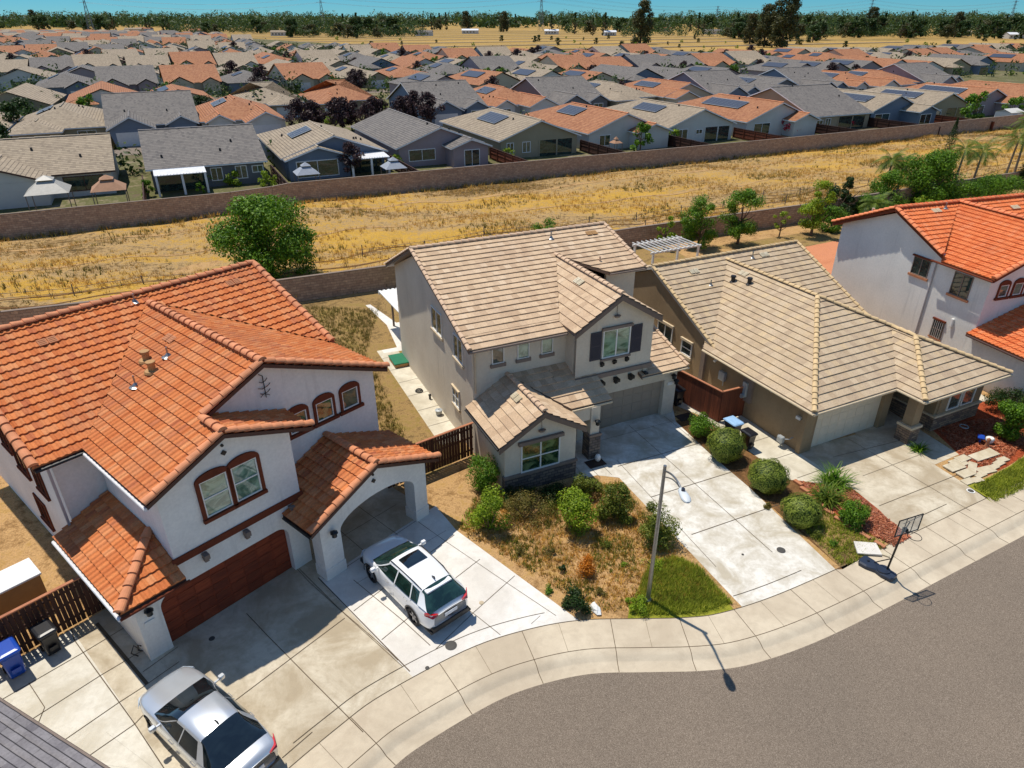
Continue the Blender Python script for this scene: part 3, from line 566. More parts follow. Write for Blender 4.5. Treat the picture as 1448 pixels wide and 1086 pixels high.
# ================================================================ the four nearest houses
Fr = lambda o: Pl(o, (1, 0), (0, -1))      # wall facing front (-v)
Lf = lambda o: Pl(o, (0, 1), (-1, 0))      # wall facing left (-u)
def wallmb(mb, pts, th=.18, inward=None): mb.prism(pts, inward)
def vent_pair(par, P, n, mat='trim_terra', k=1):
    b = MB(); t = Vector((0, 0, 1)).cross(n).normalized(); s_ = n.cross(t).normalized()
    for i in (-.32, .02):
        q = P + t * i + n * .075; b.prism([q, q + t * .3, q + t * .3 + s_ * .34, q + s_ * .34], n * .035)
        for j in range(3): r_ = q + s_ * (.07 + .09 * j) + n * .036 + t * .04; b.prism([r_, r_ + t * .22, r_ + t * .22 + s_ * .03, r_ + s_ * .03], n * .012)
    return b.build('roof_vent', mat, par)
def pipe_vent(par, P, r=.05, h=.4, flash=.3, mat='galvanised', tilt=0):
    b = MB(); b.tube([P, P + Vector((0, 0, h))], r, 10); b.lathe([(flash * .6, .02), (flash * .35, .06), (r * 1.5, .16)], P + Vector((0, 0, .0)), 12)
    return b.build('vent_pipe', mat, par)
class House:
    def __init__(s, name, o, th, label, wall, tile, cap, fascia, kind):
        s.t = empty(name, (o[0], o[1], 0), R(th), label, 'house'); s.w = MB(); s.r = MB(); s.c = MB(); s.d = MB(); s.wm, s.tm, s.cm, s.fm, s.kind = wall, tile, cap, fascia, kind
    def plane(s, *pts): roof_plane(s.r, pts, s.kind); deck(s.d, pts)
    def cap(s, a, b, r=None, lift=None): caps(s.c, a, b, r or (.15 if s.kind == 'barrel' else .12), .4, lift if lift is not None else (.1 if s.kind == 'barrel' else .06))
    def done(s):
        s.walls = s.w.build('wall', s.wm, s.t); s.roof = s.r.build('roof', s.tm, s.t); s.c.build('ridge_tiles', s.cm, s.roof); s.d.build('eaves', s.fm, s.t)
def gut(par, pts, mat, r=.06, name='gutter'):
    b = MB(); b.tube(pts, r, 8); return b.build(name, mat, par)
# ---------------------------------------------------------------- left house
H = House('spanish_house', (-11.83, 15.43), 49.5, 'white two-storey stucco house with an orange barrel tile roof, nearest at left', 'stucco_white', 'tile_orange', 'cap_orange', 'fascia_brown', 'barrel')
T = H.t; S = .43; w = H.w
# garage wing front wall with a round cornered opening
z1 = 3.1
out = [(0, 0), (.75, 0), (.75, 1.75)] + arc(1.2, 1.75, .45, .45, 180, 90, 6) + arc(5.05, 1.75, .45, .45, 90, 0, 6) + [(5.5, 0), (6.25, 0), (6.25, z1), (0, z1)]
pl = Fr((0, 0)); pl.slab(w, out, 0, -.32)
w.prism([(0, .32, 0), (0, 4.7, 0), (0, 4.7, 2.95), (0, .32, 2.95)], (.18, 0, 0)); w.prism([(6.25, .32, 0), (6.25, 6, 0), (6.25, 6, 3.1), (6.25, .32, 3.1)], (-.18, 0, 0))
# upper front room (big window) and its gable
w.prism([(1.53, -.03, z1), (6.22, -.03, z1), (6.22, -.03, 5.95), (3.85, -.03, 6.93), (1.53, -.03, 5.93)], (0, .2, 0))
w.prism([(1.53, .17, 2.9), (1.53, 4.6, 2.9), (1.53, 4.6, 5.85), (1.53, .17, 5.85)], (.18, 0, 0)); w.prism([(6.22, .17, 2.6), (6.22, 1.5, 2.6), (6.22, 1.5, 5.95), (6.22, .17, 5.95)], (-.18, 0, 0))
# setback gable wall with arched windows
w.prism([(5.9, 1.4, 2.2), (11.1, 1.4, 2.2), (11.1, 1.4, 5.98), (6.3, 1.4, 8.02), (3.9, 1.4, 6.9), (5.9, 1.4, 6.0)], (0, .2, 0))
w.prism([(11.1, 1.6, 2.6), (11.1, 16, 2.6), (11.1, 16, 5.9), (11.1, 10.3, 8.2), (11.1, 5.2, 6.0), (11.1, 1.6, 5.9)], (-.2, 0, 0))
w.prism([(6.07, 6.0, 0), (11.1, 6.0, 0), (11.1, 6.0, 2.6), (6.07, 6.0, 2.6)], (0, .2, 0)); w.prism([(6.1, 1.62, 2.6), (10.9, 1.62, 2.6), (10.9, 6.2, 2.6), (6.1, 6.2, 2.6)], (0, 0, .12))
w.prism([(11.1, 4.4, 0), (11.1, 16, 0), (11.1, 16, 2.6), (11.1, 4.4, 2.6)], (-.2, 0, 0))
# main left wall and front return
w.prism([(.2, 4.7, 0), (.2, 16, 0), (.2, 16, 5.95), (.2, 10.3, 8.2), (.2, 4.7, 5.95)], (.2, 0, 0)); w.prism([(.4, 4.7, 2.5), (1.7, 4.7, 2.5), (1.7, 4.7, 5.9), (.4, 4.7, 5.9)], (0, .2, 0)); w.prism([(0, 4.7, 0), (.22, 4.7, 0), (.22, 4.9, 0), (0, 4.9, 0)], (0, 0, 2.95))
w.prism([(.2, 15.8, 0), (11.1, 15.8, 0), (11.1, 15.8, 5.9), (.2, 15.8, 5.9)], (0, .2, 0))
# roofs
zr = 8.42; vr = 10.3
H.plane((-.38, 4.28, 5.87), (1.15, 4.28, 5.87), (1.15 + (zr - 5.87) / .447, vr, zr), (-.38, vr, zr))
H.plane((6.36, 9.75, 8.2), (11.62, 4.55, 6.0), (11.62, vr, zr), (6.6, vr, zr)); H.plane((-.38, vr, zr), (11.62, vr, zr), (11.62, 16.6, 5.75), (-.38, 16.6, 5.75))
# left slope of the front wing: one plane, z = 8.17 - .447 (6.3 - u); gable one ends at v=-.35 up to u=3.85, gable two at v=1.0
pz = lambda u: 8.17 - .447 * (6.3 - u)
H.plane((1.15, -.38, pz(1.15)), (3.85, -.38, pz(3.85)), (3.85, 7.07, pz(3.85)), (1.15, 4.28, pz(1.15)))
H.plane((3.852, 1.0, pz(3.852)), (6.3, 1.0, pz(6.3)), (6.3, 9.7, pz(6.3)), (3.852, 7.07, pz(3.852)))
H.plane((6.3, 1.0, 8.17), (11.55, 1.0, 5.97), (11.55, 4.6, 5.97), (6.3, 9.75, 8.17))
H.plane((3.85, -.38, pz(3.85)), (6.95, -.38, pz(3.85) - 3.1 * .38), (6.95, 1.36, pz(3.85) - 3.1 * .38), (3.85, 1.36, pz(3.85)))
H.plane((-.48, -.62, 2.9), (1.53, -.62, 2.9), (1.53, 1.39, 2.9 + 2.01 * S)); H.plane((-.48, -.62, 2.9), (1.53, 1.39, 2.9 + 2.01 * S), (1.53, 4.68, 2.9 + 2.01 * S), (-.48, 4.68, 2.9))
H.cap((-.38, vr, zr), (11.62, vr, zr)); H.cap((-.33, 4.28, 5.9), (-.33, vr, zr)); H.cap((11.56, 4.7, 6.05), (11.56, vr, zr)); H.cap((6.3, 1.0, 8.2), (6.3, 9.5, 8.2))
H.cap((3.85, -.38, 7.12), (3.85, 1.0, 7.12)); H.cap((3.85, -.33, 7.1), (1.15, -.33, 5.9)); H.cap((3.85, -.33, 7.1), (6.95, -.33, 5.93)); H.cap((6.3, 1.05, 8.2), (3.95, 1.05, 7.15)); H.cap((6.3, 1.05, 8.2), (11.55, 1.05, 6.0)); H.cap((-.48, -.62, 2.95), (1.53, 1.39, 3.78))
# porte-cochere
pw = MB(); Z = 2.78
top = [(11.1, Z), (8.5, 3.9), (5.95, Z)]
out = [(5.95, 0), (6.8, 0), (6.8, 1.85)] + [(a, z) for a, z in arc(8.62, 1.85, 1.83, .72, 180, 0, 14)] + [(10.45, 0), (11.1, 0)] + top
pl = Fr((0, -1.4)); pl.slab(pw, out, 0, -.62)
pw.prism([(5.93, -1.43, 0), (6.83, -1.43, 0), (6.83, -.75, 0), (5.93, -.75, 0)], (0, 0, .5)); pw.prism([(10.42, -1.43, 0), (11.13, -1.43, 0), (11.13, -.75, 0), (10.42, -.75, 0)], (0, 0, .5))
pw.prism([(11.1, -.78, 2.3), (11.1, 1.4, 2.3), (11.1, 1.4, Z), (11.1, -.78, Z)], (-.25, 0, 0)); pw.prism([(5.95, -.78, 2.3), (5.95, 1.4, 2.3), (5.95, 1.4, Z), (5.95, -.78, Z)], (.25, 0, 0))
pw.build('porch_arch', 'stucco_white', T)
H.plane((8.48, -1.78, 4.08), (8.48, 1.4, 4.08), (5.42, 1.4, 2.74), (5.42, -1.78, 2.74)); H.plane((8.48, -1.78, 4.08), (11.55, -1.78, 2.78), (11.55, 1.4, 2.78), (8.48, 1.4, 4.08))
H.cap((8.48, -1.78, 4.1), (8.48, 1.36, 4.1)); H.cap((8.48, -1.73, 4.1), (5.42, -1.73, 2.8)); H.cap((8.48, -1.73, 4.1), (11.55, -1.73, 2.82))
H.done()
# garage door: sunk in its opening
g = MB(); pl = Fr((0, .26)); pl.rect(g, .72, 0, 5.53, 2.25, 0, -.05)
for i in range(5):
    for j in range(8): pl.rect(g, .8 + j * .585, .06 + i * .43, .8 + j * .585 + .53, .06 + i * .43 + .36, .002, .018)
g.build('garage_door', 'garage_redwood', T)
b = MB(); pl = Fr((0, 0)); pl.rect(b, 1.45, 3.08, 6.3, 3.34, .031, .09); b.build('belt_trim', 'trim_brown', T)
def arched(par, pl, a0, z0, a1, z1, rise, glass, split, rail, sillw=.1, t=.13):
    g = MB(); m = (a0 + a1) / 2; pl.rect(g, a0, z0, a1, z1, .004, .014); wn = g.build('window', glass, par)
    f = MB(); pl.slab(f, [(a0 - t, z0 - .02), (a0 - t, z1 + .02)] + [(x, z) for x, z in arc(m, z1 + .02, (a1 - a0) / 2 + t, rise + t, 180, 0, 10)] + [(a1 + t, z0 - .02), (a1 + .005, z0 - .02), (a1 + .005, z1), (a0 - .005, z1), (a0 - .005, z0 - .02)], .003, .075); f.build('surround', 'trim_brown', wn)
    f = MB()
    for r_ in ((a0 - .003, z0, a0 + .045, z1), (a1 - .045, z0, a1 + .003, z1), (a0 + .045, z0, a1 - .045, z0 + .045), (a0 + .045, z1 - .045, a1 - .045, z1 - .002)): pl.rect(f, *r_, .015, .05)
    if rail: pl.rect(f, a0 + .045, z0 + (z1 - z0) * rail - .02, a1 - .045, z0 + (z1 - z0) * rail + .02, .015, .042)
    f.build('frame', 'vinyl_white', wn); f = MB(); pl.rect(f, a0 - t - sillw, z0 - .15, a1 + t + sillw, z0 - .022, .003, .13); f.build('sill', 'trim_brown', wn); return wn
pl = Fr((0, -.03)); arched(T, pl, 2.84, 4.22, 3.76, 5.6, .13, 'glass_green', None, .5, 0.02); arched(T, pl, 3.92, 4.22, 4.84, 5.6, .16, 'glass_green', None, .5, 0.02)
pl = Fr((0, 1.4))
for a, gl in ((7.05, 'glass_reflect'), (8.24, 'glass_reflect'), (9.46, 'glass_grey')): arched(T, pl, a, 4.78, a + .76, 5.6, .16, gl, None, None, .09, .11)
pl = Lf((.2, 0))
for v0, v1, za_, zb_ in ((6.9, 7.9, 3.2, 4.4), (8.8, 10.0, 3.2, 4.4), (10.3, 11.3, 3.7, 4.7), (8.3, 9.4, 1.0, 2.0)): window(T, pl, v0, za_, v1, zb_, 'glass_dark', 'v', sill=(.12, .1, .1, 'trim_brown'), trim='trim_brown', fw=.08)
# downspout, scrolls, tile vents, lights, number plate
b = MB(); b.box(.02, 4.55, 2.9, .1, 4.64, 5.75); b.box(-.3, 4.3, 5.72, .1, 4.4, 5.8); b.build('downspout', 'downspout_grey', T)
gut(T, [(-.35, 4.2, 5.78), (1.2, 4.2, 5.78)], 'trim_black', .06); gut(T, [(1.1, 4.2, 5.76), (1.1, -.35, 5.76)], 'gutter_white', .055); gut(T, [(-.55, -.7, 2.8), (-.55, 4.6, 2.8)], 'gutter_white', .06); gut(T, [(-.55, -.7, 2.8), (1.6, -.7, 2.8)], 'trim_brown', .05); gut(T, [(5.36, -1.8, 2.66), (5.36, -.1, 2.66)], 'trim_black', .055)
b = MB()
for z, l in ((7.35, .16), (7.12, .24), (6.9, .2)): b.tube([(6.35 - l, 1.33, z + .05), (6.35 - l * .4, 1.33, z - .02), (6.35 + l * .5, 1.33, z + .02), (6.35 + l, 1.33, z + .1)], .014, 6)
b.tube([(6.35, 1.34, 6.72), (6.35, 1.34, 7.58)], .016, 6); b.tube([(6.35, 1.34, 7.58), (6.22, 1.34, 7.68)], .014, 6); b.tube([(6.15, 1.34, 6.8), (6.3, 1.34, 6.9), (6.5, 1.34, 6.76)], .012, 6); b.build('iron_ornament', 'iron_black', T)
for (u, z, v) in ((3.85, 6.25, -.03), (8.5, 3.2, -1.4)):
    b = MB(); b.prism([(u, v, z + .1), (u + .1, v, z), (u, v, z - .1), (u - .1, v, z)], (0, -.05, 0)); b.tube([(u, v, z + .28), (u, v - .05, z + .28)], .05, 8); b.build('gable_ornament', 'iron_black', T)
def corbel(par, u, v, z, m='iron_black'):
    b = MB(); b.box(u - .09, v - .24, z - .06, u + .09, v, z + .12); b.box(u - .07, v - .15, z - .2, u + .07, v, z - .06); b.build('corbel', m, par)
corbel(T, 2.45, -.03, 2.88, 'trim_taupe'); corbel(T, 3.95, -.03, 2.88, 'trim_taupe'); corbel(T, 5.75, -.03, 2.88, 'trim_taupe')
def lantern(par, P, n=(0, -1), m='lamp_black'):
    b = MB(); x, y, z = P; b.tube([(x, y, z), (x + n[0] * .18, y + n[1] * .18, z + .08)], .02, 6); c = (x + n[0] * .2, y + n[1] * .2, z - .14)
    b.lathe([(.03, .28), (.14, .2), (.15, .16), (.09, .15), (.1, .0), (.05, -.04)][::-1], c, 8); return b.build('wall_lamp', m, par)
lantern(T, (.35, 0, 2.1)); lantern(T, (6.4, -1.4, 2.1)); 
b = MB(); b.box(.15, -.04, 1.46, .48, -.003, 1.6); p_ = b.build('number_plate', 'vinyl_white', T)
b = MB(); b.tube([(-.05, .4, .45), (-.12, .4, .55), (-.16, .4, .35), (-.05, .42, .2)], .025, 6); b.tube([(-.2, .5, .03), (-.35, .55, .25), (-.2, .6, .45), (-.1, .5, .25)], .02, 6); b.build('garden_tap', 'iron_black', T)
n1 = Vector((0, -.4, 1)).normalized(); n2 = Vector((-.42, 0, 1)).normalized()
zf_ = lambda v: 5.87 + (zr - 5.87) / (vr - 4.28) * (v - 4.28)
vent_pair(H.roof, Vector((2.3, 9.0, zf_(9.0))), n1); vent_pair(H.roof, Vector((10.0, 9.3, zf_(9.3))), n1); vent_pair(H.roof, Vector((5.35, 6.2, pz(5.35))), n2)
pipe_vent(H.roof, Vector((5.9, 9.9, zf_(9.9))), .035, .4, .35); pipe_vent(H.roof, Vector((3.55, 5.2, pz(3.55))), .03, .45, .4); pipe_vent(H.roof, Vector((4.95, 5.35, pz(4.95))), .03, .4, .4)
for u, v in ((4.45, 6.1), (4.25, 5.25)):
    b = MB(); p = Vector((u, v, pz(u))); b.lathe([(.3, .0), (.26, .08), (.13, .1), (.13, .34), (.17, .36), (.17, .42), (.14, .43)], p, 14); b.build('roof_vent', 'tan_box', H.roof)
# ---------------------------------------------------------------- middle house
H = House('beige_house', (-1.793, 27.428), 25, 'beige two-storey stucco house with flat brown tiles and navy shutters, in the middle', 'stucco_beige', 'tile_beige', 'cap_beige', 'fascia_taupe', 'flat')
T = H.t; w = H.w
w.prism([(0, 0, 0), (0, 11.9, 0), (0, 11.9, 5.95), (0, 7.1, 8.0), (0, 0, 5.85)], (.2, 0, 0)); w.prism([(.2, 0, 0), (4.8, 0, 0), (4.8, 0, 5.85), (.2, 0, 5.85)], (0, .2, 0))
w.prism([(4.8, -.95, 2.3), (4.8, .1, 2.3), (4.8, .1, 6.05), (4.8, -.95, 6.05)], (.18, 0, 0)); w.prism([(4.8, -1.0, 3.45), (9.05, -1.0, 3.45), (9.05, -1.0, 5.95), (6.9, -1.0, 7.32), (4.8, -1.0, 5.98)], (0, .2, 0)); w.prism([(9.05, -.8, 2.7), (9.05, 3.4, 2.7), (9.05, 3.4, 6.0), (9.05, -.8, 6.0)], (-.2, 0, 0))
w.prism([(4.8, -.8, 3.3), (9.05, -.8, 3.3), (9.05, -.68, 3.3), (4.8, -.68, 3.3)], (0, 0, .2))
pl = Fr((0, -.72)); pl.slab(w, [(5.2, 0), (5.6, 0), (5.6, 2.12), (10.35, 2.12), (10.35, 0), (11.1, 0), (11.1, 2.85), (9.0, 2.85), (9.0, 3.3), (5.2, 3.3)], 0, -.3)
w.prism([(11.1, -.42, 0), (11.1, 11.9, 0), (11.1, 11.9, 2.8), (11.1, 4.4, 4.2), (11.1, -.42, 2.85)], (-.2, 0, 0)); w.prism([(10.88, 3.45, 2.9), (10.88, 11.65, 2.9), (10.88, 11.65, 5.9), (10.88, 7.1, 8.0), (10.88, 3.45, 6.95)], (-.2, 0, 0)); w.prism([(9.06, 3.42, 3.0), (10.87, 3.42, 3.0), (10.87, 3.42, 6.98), (9.06, 3.42, 6.98)], (0, .2, 0)); w.prism([(0.2, 11.7, 0), (10.9, 11.7, 0), (10.9, 11.7, 5.9), (.2, 11.7, 5.9)], (0, .2, 0))
# projecting front room
w.prism([(0, -3.5, .9), (3.5, -3.5, .9), (3.5, -3.5, 2.75), (1.73, -3.5, 3.8), (0, -3.5, 2.75)], (0, .2, 0)); w.prism([(0, -3.3, 0), (0, 0, 0), (0, 0, 2.75), (0, -3.3, 2.75)], (.2, 0, 0)); w.prism([(3.5, -3.3, 0), (3.5, 0, 0), (3.5, 0, 2.75), (3.5, -3.3, 2.75)], (-.2, 0, 0))
# porch: beam, column head, back wall
w.prism([(3.5, -2.55, 2.15), (5.25, -2.55, 2.15), (5.25, -2.55, 2.78), (3.5, -2.55, 2.78)], (0, .3, 0)); w.box(4.8, -2.62, 1.35, 5.28, -2.15, 2.8); w.prism([(5.25, -2.15, 2.2), (5.25, -.72, 2.2), (5.25, -.72, 2.8), (5.25, -2.15, 2.8)], (-.25, 0, 0)); w.prism([(5.25, -1.0, 0), (5.25, .0, 0), (5.25, .0, 2.8), (5.25, -1.0, 2.8)], (-.2, 0, 0))
b = MB(); b.box(4.76, -2.68, 0, 5.32, -2.1, 1.2); 
b2 = MB()
def uvbox(mb, x0, y0, z0, x1, y1, z1):
    for q, L in (([(x0, y0), (x1, y0)], x1 - x0), ([(x1, y0), (x1, y1)], y1 - y0), ([(x1, y1), (x0, y1)], x1 - x0), ([(x0, y1), (x0, y0)], y1 - y0)):
        (a, c_), (d, e) = q; o = a * .7 + c_ * .9; mb.poly([(a, c_, z0), (d, e, z0), (d, e, z1), (a, c_, z1)], [(o, z0), (o + L, z0), (o + L, z1), (o, z1)])
    mb.poly([(x0, y0, z1), (x1, y0, z1), (x1, y1, z1), (x0, y1, z1)], [(x0, y0), (x1, y0), (x1, y1), (x0, y1)])
b = MB(); uvbox(b, 4.74, -2.7, 0, 5.34, -2.08, 1.25); uvbox(b, -.04, -3.56, 0, 3.54, -3.3, .85); b.build('stone_veneer', 'stone_grey', T)
b = MB(); b.box(-.07, -3.62, .851, 3.58, -3.35, .97); b.box(4.7, -2.74, 1.251, 5.38, -2.04, 1.36); b.box(4.75, -1.12, 3.34, 9.1, -.99, 3.56); b.build('belt_trim', 'trim_taupe', T)
# roofs
zr = 8.25; vr = 7.15; ze = 5.9
sl = (zr - ze) / (vr + .7); zm = lambda v: ze + sl * (v + .7)
dz = lambda u: 7.58 - .62 * abs(6.86 - u)
H.plane((-.42, -.7, ze), (4.5, -.7, ze), (4.5, .2, zm(.2)), (-.42, .2, zm(.2))); H.plane((-.42, .2, zm(.2)), (4.5, .2, zm(.2)), (6.86, 5.0, zm(5.0)), (6.86, vr, zr), (-.42, vr, zr))
H.plane((6.86, 5.0, zm(5.0)), (8.9, 2.9, zm(2.9)), (11.15, 2.9, zm(2.9)), (11.15, vr, zr), (6.86, vr, zr)); H.plane((-.42, vr, zr), (11.15, vr, zr), (11.15, 12.4, 5.85), (-.42, 12.4, 5.85))
H.plane((6.86, -1.42, dz(6.86)), (6.86, 5.2, dz(6.86)), (4.46, .3, dz(4.46)), (4.46, -1.42, dz(4.46))); H.plane((6.86, -1.42, dz(6.86)), (9.2, -1.42, dz(9.2)), (9.2, 3.4, dz(9.2)), (6.86, 5.2, dz(6.86)))
H.plane((9.05, -1.1, 2.85), (11.45, -1.1, 2.85), (11.45, 3.6, 4.22), (9.05, 3.6, 4.22)); H.plane((8.6, -1.1, 2.85), (9.05, -1.1, 2.85), (9.05, -.72, 2.96), (8.6, -.72, 2.96))
rz = lambda u: 4.0 - .6 * abs(1.72 - u)
H.plane((1.72, -3.85, 4.0), (1.72, 0, 4.0), (-.38, 0, rz(-.38)), (-.38, -3.85, rz(-.38))); H.plane((1.72, -3.85, 4.0), (3.8, -3.85, rz(3.8)), (3.8, -2.2, rz(3.8)), (1.72, 0, 4.0))
H.plane((3.8, -2.48, 2.9), (5.95, -2.48, 2.9), (5.95, -.72, 3.68), (3.8, -.72, 3.68)); H.plane((1.72, 0, 3.99), (3.8, -2.48, 2.9), (3.8, 0, 3.99)); H.plane((3.8, -.72, 3.68), (4.95, -.72, 3.68), (4.95, 0, 3.99), (3.8, 0, 3.99))
H.cap((-.42, vr, zr), (11.15, vr, zr)); H.cap((-.37, -.7, ze + .02), (-.37, vr, zr), .1); H.cap((11.1, 2.9, zm(2.9)), (11.1, vr, zr), .1); H.cap((6.86, -1.42, 7.6), (6.86, 5.1, 7.6)); H.cap((1.72, -3.85, 4.02), (1.72, 0, 4.02)); H.cap((-.4, vr, zr), (-.4, 12.4, 5.85), .1); H.cap((11.42, -1.1, 2.87), (11.42, 3.6, 4.24), .09)
# barge boards
for P_ in (((6.86, -1.44, 7.52), (4.44, -1.44, 6.02)), ((6.86, -1.44, 7.52), (9.22, -1.44, 6.05)), ((1.72, -3.87, 3.94), (-.4, -3.87, 2.68)), ((1.72, -3.87, 3.94), (3.82, -3.87, 2.69))):
    (a, b_) = P_; H.d.prism([a, b_, (b_[0], b_[1], b_[2] - .22), (a[0], a[1], a[2] - .22)], (0, .06, 0))
H.done()
b = MB(); pl = Fr((0, -.47)); pl.rect(b, 5.55, 0, 10.4, 2.2, 0, -.05)
for i in range(4):
    for j in range(8): pl.rect(b, 5.65 + j * .59, .06 + i * .52, 5.65 + j * .59 + .53, .06 + i * .52 + .44, .002, .014)
b.build('garage_door', 'garage_taupe', T)
pl = Fr((0, -1.0)); window(T, pl, 6.25, 4.38, 7.66, 5.72, 'glass_green', 'v', sill=(.12, .12, .12, 'trim_taupe'), head=(.14, .14, .12, 'trim_taupe'))
for a in (5.53, 7.78):
    b = MB(); pl.rect(b, a, 4.32, a + .6, 5.76, .003, .05)
    for k in range(2):
        for q in range(9): pl.rect(b, a + .07, 4.42 + k * .67 + q * .066, a + .53, 4.42 + k * .67 + q * .066 + .04, .05, .062)
    b.build('shutter', 'shutter_navy', T)
for u in (6.2, 6.9, 7.6): b = MB(); b.box(u - .07, -1.2, 4.02, u + .07, -1.003, 4.16); b.box(u - .05, -1.12, 3.93, u + .05, -1.003, 4.02); b.build('corbel', 'iron_black', T)
for u in (6.4, 7.25, 8.1, 8.9): b = MB(); b.box(u - .1, -1.06, 2.84, u + .1, -.723, 3.0); b.box(u - .07, -.92, 2.7, u + .07, -.723, 2.84); b.build('corbel', 'iron_black', T)
for u, v, z in ((6.87, -1.0, 6.42), (1.74, -3.5, 2.96)):
    b = MB(); b.lathe([(.13, -.06), (.18, 0), (.18, .03), (.1, .05)], (u, v - .09, z), 14, 1, .55); b.tube([(u, v - .05, z + .05), (u, v - .02, z + .5)], .012, 5); b.build('gable_ornament', 'trim_taupe', T)
pl = Fr((0, 0))
for a, m in ((1.0, 'glass_grey'), (2.28, 'glass_green'), (3.52, 'glass_green')): window(T, pl, a, 4.72, a + .52, 5.56, m, None, sill=(.12, .17, .1, 'trim_taupe'), fw=.045)
pl = Fr((0, -3.5)); window(T, pl, .82, 1.03, 2.62, 2.38, 'glass_reflect', 'v', .48, head=(.2, .16, .16, 'trim_taupe'))
pl = Lf((0, 0)); window(T, pl, 3.95, 4.6, 5.4, 5.75, 'glass_grey', 'v', sill=(.12, .14, .1, 'trim_cream'), fw=.04); window(T, pl, 1.15, 4.35, 2.25, 5.5, 'glass_grey', 'v', sill=(.12, .14, .1, 'trim_cream'), fw=.04); window(T, pl, 1.85, 1.6, 2.65, 2.45, 'glass_grey', 'v', .5, sill=(.1, .14, .1, 'trim_cream'), head=(.1, .1, .1, 'trim_cream'), fw=.04)
b = MB(); b.box(3.75, -.72, 0, 4.75, -.69, 2.1); d_ = b.build('front_door', 'door_brown', T); b = MB(); b.lathe([(.03, 0), (.03, .05)], (3.9, -.75, 1.0), 8); b.build('door_handle', 'galvanised', d_)
w2 = MB(); w2.prism([(3.5, -.68, 0), (5.05, -.68, 0), (5.05, -.68, 2.8), (3.5, -.68, 2.8)], (0, .15, 0)); w2.build('porch_wall', 'stucco_beige', T)
lantern(T, (5.05, -2.62, 2.1)); lantern(T, (10.75, -.72, 2.35)); lantern(T, (10.95, -.72, 2.0), m='interior_dark')
b = MB(); b.box(10.55, -.75, 1.75, 10.95, -.723, 1.92); b.build('number_plate', 'vinyl_white', T)
b = MB(); b.tube([(.12, -.06, 5.7), (.12, -.06, 3.4)], .045, 8); b.build('downspout', 'trim_cream', T); b = MB(); b.tube([(.03, -.1, 2.7), (.03, -.1, .05)], .04, 8); b.build('downspout', 'trim_cream', T)
gut(T, [(-.4, -.76, 5.84), (4.4, -.76, 5.84)], 'trim_taupe', .06); gut(T, [(3.8, -2.54, 2.82), (5.95, -2.54, 2.82)], 'trim_cream', .05); gut(T, [(-.44, -3.8, 2.66), (-.44, -.1, 2.66)], 'iron_black', .05); gut(T, [(8.6, -1.16, 2.78), (11.45, -1.16, 2.78)], 'trim_cream', .05); gut(T, [(8.9, 2.83, zm(2.85) - .06), (11.15, 2.83, zm(2.85) - .06)], 'trim_taupe', .05)
n1 = Vector((0, -sl, 1)).normalized(); nd = Vector((-.6, 0, 1)).normalized()
vent_pair(H.roof, Vector((9.8, 6.2, zm(6.2))), n1, 'tan_box'); vent_pair(H.roof, Vector((6.2, 1.6, dz(6.2))), nd, 'paver_stone'); vent_pair(H.roof, Vector((1.2, -1.9, rz(1.2))), nd, 'paver_stone'); pipe_vent(H.roof, Vector((7.3, 6.4, zm(6.4))), .04, .4, .3); pipe_vent(H.roof, Vector((8.9, 3.9, zm(3.9))), .05, .3, .2, 'cap_beige')
# rear patio cover of the middle house
t = empty('patio_cover', F2(.14, 12.2) + (0,), R(25), 'white corrugated patio cover behind the beige house', 'patio cover'); b = MB()
for k in range(30): b.prism([(0 + k * .3, 0, 2.72), (.16 + k * .3, 0, 2.72), (.16 + k * .3, 5.0, 2.5), (k * .3, 5.0, 2.5)], (0, 0, .06)); b.prism([(.16 + k * .3, 0, 2.7), (.3 + k * .3, 0, 2.7), (.3 + k * .3, 5.0, 2.48), (.16 + k * .3, 5.0, 2.48)], (0, 0, .03))
b.build('cover', 'vinyl_white', t)
b = MB(); b.box(0, 4.9, 2.3, 9, 5.02, 2.46); b.build('beam', 'vinyl_white', t)
for u in (.7, 8.4): b = MB(); b.box(u, 4.55, 0, u + .12, 4.67, 2.44); b.build('post', 'trim_taupe', t)
# ---------------------------------------------------------------- right single-storey house
H = House('tan_house', (13.844, 27.456), 26, 'tan single-storey house with a hipped tile roof and stone base, right of centre', 'stucco_tan', 'tile_khaki', 'cap_khaki', 'fascia_cream', 'flat')
T = H.t; w = H.w; s = .457; ez = 2.75
pl = Fr((0, 0)); pl.slab(w, [(0, 0), (.75, 0), (.75, 2.15), (5.45, 2.15), (5.45, 0), (6.0, 0), (6.0, 2.7), (0, 2.7)], 0, -.25)
w.prism([(.1, .25, 0), (.1, 19.5, 0), (.1, 19.5, 2.7), (.1, 12.6, 5.45), (.1, 6.5, 2.7), (.1, .25, 2.7)], (.2, 0, 0)); w.prism([(5.8, .25, 0), (5.8, 3, 0), (5.8, 3, 2.7), (5.8, .25, 2.7)], (.2, 0, 0)); w.prism([(6.0, 2.8, 0), (7.7, 2.8, 0), (7.7, 2.8, 2.7), (6.0, 2.8, 2.7)], (0, .2, 0))
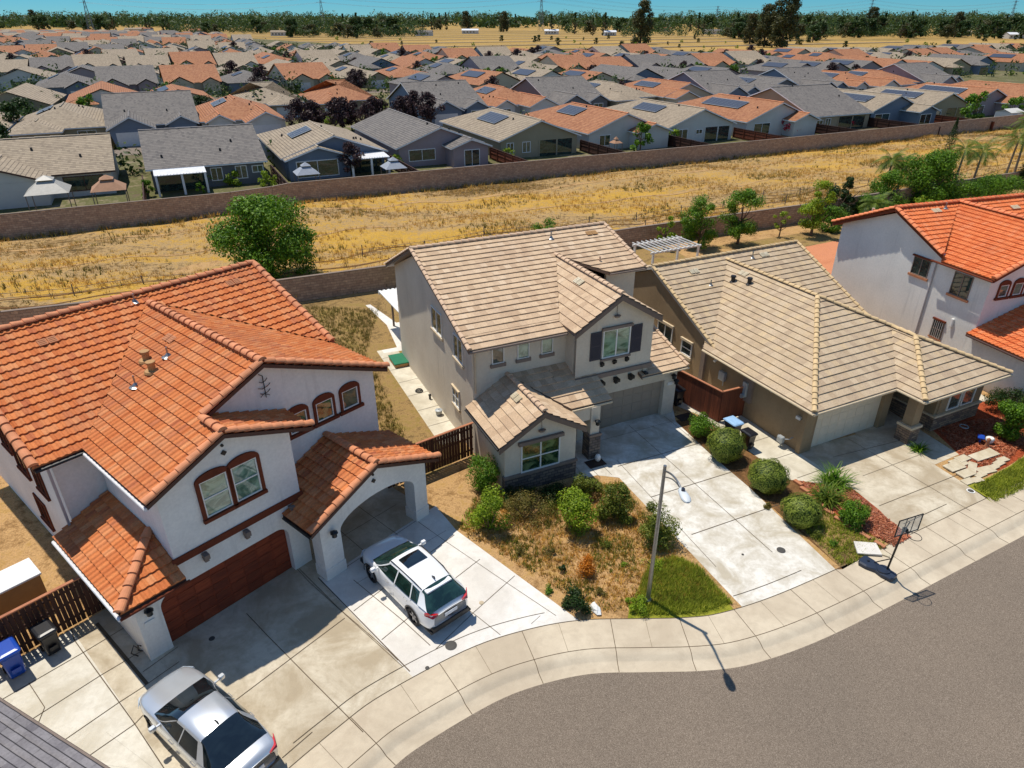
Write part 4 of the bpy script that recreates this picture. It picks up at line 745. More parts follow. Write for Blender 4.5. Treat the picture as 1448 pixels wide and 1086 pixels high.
w.prism([(7.65, -1.3, .85), (7.65, 2.8, .0), (7.65, 2.8, 2.7), (7.65, -1.3, 2.7)], (.2, 0, 0)); w.prism([(7.85, -1.35, .85), (11.2, -1.35, .85), (11.2, -1.35, 2.7), (7.85, -1.35, 2.7)], (0, .2, 0)); w.prism([(11.2, -1.2, 0), (11.2, 19.5, 0), (11.2, 19.5, 2.7), (11.2, 12.6, 5.45), (11.2, 6.5, 2.7), (11.2, -1.2, 2.7)], (-.2, 0, 0)); w.box(5.55, -1.6, .95, 6.1, -1.1, 2.7); w.prism([(.3, 19.3, 0), (11, 19.3, 0), (11, 19.3, 2.7), (.3, 19.3, 2.7)], (0, .2, 0))
b = MB(); uvbox(b, 5.45, -1.7, 0, 6.2, -1.0, .82); uvbox(b, 7.6, -1.42, 0, 11.25, -1.1, .8); uvbox(b, 7.6, -1.1, 0, 7.9, 1.2, .8); b.build('stone_veneer', 'stone_veneer', T)
b = MB(); b.box(5.4, -1.75, .821, 6.25, -.95, .95); b.box(7.55, -1.48, .801, 11.3, -1.3, .9); b.box(7.55, -1.3, .801, 7.66, 1.2, .9); b.build('belt_trim', 'trim_cream', T)
apx = (5.35, 5.22, 5.4 + .02)
H.plane((-.42, -.62, ez), (-.42, 7.0, ez), (5.35, 12.7, 5.41), (5.35, 5.2, 5.41)); H.plane((-.42, -.62, ez), (5.1, -.62, ez), (8.15, 2.47, 4.17), (5.35, 5.2, 5.41))
H.plane((5.1, -2.12, ez), (5.1, -.62, ez), (8.15, 2.47, 4.17), (8.15, 1.08, 4.17)); H.plane((5.1, -2.12, ez), (11.6, -2.12, ez), (8.15, 1.08, 4.17))
H.plane((11.6, -2.12, ez), (11.6, 7.0, ez), (8.15, 7.0, 4.17), (8.15, 1.08, 4.17)); H.plane((8.152, 2.47, 4.17), (8.152, 9.9, 4.17), (5.35, 12.7, 5.41), (5.35, 5.2, 5.41))
zm = lambda v: 5.62 - .458 * (12.65 - v)
H.plane((-.05, 6.4, zm(6.4)), (.0, 6.4, zm(6.4)), (5.35, 12.2, zm(12.2)), (5.35, 12.65, 5.62), (-.05, 12.65, 5.62)); H.plane((5.35, 12.2, zm(12.2)), (8.15, 9.6, zm(9.6)), (11.6, 6.4, zm(6.4)), (11.6, 12.65, 5.62), (5.35, 12.65, 5.62)); H.plane((-.05, 12.65, 5.62), (11.6, 12.65, 5.62), (11.6, 20, 2.7), (-.05, 20, 2.7))
H.cap((-.42, -.62, ez + .03), (5.35, 5.2, 5.44)); H.cap((5.35, 5.2, 5.44), (8.15, 2.47, 4.2)); H.cap((8.15, 2.47, 4.2), (8.15, 1.08, 4.2)); H.cap((5.1, -2.12, ez + .03), (8.15, 1.08, 4.2)); H.cap((11.6, -2.12, ez + .03), (8.15, 1.08, 4.2)); H.cap((5.35, 5.2, 5.44), (5.35, 12.3, 5.44)); H.cap((-.05, 12.65, 5.64), (11.6, 12.65, 5.64)); H.cap((0, 6.5, zm(6.5)), (0, 12.6, 5.62), .1); H.cap((11.55, 6.4, zm(6.4)), (11.55, 12.6, 5.62), .1)
H.done()
b = MB(); pl = Fr((0, .2)); pl.rect(b, .7, 0, 5.5, 2.2, 0, -.05)
for i in range(4):
    for j in range(8): pl.rect(b, .8 + j * .585, .06 + i * .52, .8 + j * .585 + .53, .06 + i * .52 + .45, .002, .013)
b.build('garage_door', 'garage_cream', T)
for pts in ([(-.48, -.68, 2.68), (-.48, 7.0, 2.68)], [(-.48, -.68, 2.68), (5.05, -.68, 2.68)], [(5.05, -.68, 2.68), (5.05, -2.18, 2.68)], [(5.05, -2.18, 2.68), (11.62, -2.18, 2.68)]): gut(T, pts, 'trim_cream', .065)
window(T, Fr((0, -1.35)), 8.5, 1.05, 9.35, 2.15, 'glass_grey', None, .75); window(T, Fr((0, -1.35)), 9.6, 1.05, 10.45, 2.15, 'glass_grey', None, .75)
pl = Lf((.1, 0)); window(T, pl, 10.3, 1.55, 11.6, 2.55, 'glass_dark', 'v', sill=(.12, .18, .12, 'trim_cream'), head=(.12, .14, .12, 'trim_cream')); window(T, pl, 8.5, 1.5, 9.3, 2.25, 'glass_dark', None, .5, sill=(.12, .18, .12, 'trim_cream'), head=(.12, .12, .12, 'trim_cream'))
b = MB(); b.box(-.06, 3.5, 1.0, .098, 4.2, 2.35); b.build('meter_panel', 'trim_taupe', T); b = MB(); b.box(-.2, 3.75, 1.3, -.062, 4.05, 2.1, .02); b.tube([(-.2, 3.9, 1.35), (-.32, 3.9, 1.35)], .12, 12); b.build('electric_meter', 'box_grey', T)
b = MB(); b.box(-.1, 5.5, 1.35, .098, 5.95, 1.85, .02); b.tube([(0, 5.6, 1.33), (0, 5.6, 1.05)], .03, 6); b.build('utility_box', 'box_grey', T)
b = MB(); b.box(-.45, .75, .28, -.2, 1.1, .6, .05); b.tube([(-.32, .9, .28), (-.32, .9, .0)], .025, 6); b.tube([(-.3, .7, .55), (-.2, .55, .6), (.05, .55, .65)], .025, 6); b.tube([(-.25, 1.15, .5), (-.1, 1.3, .45), (.08, 1.3, .1)], .03, 6); b.build('gas_meter', 'box_grey', T)
b = MB(); b.box(-.03, .35, 1.72, .098, .6, 1.86); b.build('number_plate', 'vinyl_white', T); b = MB(); b.box(-.05, 7.2, .0, .098, 7.5, 2.7); b.build('downspout', 'trim_taupe', T)
b = MB(); b.tube([(-.2, 2.1, 2.6), (-.32, 2.1, 2.5)], .07, 8); b.build('security_light', 'vinyl_white', T); b = MB(); b.tube([(-.02, 6.3, 2.35), (-.2, 6.3, 2.25)], .08, 8); b.build('security_light', 'vinyl_white', T)
b = MB(); b.box(6.2, 2.75, 0, 7.2, 2.79, 2.1); b.build('front_door', 'door_brown', T)
nl = Vector((-.457, 0, 1)).normalized(); n1 = Vector((0, -.457, 1)).normalized()
for v_, u_ in ((10.2, 4.1), (9.2, 4.4)): b = MB(); p = Vector((u_, v_, ez + .459 * (u_ + .42))); b.lathe([(.2, .0), (.12, .08), (.12, .3), (.17, .32), (.15, .4)], p, 12); b.build('roof_vent', 'iron_black', H.roof)
vent_pair(H.roof, Vector((2.4, 11.6, zm(11.6))), n1, 'paver_stone'); vent_pair(H.roof, Vector((8.2, 11.9, zm(11.9))), n1, 'paver_stone'); vent_pair(H.roof, Vector((4.7, 10.2, ez + .459 * 5.12)), nl, 'paver_stone'); pipe_vent(H.roof, Vector((2.8, 10.6, zm(10.6))), .04, .35, .25); pipe_vent(H.roof, Vector((7.2, 12.0, zm(12))), .04, .45, .25)
# ---------------------------------------------------------------- far right two-storey house
H = House('white_house', (26.3, 35.6), 18.5, 'pale two-storey stucco house with bright orange tiles, cut by the right edge', 'stucco_pale', 'tile_bright', 'cap_bright', 'trim_brown', 'barrel')
T = H.t; w = H.w
w.prism([(0, 0, 0), (0, 11.4, 0), (0, 11.4, 6.2), (0, 7.1, 7.95), (0, 3.0, 6.25), (0, 0, 6.0)], (.2, 0, 0)); w.prism([(.2, 0, 0), (9.6, 0, 0), (9.6, 0, 6.0), (4.7, 0, 8.0), (.2, 0, 6.05)], (0, .2, 0)); w.prism([(.2, 11.2, 0), (18, 11.2, 0), (18, 11.2, 6.1), (.2, 11.2, 6.1)], (0, .2, 0)); w.prism([(9.6, .2, 0), (9.6, 5, 0), (9.6, 5, 6), (9.6, .2, 6)], (-.2, 0, 0)); w.prism([(9.6, 4.8, 0), (18, 4.8, 0), (18, 4.8, 6), (9.6, 4.8, 6)], (0, .2, 0)); w.prism([(18, 4.8, 0), (18, 11.4, 0), (18, 11.4, 6.1), (18, 7.1, 7.9), (18, 4.8, 6.5)], (-.2, 0, 0))
w.prism([(-.15, -6.5, 0), (-.15, -.02, 0), (-.15, -.02, 2.8), (-.15, -6.5, 2.8)], (.2, 0, 0)); w.prism([(-.15, -6.7, 0), (7, -6.7, 0), (7, -6.7, 2.8), (-.15, -6.7, 2.8)], (0, .2, 0))
zr = 8.2; vr = 7.1
H.plane((-.42, 3.0, 6.4), (4.7, vr, zr), (-.42, vr, zr)); H.plane((-.42, -.42, 6.1), (4.7, -.42, zr), (4.7, vr, zr), (-.42, 3.0, 6.1 + .0)); H.plane((4.7, -.42, zr), (9.9, -.42, 6.1), (9.9, 3.0, 6.1), (4.7, vr, zr)); H.plane((4.7, vr, zr), (9.9, 3.0, 6.3), (18.4, 3.0, 6.3), (18.4, vr, zr)); H.plane((-.42, vr, zr), (18.4, vr, zr), (18.4, 11.9, 6.1), (-.42, 11.9, 6.1))
H.plane((-.62, -7, 2.85), (-.62, 0, 2.85), (3.4, 0, 4.15), (3.4, -7, 4.15)); H.plane((3.4, -7, 4.15), (3.4, 0, 4.15), (7.4, 0, 2.85), (7.4, -7, 2.85))
H.cap((-.42, vr, zr + .02), (18.4, vr, zr + .02)); H.cap((4.7, -.42, zr + .02), (4.7, vr, zr + .02)); H.cap((-.37, 3.1, 6.45), (-.37, vr, zr)); H.cap((-.37, vr, zr), (-.37, 11.9, 6.12)); H.cap((-.42, -.37, 6.12), (4.7, -.37, zr)); H.cap((4.7, -.37, zr), (9.9, -.37, 6.12)); H.cap((3.4, -7, 4.17), (3.4, 0, 4.17))
H.done()
gut(T, [(-.5, -.4, 6.02), (-.5, 3.6, 6.02)], 'trim_brown', .06); gut(T, [(-.68, -7, 2.78), (-.68, -.1, 2.78)], 'fascia_brown', .06)
pl = Lf((0, 0)); window(T, pl, 3.98, 4.75, 5.1, 5.75, 'glass_dark', 'v', trim='trim_taupe', sill=(.15, .14, .1, 'trim_terra'), head=(.15, .1, .12, 'trim_brown'), fw=.04); window(T, pl, 1.08, 4.45, 2.2, 5.7, 'glass_dark', 'v', trim='trim_taupe', sill=(.15, .14, .1, 'trim_terra'), fw=.04); window(T, pl, 1.9, 1.6, 2.6, 2.6, 'glass_grey', 'v', .5, trim='trim_taupe', sill=(.08, .08, .08, 'trim_terra'), head=(.08, .1, .12, 'trim_brown'), fw=.04)
b = MB()
for k in range(6): b.tube([(-.1, 1.93 + k * .13, 1.58), (-.1, 1.93 + k * .13, 2.62)], .014, 5)
b.build('window_bars', 'vinyl_white', T)
b = MB(); b.box(-.14, 1.35, 2.6, -.003, 1.5, 3.1, .02); b.build('security_light', 'vinyl_white', T); b = MB(); b.tube([(-.06, 3.55, 5.8), (-.06, 3.55, .1)], .045, 8); b.build('downspout', 'downspout_grey', T)
pl = Fr((0, 0))
for a in (.78, 1.86, 2.94): arched(T, pl, a, 4.85, a + .62, 5.55, .16, 'glass_grey', None, None, .07, .11)
n1 = Vector((0, -.44, 1)).normalized(); zz_ = lambda v: 8.2 - .439 * (7.1 - v)
vent_pair(H.roof, Vector((2.3, 6.4, zz_(6.4))), n1, 'trim_cream'); pipe_vent(H.roof, Vector((3.2, 6.7, zz_(6.7))), .04, .4, .3); vent_pair(H.roof, Vector((8.5, 6.0, zz_(6.0))), n1, 'trim_cream'); vent_pair(H.roof, Vector((5.9, 3.9, 7.72)), Vector((.4, 0, 1)).normalized(), 'trim_cream'); pipe_vent(H.roof, Vector((.9, 10, 6.98)), .09, .5, .2, 'paver_stone')
# neighbour's roof in the bottom left corner
t = empty('grey_roofed_building', (-13.5, 11.88, 0), R(-26.2), 'low building with a weathered grey shingle roof, cut by the bottom left corner', 'building')
b = MB(); b.prism([(-7, -6.5, 0), (9, -6.5, 0), (9, -.4, 0), (-7, -.4, 0)], (0, 0, 2.5)); b.build('wall', 'stucco_beige', t)
b = MB(); roof_plane(b, [(-8, .0, 2.7), (-8, -5, 4.0), (9.5, -5, 4.0), (9.5, 0, 2.7)], 'flat', random.Random(3)); deck(b, [(-8, .0, 2.69), (-8, -5, 3.99), (9.5, -5, 3.99), (9.5, 0, 2.69)]); b.build('roof', 'shingle_grey', t)
b = MB(); b.tube([(-8, .05, 2.66), (9.5, .05, 2.66)], .06, 6); b.build('gutter', 'fascia_taupe', t)

# ================================================================ cars
def interp(tab, x):
    xs = [t[0] for t in tab]
    if x >= xs[0]: return tab[0][1:]
    for a, b in zip(tab, tab[1:]):
        if b[0] <= x <= a[0]:
            k = (a[0] - x) / (a[0] - b[0]); return tuple(p + (q - p) * k for p, q in zip(a[1:], b[1:]))
    return tab[-1][1:]
def dense(tab, n=3):
    out = []
    for i in range(len(tab) - 1):
        p0, p1, p2, p3 = [np.array(tab[min(max(j, 0), len(tab) - 1)]) for j in (i - 1, i, i + 1, i + 2)]
        for k in range(n):
            t = k / n; out.append(tuple(.5 * (2 * p1 + (p2 - p0) * t + (2 * p0 - 5 * p1 + 4 * p2 - p3) * t * t + (3 * p1 - p0 - 3 * p2 + p3) * t ** 3)))
    return out + [tuple(tab[-1])]
def car(name, label, loc, heading, body, cab, wheels, wr, paint, roofpaint, glass, roof_x, pillars, kind):
    t = empty(name, (loc[0], loc[1], .015), R(heading), label, 'car')
    mb = MB(); rows = []
    for x, hw, zt, zb in dense(body, 4):
        half = [(0, zb), (.80 * hw, zb), (.93 * hw, zb + .05), (.985 * hw, zb + .16), (1.0 * hw, zb + (zt - zb) * .42), (.992 * hw, zb + (zt - zb) * .62), (.975 * hw, zb + (zt - zb) * .80), (.945 * hw, zt - .055), (.90 * hw, zt - .015), (.80 * hw, zt + .008), (.55 * hw, zt + .03), (.25 * hw, zt + .042), (0, zt + .045)]
        rows.append([(x, y, z) for y, z in half] + [(x, -y, z) for y, z in half[-2:0:-1]])
    mb.grid(rows, True); mb.poly(rows[0]); mb.poly(list(reversed(rows[-1]))); bo = mb.build('body', [paint, 'trim_black'], t, True)
    # wheel arches are cut out of the body
    cm = MB()
    for x in wheels:
        for sy in (1, -1): cm.tube([(x, sy * .55, wr), (x, sy * 1.2, wr)], wr + .055, 28)
    cu = cm.build('cutter', paint, None); cu.matrix_world = t.matrix_world; cu.parent = t
    md = bo.modifiers.new('b', 'BOOLEAN'); md.object = cu; md.operation = 'DIFFERENCE'; md.solver = 'EXACT'
    bpy.context.view_layer.update(); dg = bpy.context.evaluated_depsgraph_get(); me = bpy.data.meshes.new_from_object(bo.evaluated_get(dg)); bo.modifiers.clear(); bo.data = me
    bpy.data.objects.remove(cu)
    # cabin glass
    mb = MB(); rows = []
    D_ = dense(cab, 4)
    for x, hb, zb, hr, zt in D_:
        half = [(hb, zb), (hb + (hr - hb) * .5, zb + (zt - zb) * .52), (hr, zb + (zt - zb) * .93), (hr * .93, zt), (hr * .5, zt + .028), (0, zt + .036)]
        rows.append([(x, y, z) for y, z in half] + [(x, -y, z) for y, z in half[-2::-1]])
    mb.grid(rows); mb.build('glass', glass, t, True)
    # roof panel
    rp = MB(); rows = []
    for x, hb, zb, hr, zt in D_:
        if roof_x[0] >= x >= roof_x[1]:
            half = [(hr + (hb - hr) * .12 + .008, zt - .07), (hr + .006, zt - .03), (hr * .93, zt + .009), (hr * .5, zt + .037), (0, zt + .046)]
            rows.append([(x, y, z) for y, z in half] + [(x, -y, z) for y, z in half[-2::-1]])
    rp.grid(rows)
    rp.build('roof', roofpaint, t, True)
    def sp(x, k, o=.012):   # a point on the cabin side at height fraction k
        hb, zb, hr, zt = interp(cab, x); y = hb + (hr - hb) * min(1, k / .93); return (x, y + o, zb + (zt - zb) * k * .93 / .93)
    for sg in (1, -1):
        for (xa, xb, wa, wb) in pillars:
            pm = MB(); rows = []
            for i in range(9):
                k = i / 8 * .97; x = xa + (xb - xa) * i / 8; w_ = wa + (wb - wa) * i / 8; row = []
                for c in range(6): p = sp(x + w_ * (.5 - c / 5), k, .022); row.append((p[0], sg * p[1], p[2]))
                rows.append(row)
            pm.grid(rows); pm.build('pillar', paint, t, True)
    for x in wheels:
        for sg in (1, -1):
            m = MB(); y0 = sg * (.70 if kind == 'suv' else .69); y1 = sg * (.915 if kind == 'suv' else .895); rows = []
            for r_, yy in ((wr * .6, y0), (wr * .93, y0), (wr, y0 + sg * .03), (wr, y1 - sg * .035), (wr * .95, y1), (wr * .68, y1), (wr * .66, y1 - sg * .03)):
                rows.append([(x + r_ * math.cos(2 * math.pi * k / 28), yy, wr + r_ * math.sin(2 * math.pi * k / 28)) for k in range(28)])
            m.grid(rows, True); ty = m.build('wheel', 'tyre', t, True)
            m = MB(); c = Vector((x, y1 - sg * .03, wr)); m.tube([c - Vector((0, sg * .09, 0)), c - Vector((0, sg * .055, 0))], wr * .66, 24)
            for k in range(5 if kind == 'suv' else 10):
                a = 2 * math.pi * k / (5 if kind == 'suv' else 10); d = Vector((math.cos(a), 0, math.sin(a))); e = Vector((-math.sin(a), 0, math.cos(a))) * (.05 if kind == 'suv' else .025)
                m.prism([c + d * .04 - e, c + d * wr * .66 - e * .8, c + d * wr * .66 + e * .8, c + d * .04 + e], (0, -sg * .05, 0))
            m.tube([c - Vector((0, sg * .05, 0)), c + Vector((0, sg * .008, 0))], .06, 12); m.build('rim', 'rim', ty)
    return t
def mirror(t, x, y, z, paint, w=.2):
    for sg in (1, -1):
        m = MB(); m.box(x - .09, min(sg * (y + .08), sg * (y + .08 + w)), z, x + .07, max(sg * (y + .08), sg * (y + .08 + w)), z + .15, .04); m.box(x - .03, min(sg * (y - .06), sg * (y + .1)), z + .01, x + .03, max(sg * (y - .06), sg * (y + .1)), z + .06, .01); m.build('mirror', paint, t, True)
def seam(t, body, xs, z0, z1, name='door'):
    for sg in (1, -1):
        m = MB()
        for x in xs:
            hw, zt, zb = interp(body, x); rows = []
            for i in range(7):
                z = z0 + (z1 - z0) * i / 6; f = (z - zb) / (zt - zb); y = hw * (1.0 if f < .45 else 1 - (f - .45) * .1); rows.append([(x - .006, sg * (y + .004), z), (x + .006, sg * (y + .004), z)])
            m.grid(rows)
        m.build('door_seam', 'trim_black', t)
        for x in xs[:2]: m = MB(); hw, zt, zb = interp(body, x - .75); y = sg * (hw * .985); m.tube([(x - .88, y, zt - .17), (x - .88, y + sg * .03, zt - .16), (x - .68, y + sg * .03, zt - .16), (x - .68, y, zt - .17)], .012, 5); m.build('door_handle', 'rim', t)
# white crossover on the white driveway
B1 = [(2.36, .44, .64, .42), (2.30, .62, .74, .30), (2.12, .79, .85, .22), (1.75, .885, .95, .20), (1.25, .92, 1.03, .20), (.8, .925, 1.06, .20), (-.4, .93, 1.07, .20), (-1.5, .925, 1.10, .22), (-2.0, .89, 1.10, .26), (-2.25, .82, 1.05, .32), (-2.36, .68, .92, .42)]
C1 = [(1.32, .78, 1.02, .74, 1.03), (1.0, .82, 1.04, .70, 1.20), (.6, .85, 1.06, .65, 1.44), (.2, .87, 1.07, .635, 1.58), (-.4, .875, 1.085, .635, 1.63), (-1.0, .87, 1.11, .62, 1.615), (-1.5, .855, 1.14, .59, 1.555), (-1.8, .84, 1.15, .57, 1.46), (-2.05, .81, 1.13, .58, 1.30), (-2.28, .77, 1.08, .66, 1.10)]
SUV = car('suv', 'white crossover with a glass sunroof and black roof rails parked beside the arched porch', (-3.66, 18.58), 131.6, B1, C1, (1.36, -1.38), .36, 'paint_white', 'paint_white', 'car_glass_green', (.36, -1.66),
          [(1.08, .2, .1, .12), (-.28, -.3, .05, .07), (-1.25, -1.1, .05, .06), (-1.92, -1.62, .5, .2)], 'suv')
t = SUV; mirror(t, .78, .92, 1.05, 'paint_white'); seam(t, B1, (.95, -.22, -1.25), .3, 1.02)
b = MB(); rows = [[(x, y, 1.655 + dz_ + .028 * (1 - (y / .45) ** 2)) for y in (-.42, -.2, 0, .2, .42)] for x, dz_ in ((.08, .0), (-.2, .018), (-.52, .026))]; b.grid(rows); b.build('sunroof', 'car_glass', t, True)
for sg in (1, -1): b = MB(); b.tube([(.3, sg * .61, 1.58), (.1, sg * .625, 1.64), (-1.2, sg * .60, 1.64), (-1.55, sg * .57, 1.55)], .018, 6); b.build('roof_rail', 'trim_black', t)
b = MB(); b.prism([(-1.35, -.02, 1.67), (-1.55, -.02, 1.66), (-1.5, -.02, 1.74)], (0, .04, 0)); b.build('antenna', 'trim_black', t)
b = MB(); b.box(-1.82, -.53, 1.475, -1.6, .53, 1.535, .028); b.build('spoiler', 'paint_white', t, True)
for sg in (1, -1):
    y0, y1 = sorted((sg * .55, sg * .89)); b = MB(); b.prism([(-2.10, sg * .885, .98), (-2.10, sg * .885, 1.10), (-2.36, sg * .68, 1.06), (-2.37, sg * .5, 1.02), (-2.37, sg * .5, .96), (-2.36, sg * .72, .90)], (-.02, sg * .015, .012)); b.build('tail_light', 'tail_red', t)
    b = MB(); b.prism([(2.0, sg * .865, .80), (2.27, sg * .70, .74), (2.32, sg * .52, .70), (2.31, sg * .52, .64), (2.27, sg * .74, .66), (2.0, sg * .88, .72)], (.02, 0, .02)); b.build('headlight', 'head_clear', t)
b = MB(); b.box(-2.42, -.78, .32, -2.2, .78, .5, .04); b.box(-2.4, -.86, .26, -1.9, .86, .34, .03); b.box(2.1, -.8, .24, 2.36, .8, .42, .04); b.build('bumper', 'trim_black', t, True)
for x in (1.36, -1.38):
    for sg in (1, -1):
        b = MB(); rows = [[(x + r_ * math.cos(R(a)), sg * .932, .36 + r_ * math.sin(R(a))) for a in range(-8, 190, 11)] for r_ in (.41, .47)]; b.grid(rows); b.build('wheel_arch', 'trim_black', t)
b = MB(); b.box(-2.405, -.26, .74, -2.385, .26, .88); b.build('license_plate', 'plate', t)
b = MB(); b.box(-2.37, -.35, .925, -2.33, .35, .95); b.build('chrome_strip', 'rim', t)
# silver saloon at the bottom edge
B2 = [(2.46, .44, .55, .38), (2.38, .64, .65, .28), (2.16, .81, .76, .2), (1.7, .91, .85, .17), (1.15, .925, .92, .17), (.5, .93, .95, .17), (-.6, .93, .97, .18), (-1.4, .92, 1.0, .2), (-1.95, .88, 1.0, .24), (-2.3, .80, .96, .3), (-2.43, .64, .84, .4)]
C2 = [(1.2, .78, .93, .74, .94), (.85, .81, .95, .68, 1.10), (.4, .84, .96, .61, 1.31), (0, .86, .97, .585, 1.39), (-.5, .865, .98, .575, 1.415), (-1.0, .855, .995, .56, 1.37), (-1.45, .83, 1.0, .57, 1.22), (-1.95, .78, 1.0, .66, 1.02)]
t = car('sedan', 'silver saloon car with a dark rear window at the bottom edge of the photo', (-8.87, 12.72), 143.4, B2, C2, (1.42, -1.42), .34, 'paint_silver', 'paint_silver', 'car_glass', (.2, -1.0), [(1.0, .12, .08, .08), (-.25, -.28, .05, .05), (-1.3, -.98, .32, .2)], 'sedan')
mirror(t, .72, .90, .93, 'paint_silver'); seam(t, B2, (.9, -.2, -1.15), .28, .93)
for sg in (1, -1):
    b = MB(); b.prism([(-2.1, sg * .875, .84), (-2.05, sg * .875, .94), (-2.38, sg * .72, .92), (-2.42, sg * .5, .88), (-2.42, sg * .5, .82), (-2.38, sg * .74, .8)], (-.025, sg * .012, .012)); b.build('tail_light', 'tail_red', t)
    b = MB(); b.prism([(2.0, sg * .875, .70), (2.3, sg * .72, .64), (2.4, sg * .5, .60), (2.39, sg * .5, .55), (2.33, sg * .74, .56), (2.0, sg * .9, .62)], (.02, 0, .02)); b.build('headlight', 'head_clear', t)
b = MB(); b.prism([(-.78, -.02, 1.45), (-.98, -.02, 1.44), (-.93, -.02, 1.5)], (0, .04, 0)); b.build('antenna', 'trim_black', t)
b = MB(); b.box(-2.46, -.26, .58, -2.44, .26, .72); b.build('license_plate', 'plate', t); b = MB(); b.box(-2.45, -.74, .3, -2.25, .74, .42, .04); b.build('bumper', 'trim_black', t, True)

# ================================================================ street lamp and basketball hoop
t = empty('street_lamp', (4.91, 18.04, 0), 0, 'grey galvanised street lamp with a curved arm, standing in the green grass', 'street lamp')
b = MB(); b.tube([(0, 0, 0), (0, 0, 5.95)], [.085, .055], 12); b.lathe([(.14, 0), (.14, .1), (.1, .16)], (0, 0, 0), 12); b.build('pole', 'galvanised', t)
b = MB(); d = Vector((.11, -.99, 0)).normalized(); pts = [Vector((0, 0, 5.75)) + d * (k / 8 * 1.45) + Vector((0, 0, .42 * math.sin(R(k / 8 * 105)))) for k in range(9)]; b.tube(pts, .032, 8); pts2 = [Vector((0, 0, 5.5)) + d * (k / 8 * 1.4) + Vector((0, 0, .6 * math.sin(R(k / 8 * 90)))) for k in range(9)]; b.tube(pts2, .02, 6); b.build('arm', 'galvanised', t)
b = MB(); c = Vector((0, 0, 6.12)) + d * 1.45; rows = []
for k, (o, wd_, hh) in enumerate([(0, .06, .05), (.08, .11, .07), (.3, .14, .09), (.48, .15, .09), (.62, .12, .06), (.68, .06, .03)]):
    q = c + d * o; s_ = Vector((d.y, -d.x, 0)); rows.append([q + s_ * wd_ * math.cos(2 * math.pi * j / 12) + Vector((0, 0, hh * math.sin(2 * math.pi * j / 12))) for j in range(12)])
b.grid(rows, True); b.poly(rows[-1]); b.poly(list(reversed(rows[0]))); hd = b.build('lamp_head', 'lamp_head', t, True)
b = MB(); q = c + d * .2; b.lathe([(.055, 0), (.055, .09), (.03, .11)], (q.x, q.y, q.z + .06), 12); b.build('photocell', 'plastic_navy', hd)
t = empty('basketball_hoop', (14.2, 19.42, 0), 0, 'portable basketball hoop with a clear framed backboard and dark base on the pavement', 'basketball hoop')
dx = Vector((.93, .36, 0)); nx = Vector((.37, -.93, 0)).normalized()
b = MB(); a = Vector((-.66, .68, 0)); e = Vector((.14, -.35, 0)); l = (a - e); ld = l.normalized(); s_ = Vector((-ld.y, ld.x, 0)); rows = []
for k, wd_ in ((0, .16), (.06, .24), (.3, .27), (.5, .2), (.75, .3), (.95, .3), (1.0, .2)):
    q = e + l * k; rows.append([q + s_ * wd_ * x_ + Vector((0, 0, z_)) for x_, z_ in ((-1, .02), (-1, .14), (-.8, .19), (0, .2), (.8, .19), (1, .14), (1, .02))])
b.grid(rows); b.poly(rows[-1]); b.poly(list(reversed(rows[0]))); b.tube([e + l * .35 + Vector((0, 0, .19)), e + l * .35 + Vector((0, 0, .235))], .24, 20); b.build('base', 'plastic_navy', t, False)
b = MB(); q = e + l * .8 + Vector((0, 0, .19)); b.tube([q, q + Vector((0, 0, .04))], .05, 10); b.build('filler_cap', 'plastic_black', t)
b = MB(); b.tube([(.0, .02, .15), (-.1, -.25, 2.35)], .038, 10); b.tube([(-.3, .4, .2), (-.02, -.0, .75)], .02, 6); b.build('pole', 'iron_black', t)
bc = Vector((-.02, -.33, 2.62)); up = Vector((0, 0, 1))
b = MB(); W_, H_ = .56, .36
for p, q, r_ in ((-W_, -H_, 0), (-W_, H_, 0)): b.tube([bc + dx * -W_ + up * q, bc + dx * W_ + up * q], .022, 6)
for x_ in (-W_, W_): b.tube([bc + dx * x_ - up * H_, bc + dx * x_ + up * H_], .022, 6)
for x_ in (-.19, .19): b.tube([bc + dx * x_ - up * H_, bc + dx * x_ + up * H_], .014, 6)
b.build('backboard_frame', 'iron_black', t)
s = NT('acrylic'); s.base(srgb(225, 228, 220)); s.rough(.15); s.b.inputs['Alpha'].default_value = .25
b = MB(); b.prism([bc + dx * -W_ - up * H_, bc + dx * W_ - up * H_, bc + dx * W_ + up * H_, bc + dx * -W_ + up * H_], nx * .008); b.build('backboard', 'acrylic', t)
b = MB(); rc = bc + nx * .32 - up * .26; b.tube([rc + dx * .23 * math.cos(2 * math.pi * k / 24) + nx * .23 * math.sin(2 * math.pi * k / 24) for k in range(25)], .012, 6, False); b.tube([bc - up * .26, bc - up * .26 + nx * .1], .05, 8); b.build('rim', 'iron_black', t)
b = MB(); b.tube([(-.1, -.25, 2.2), bc + up * .15], .02, 6); b.tube([(-.1, -.25, 2.35), bc - up * .25], .02, 6); b.box(-.14, -.36, 2.32, -.0, -.22, 2.46); b.build('bracket', 'iron_black', t)

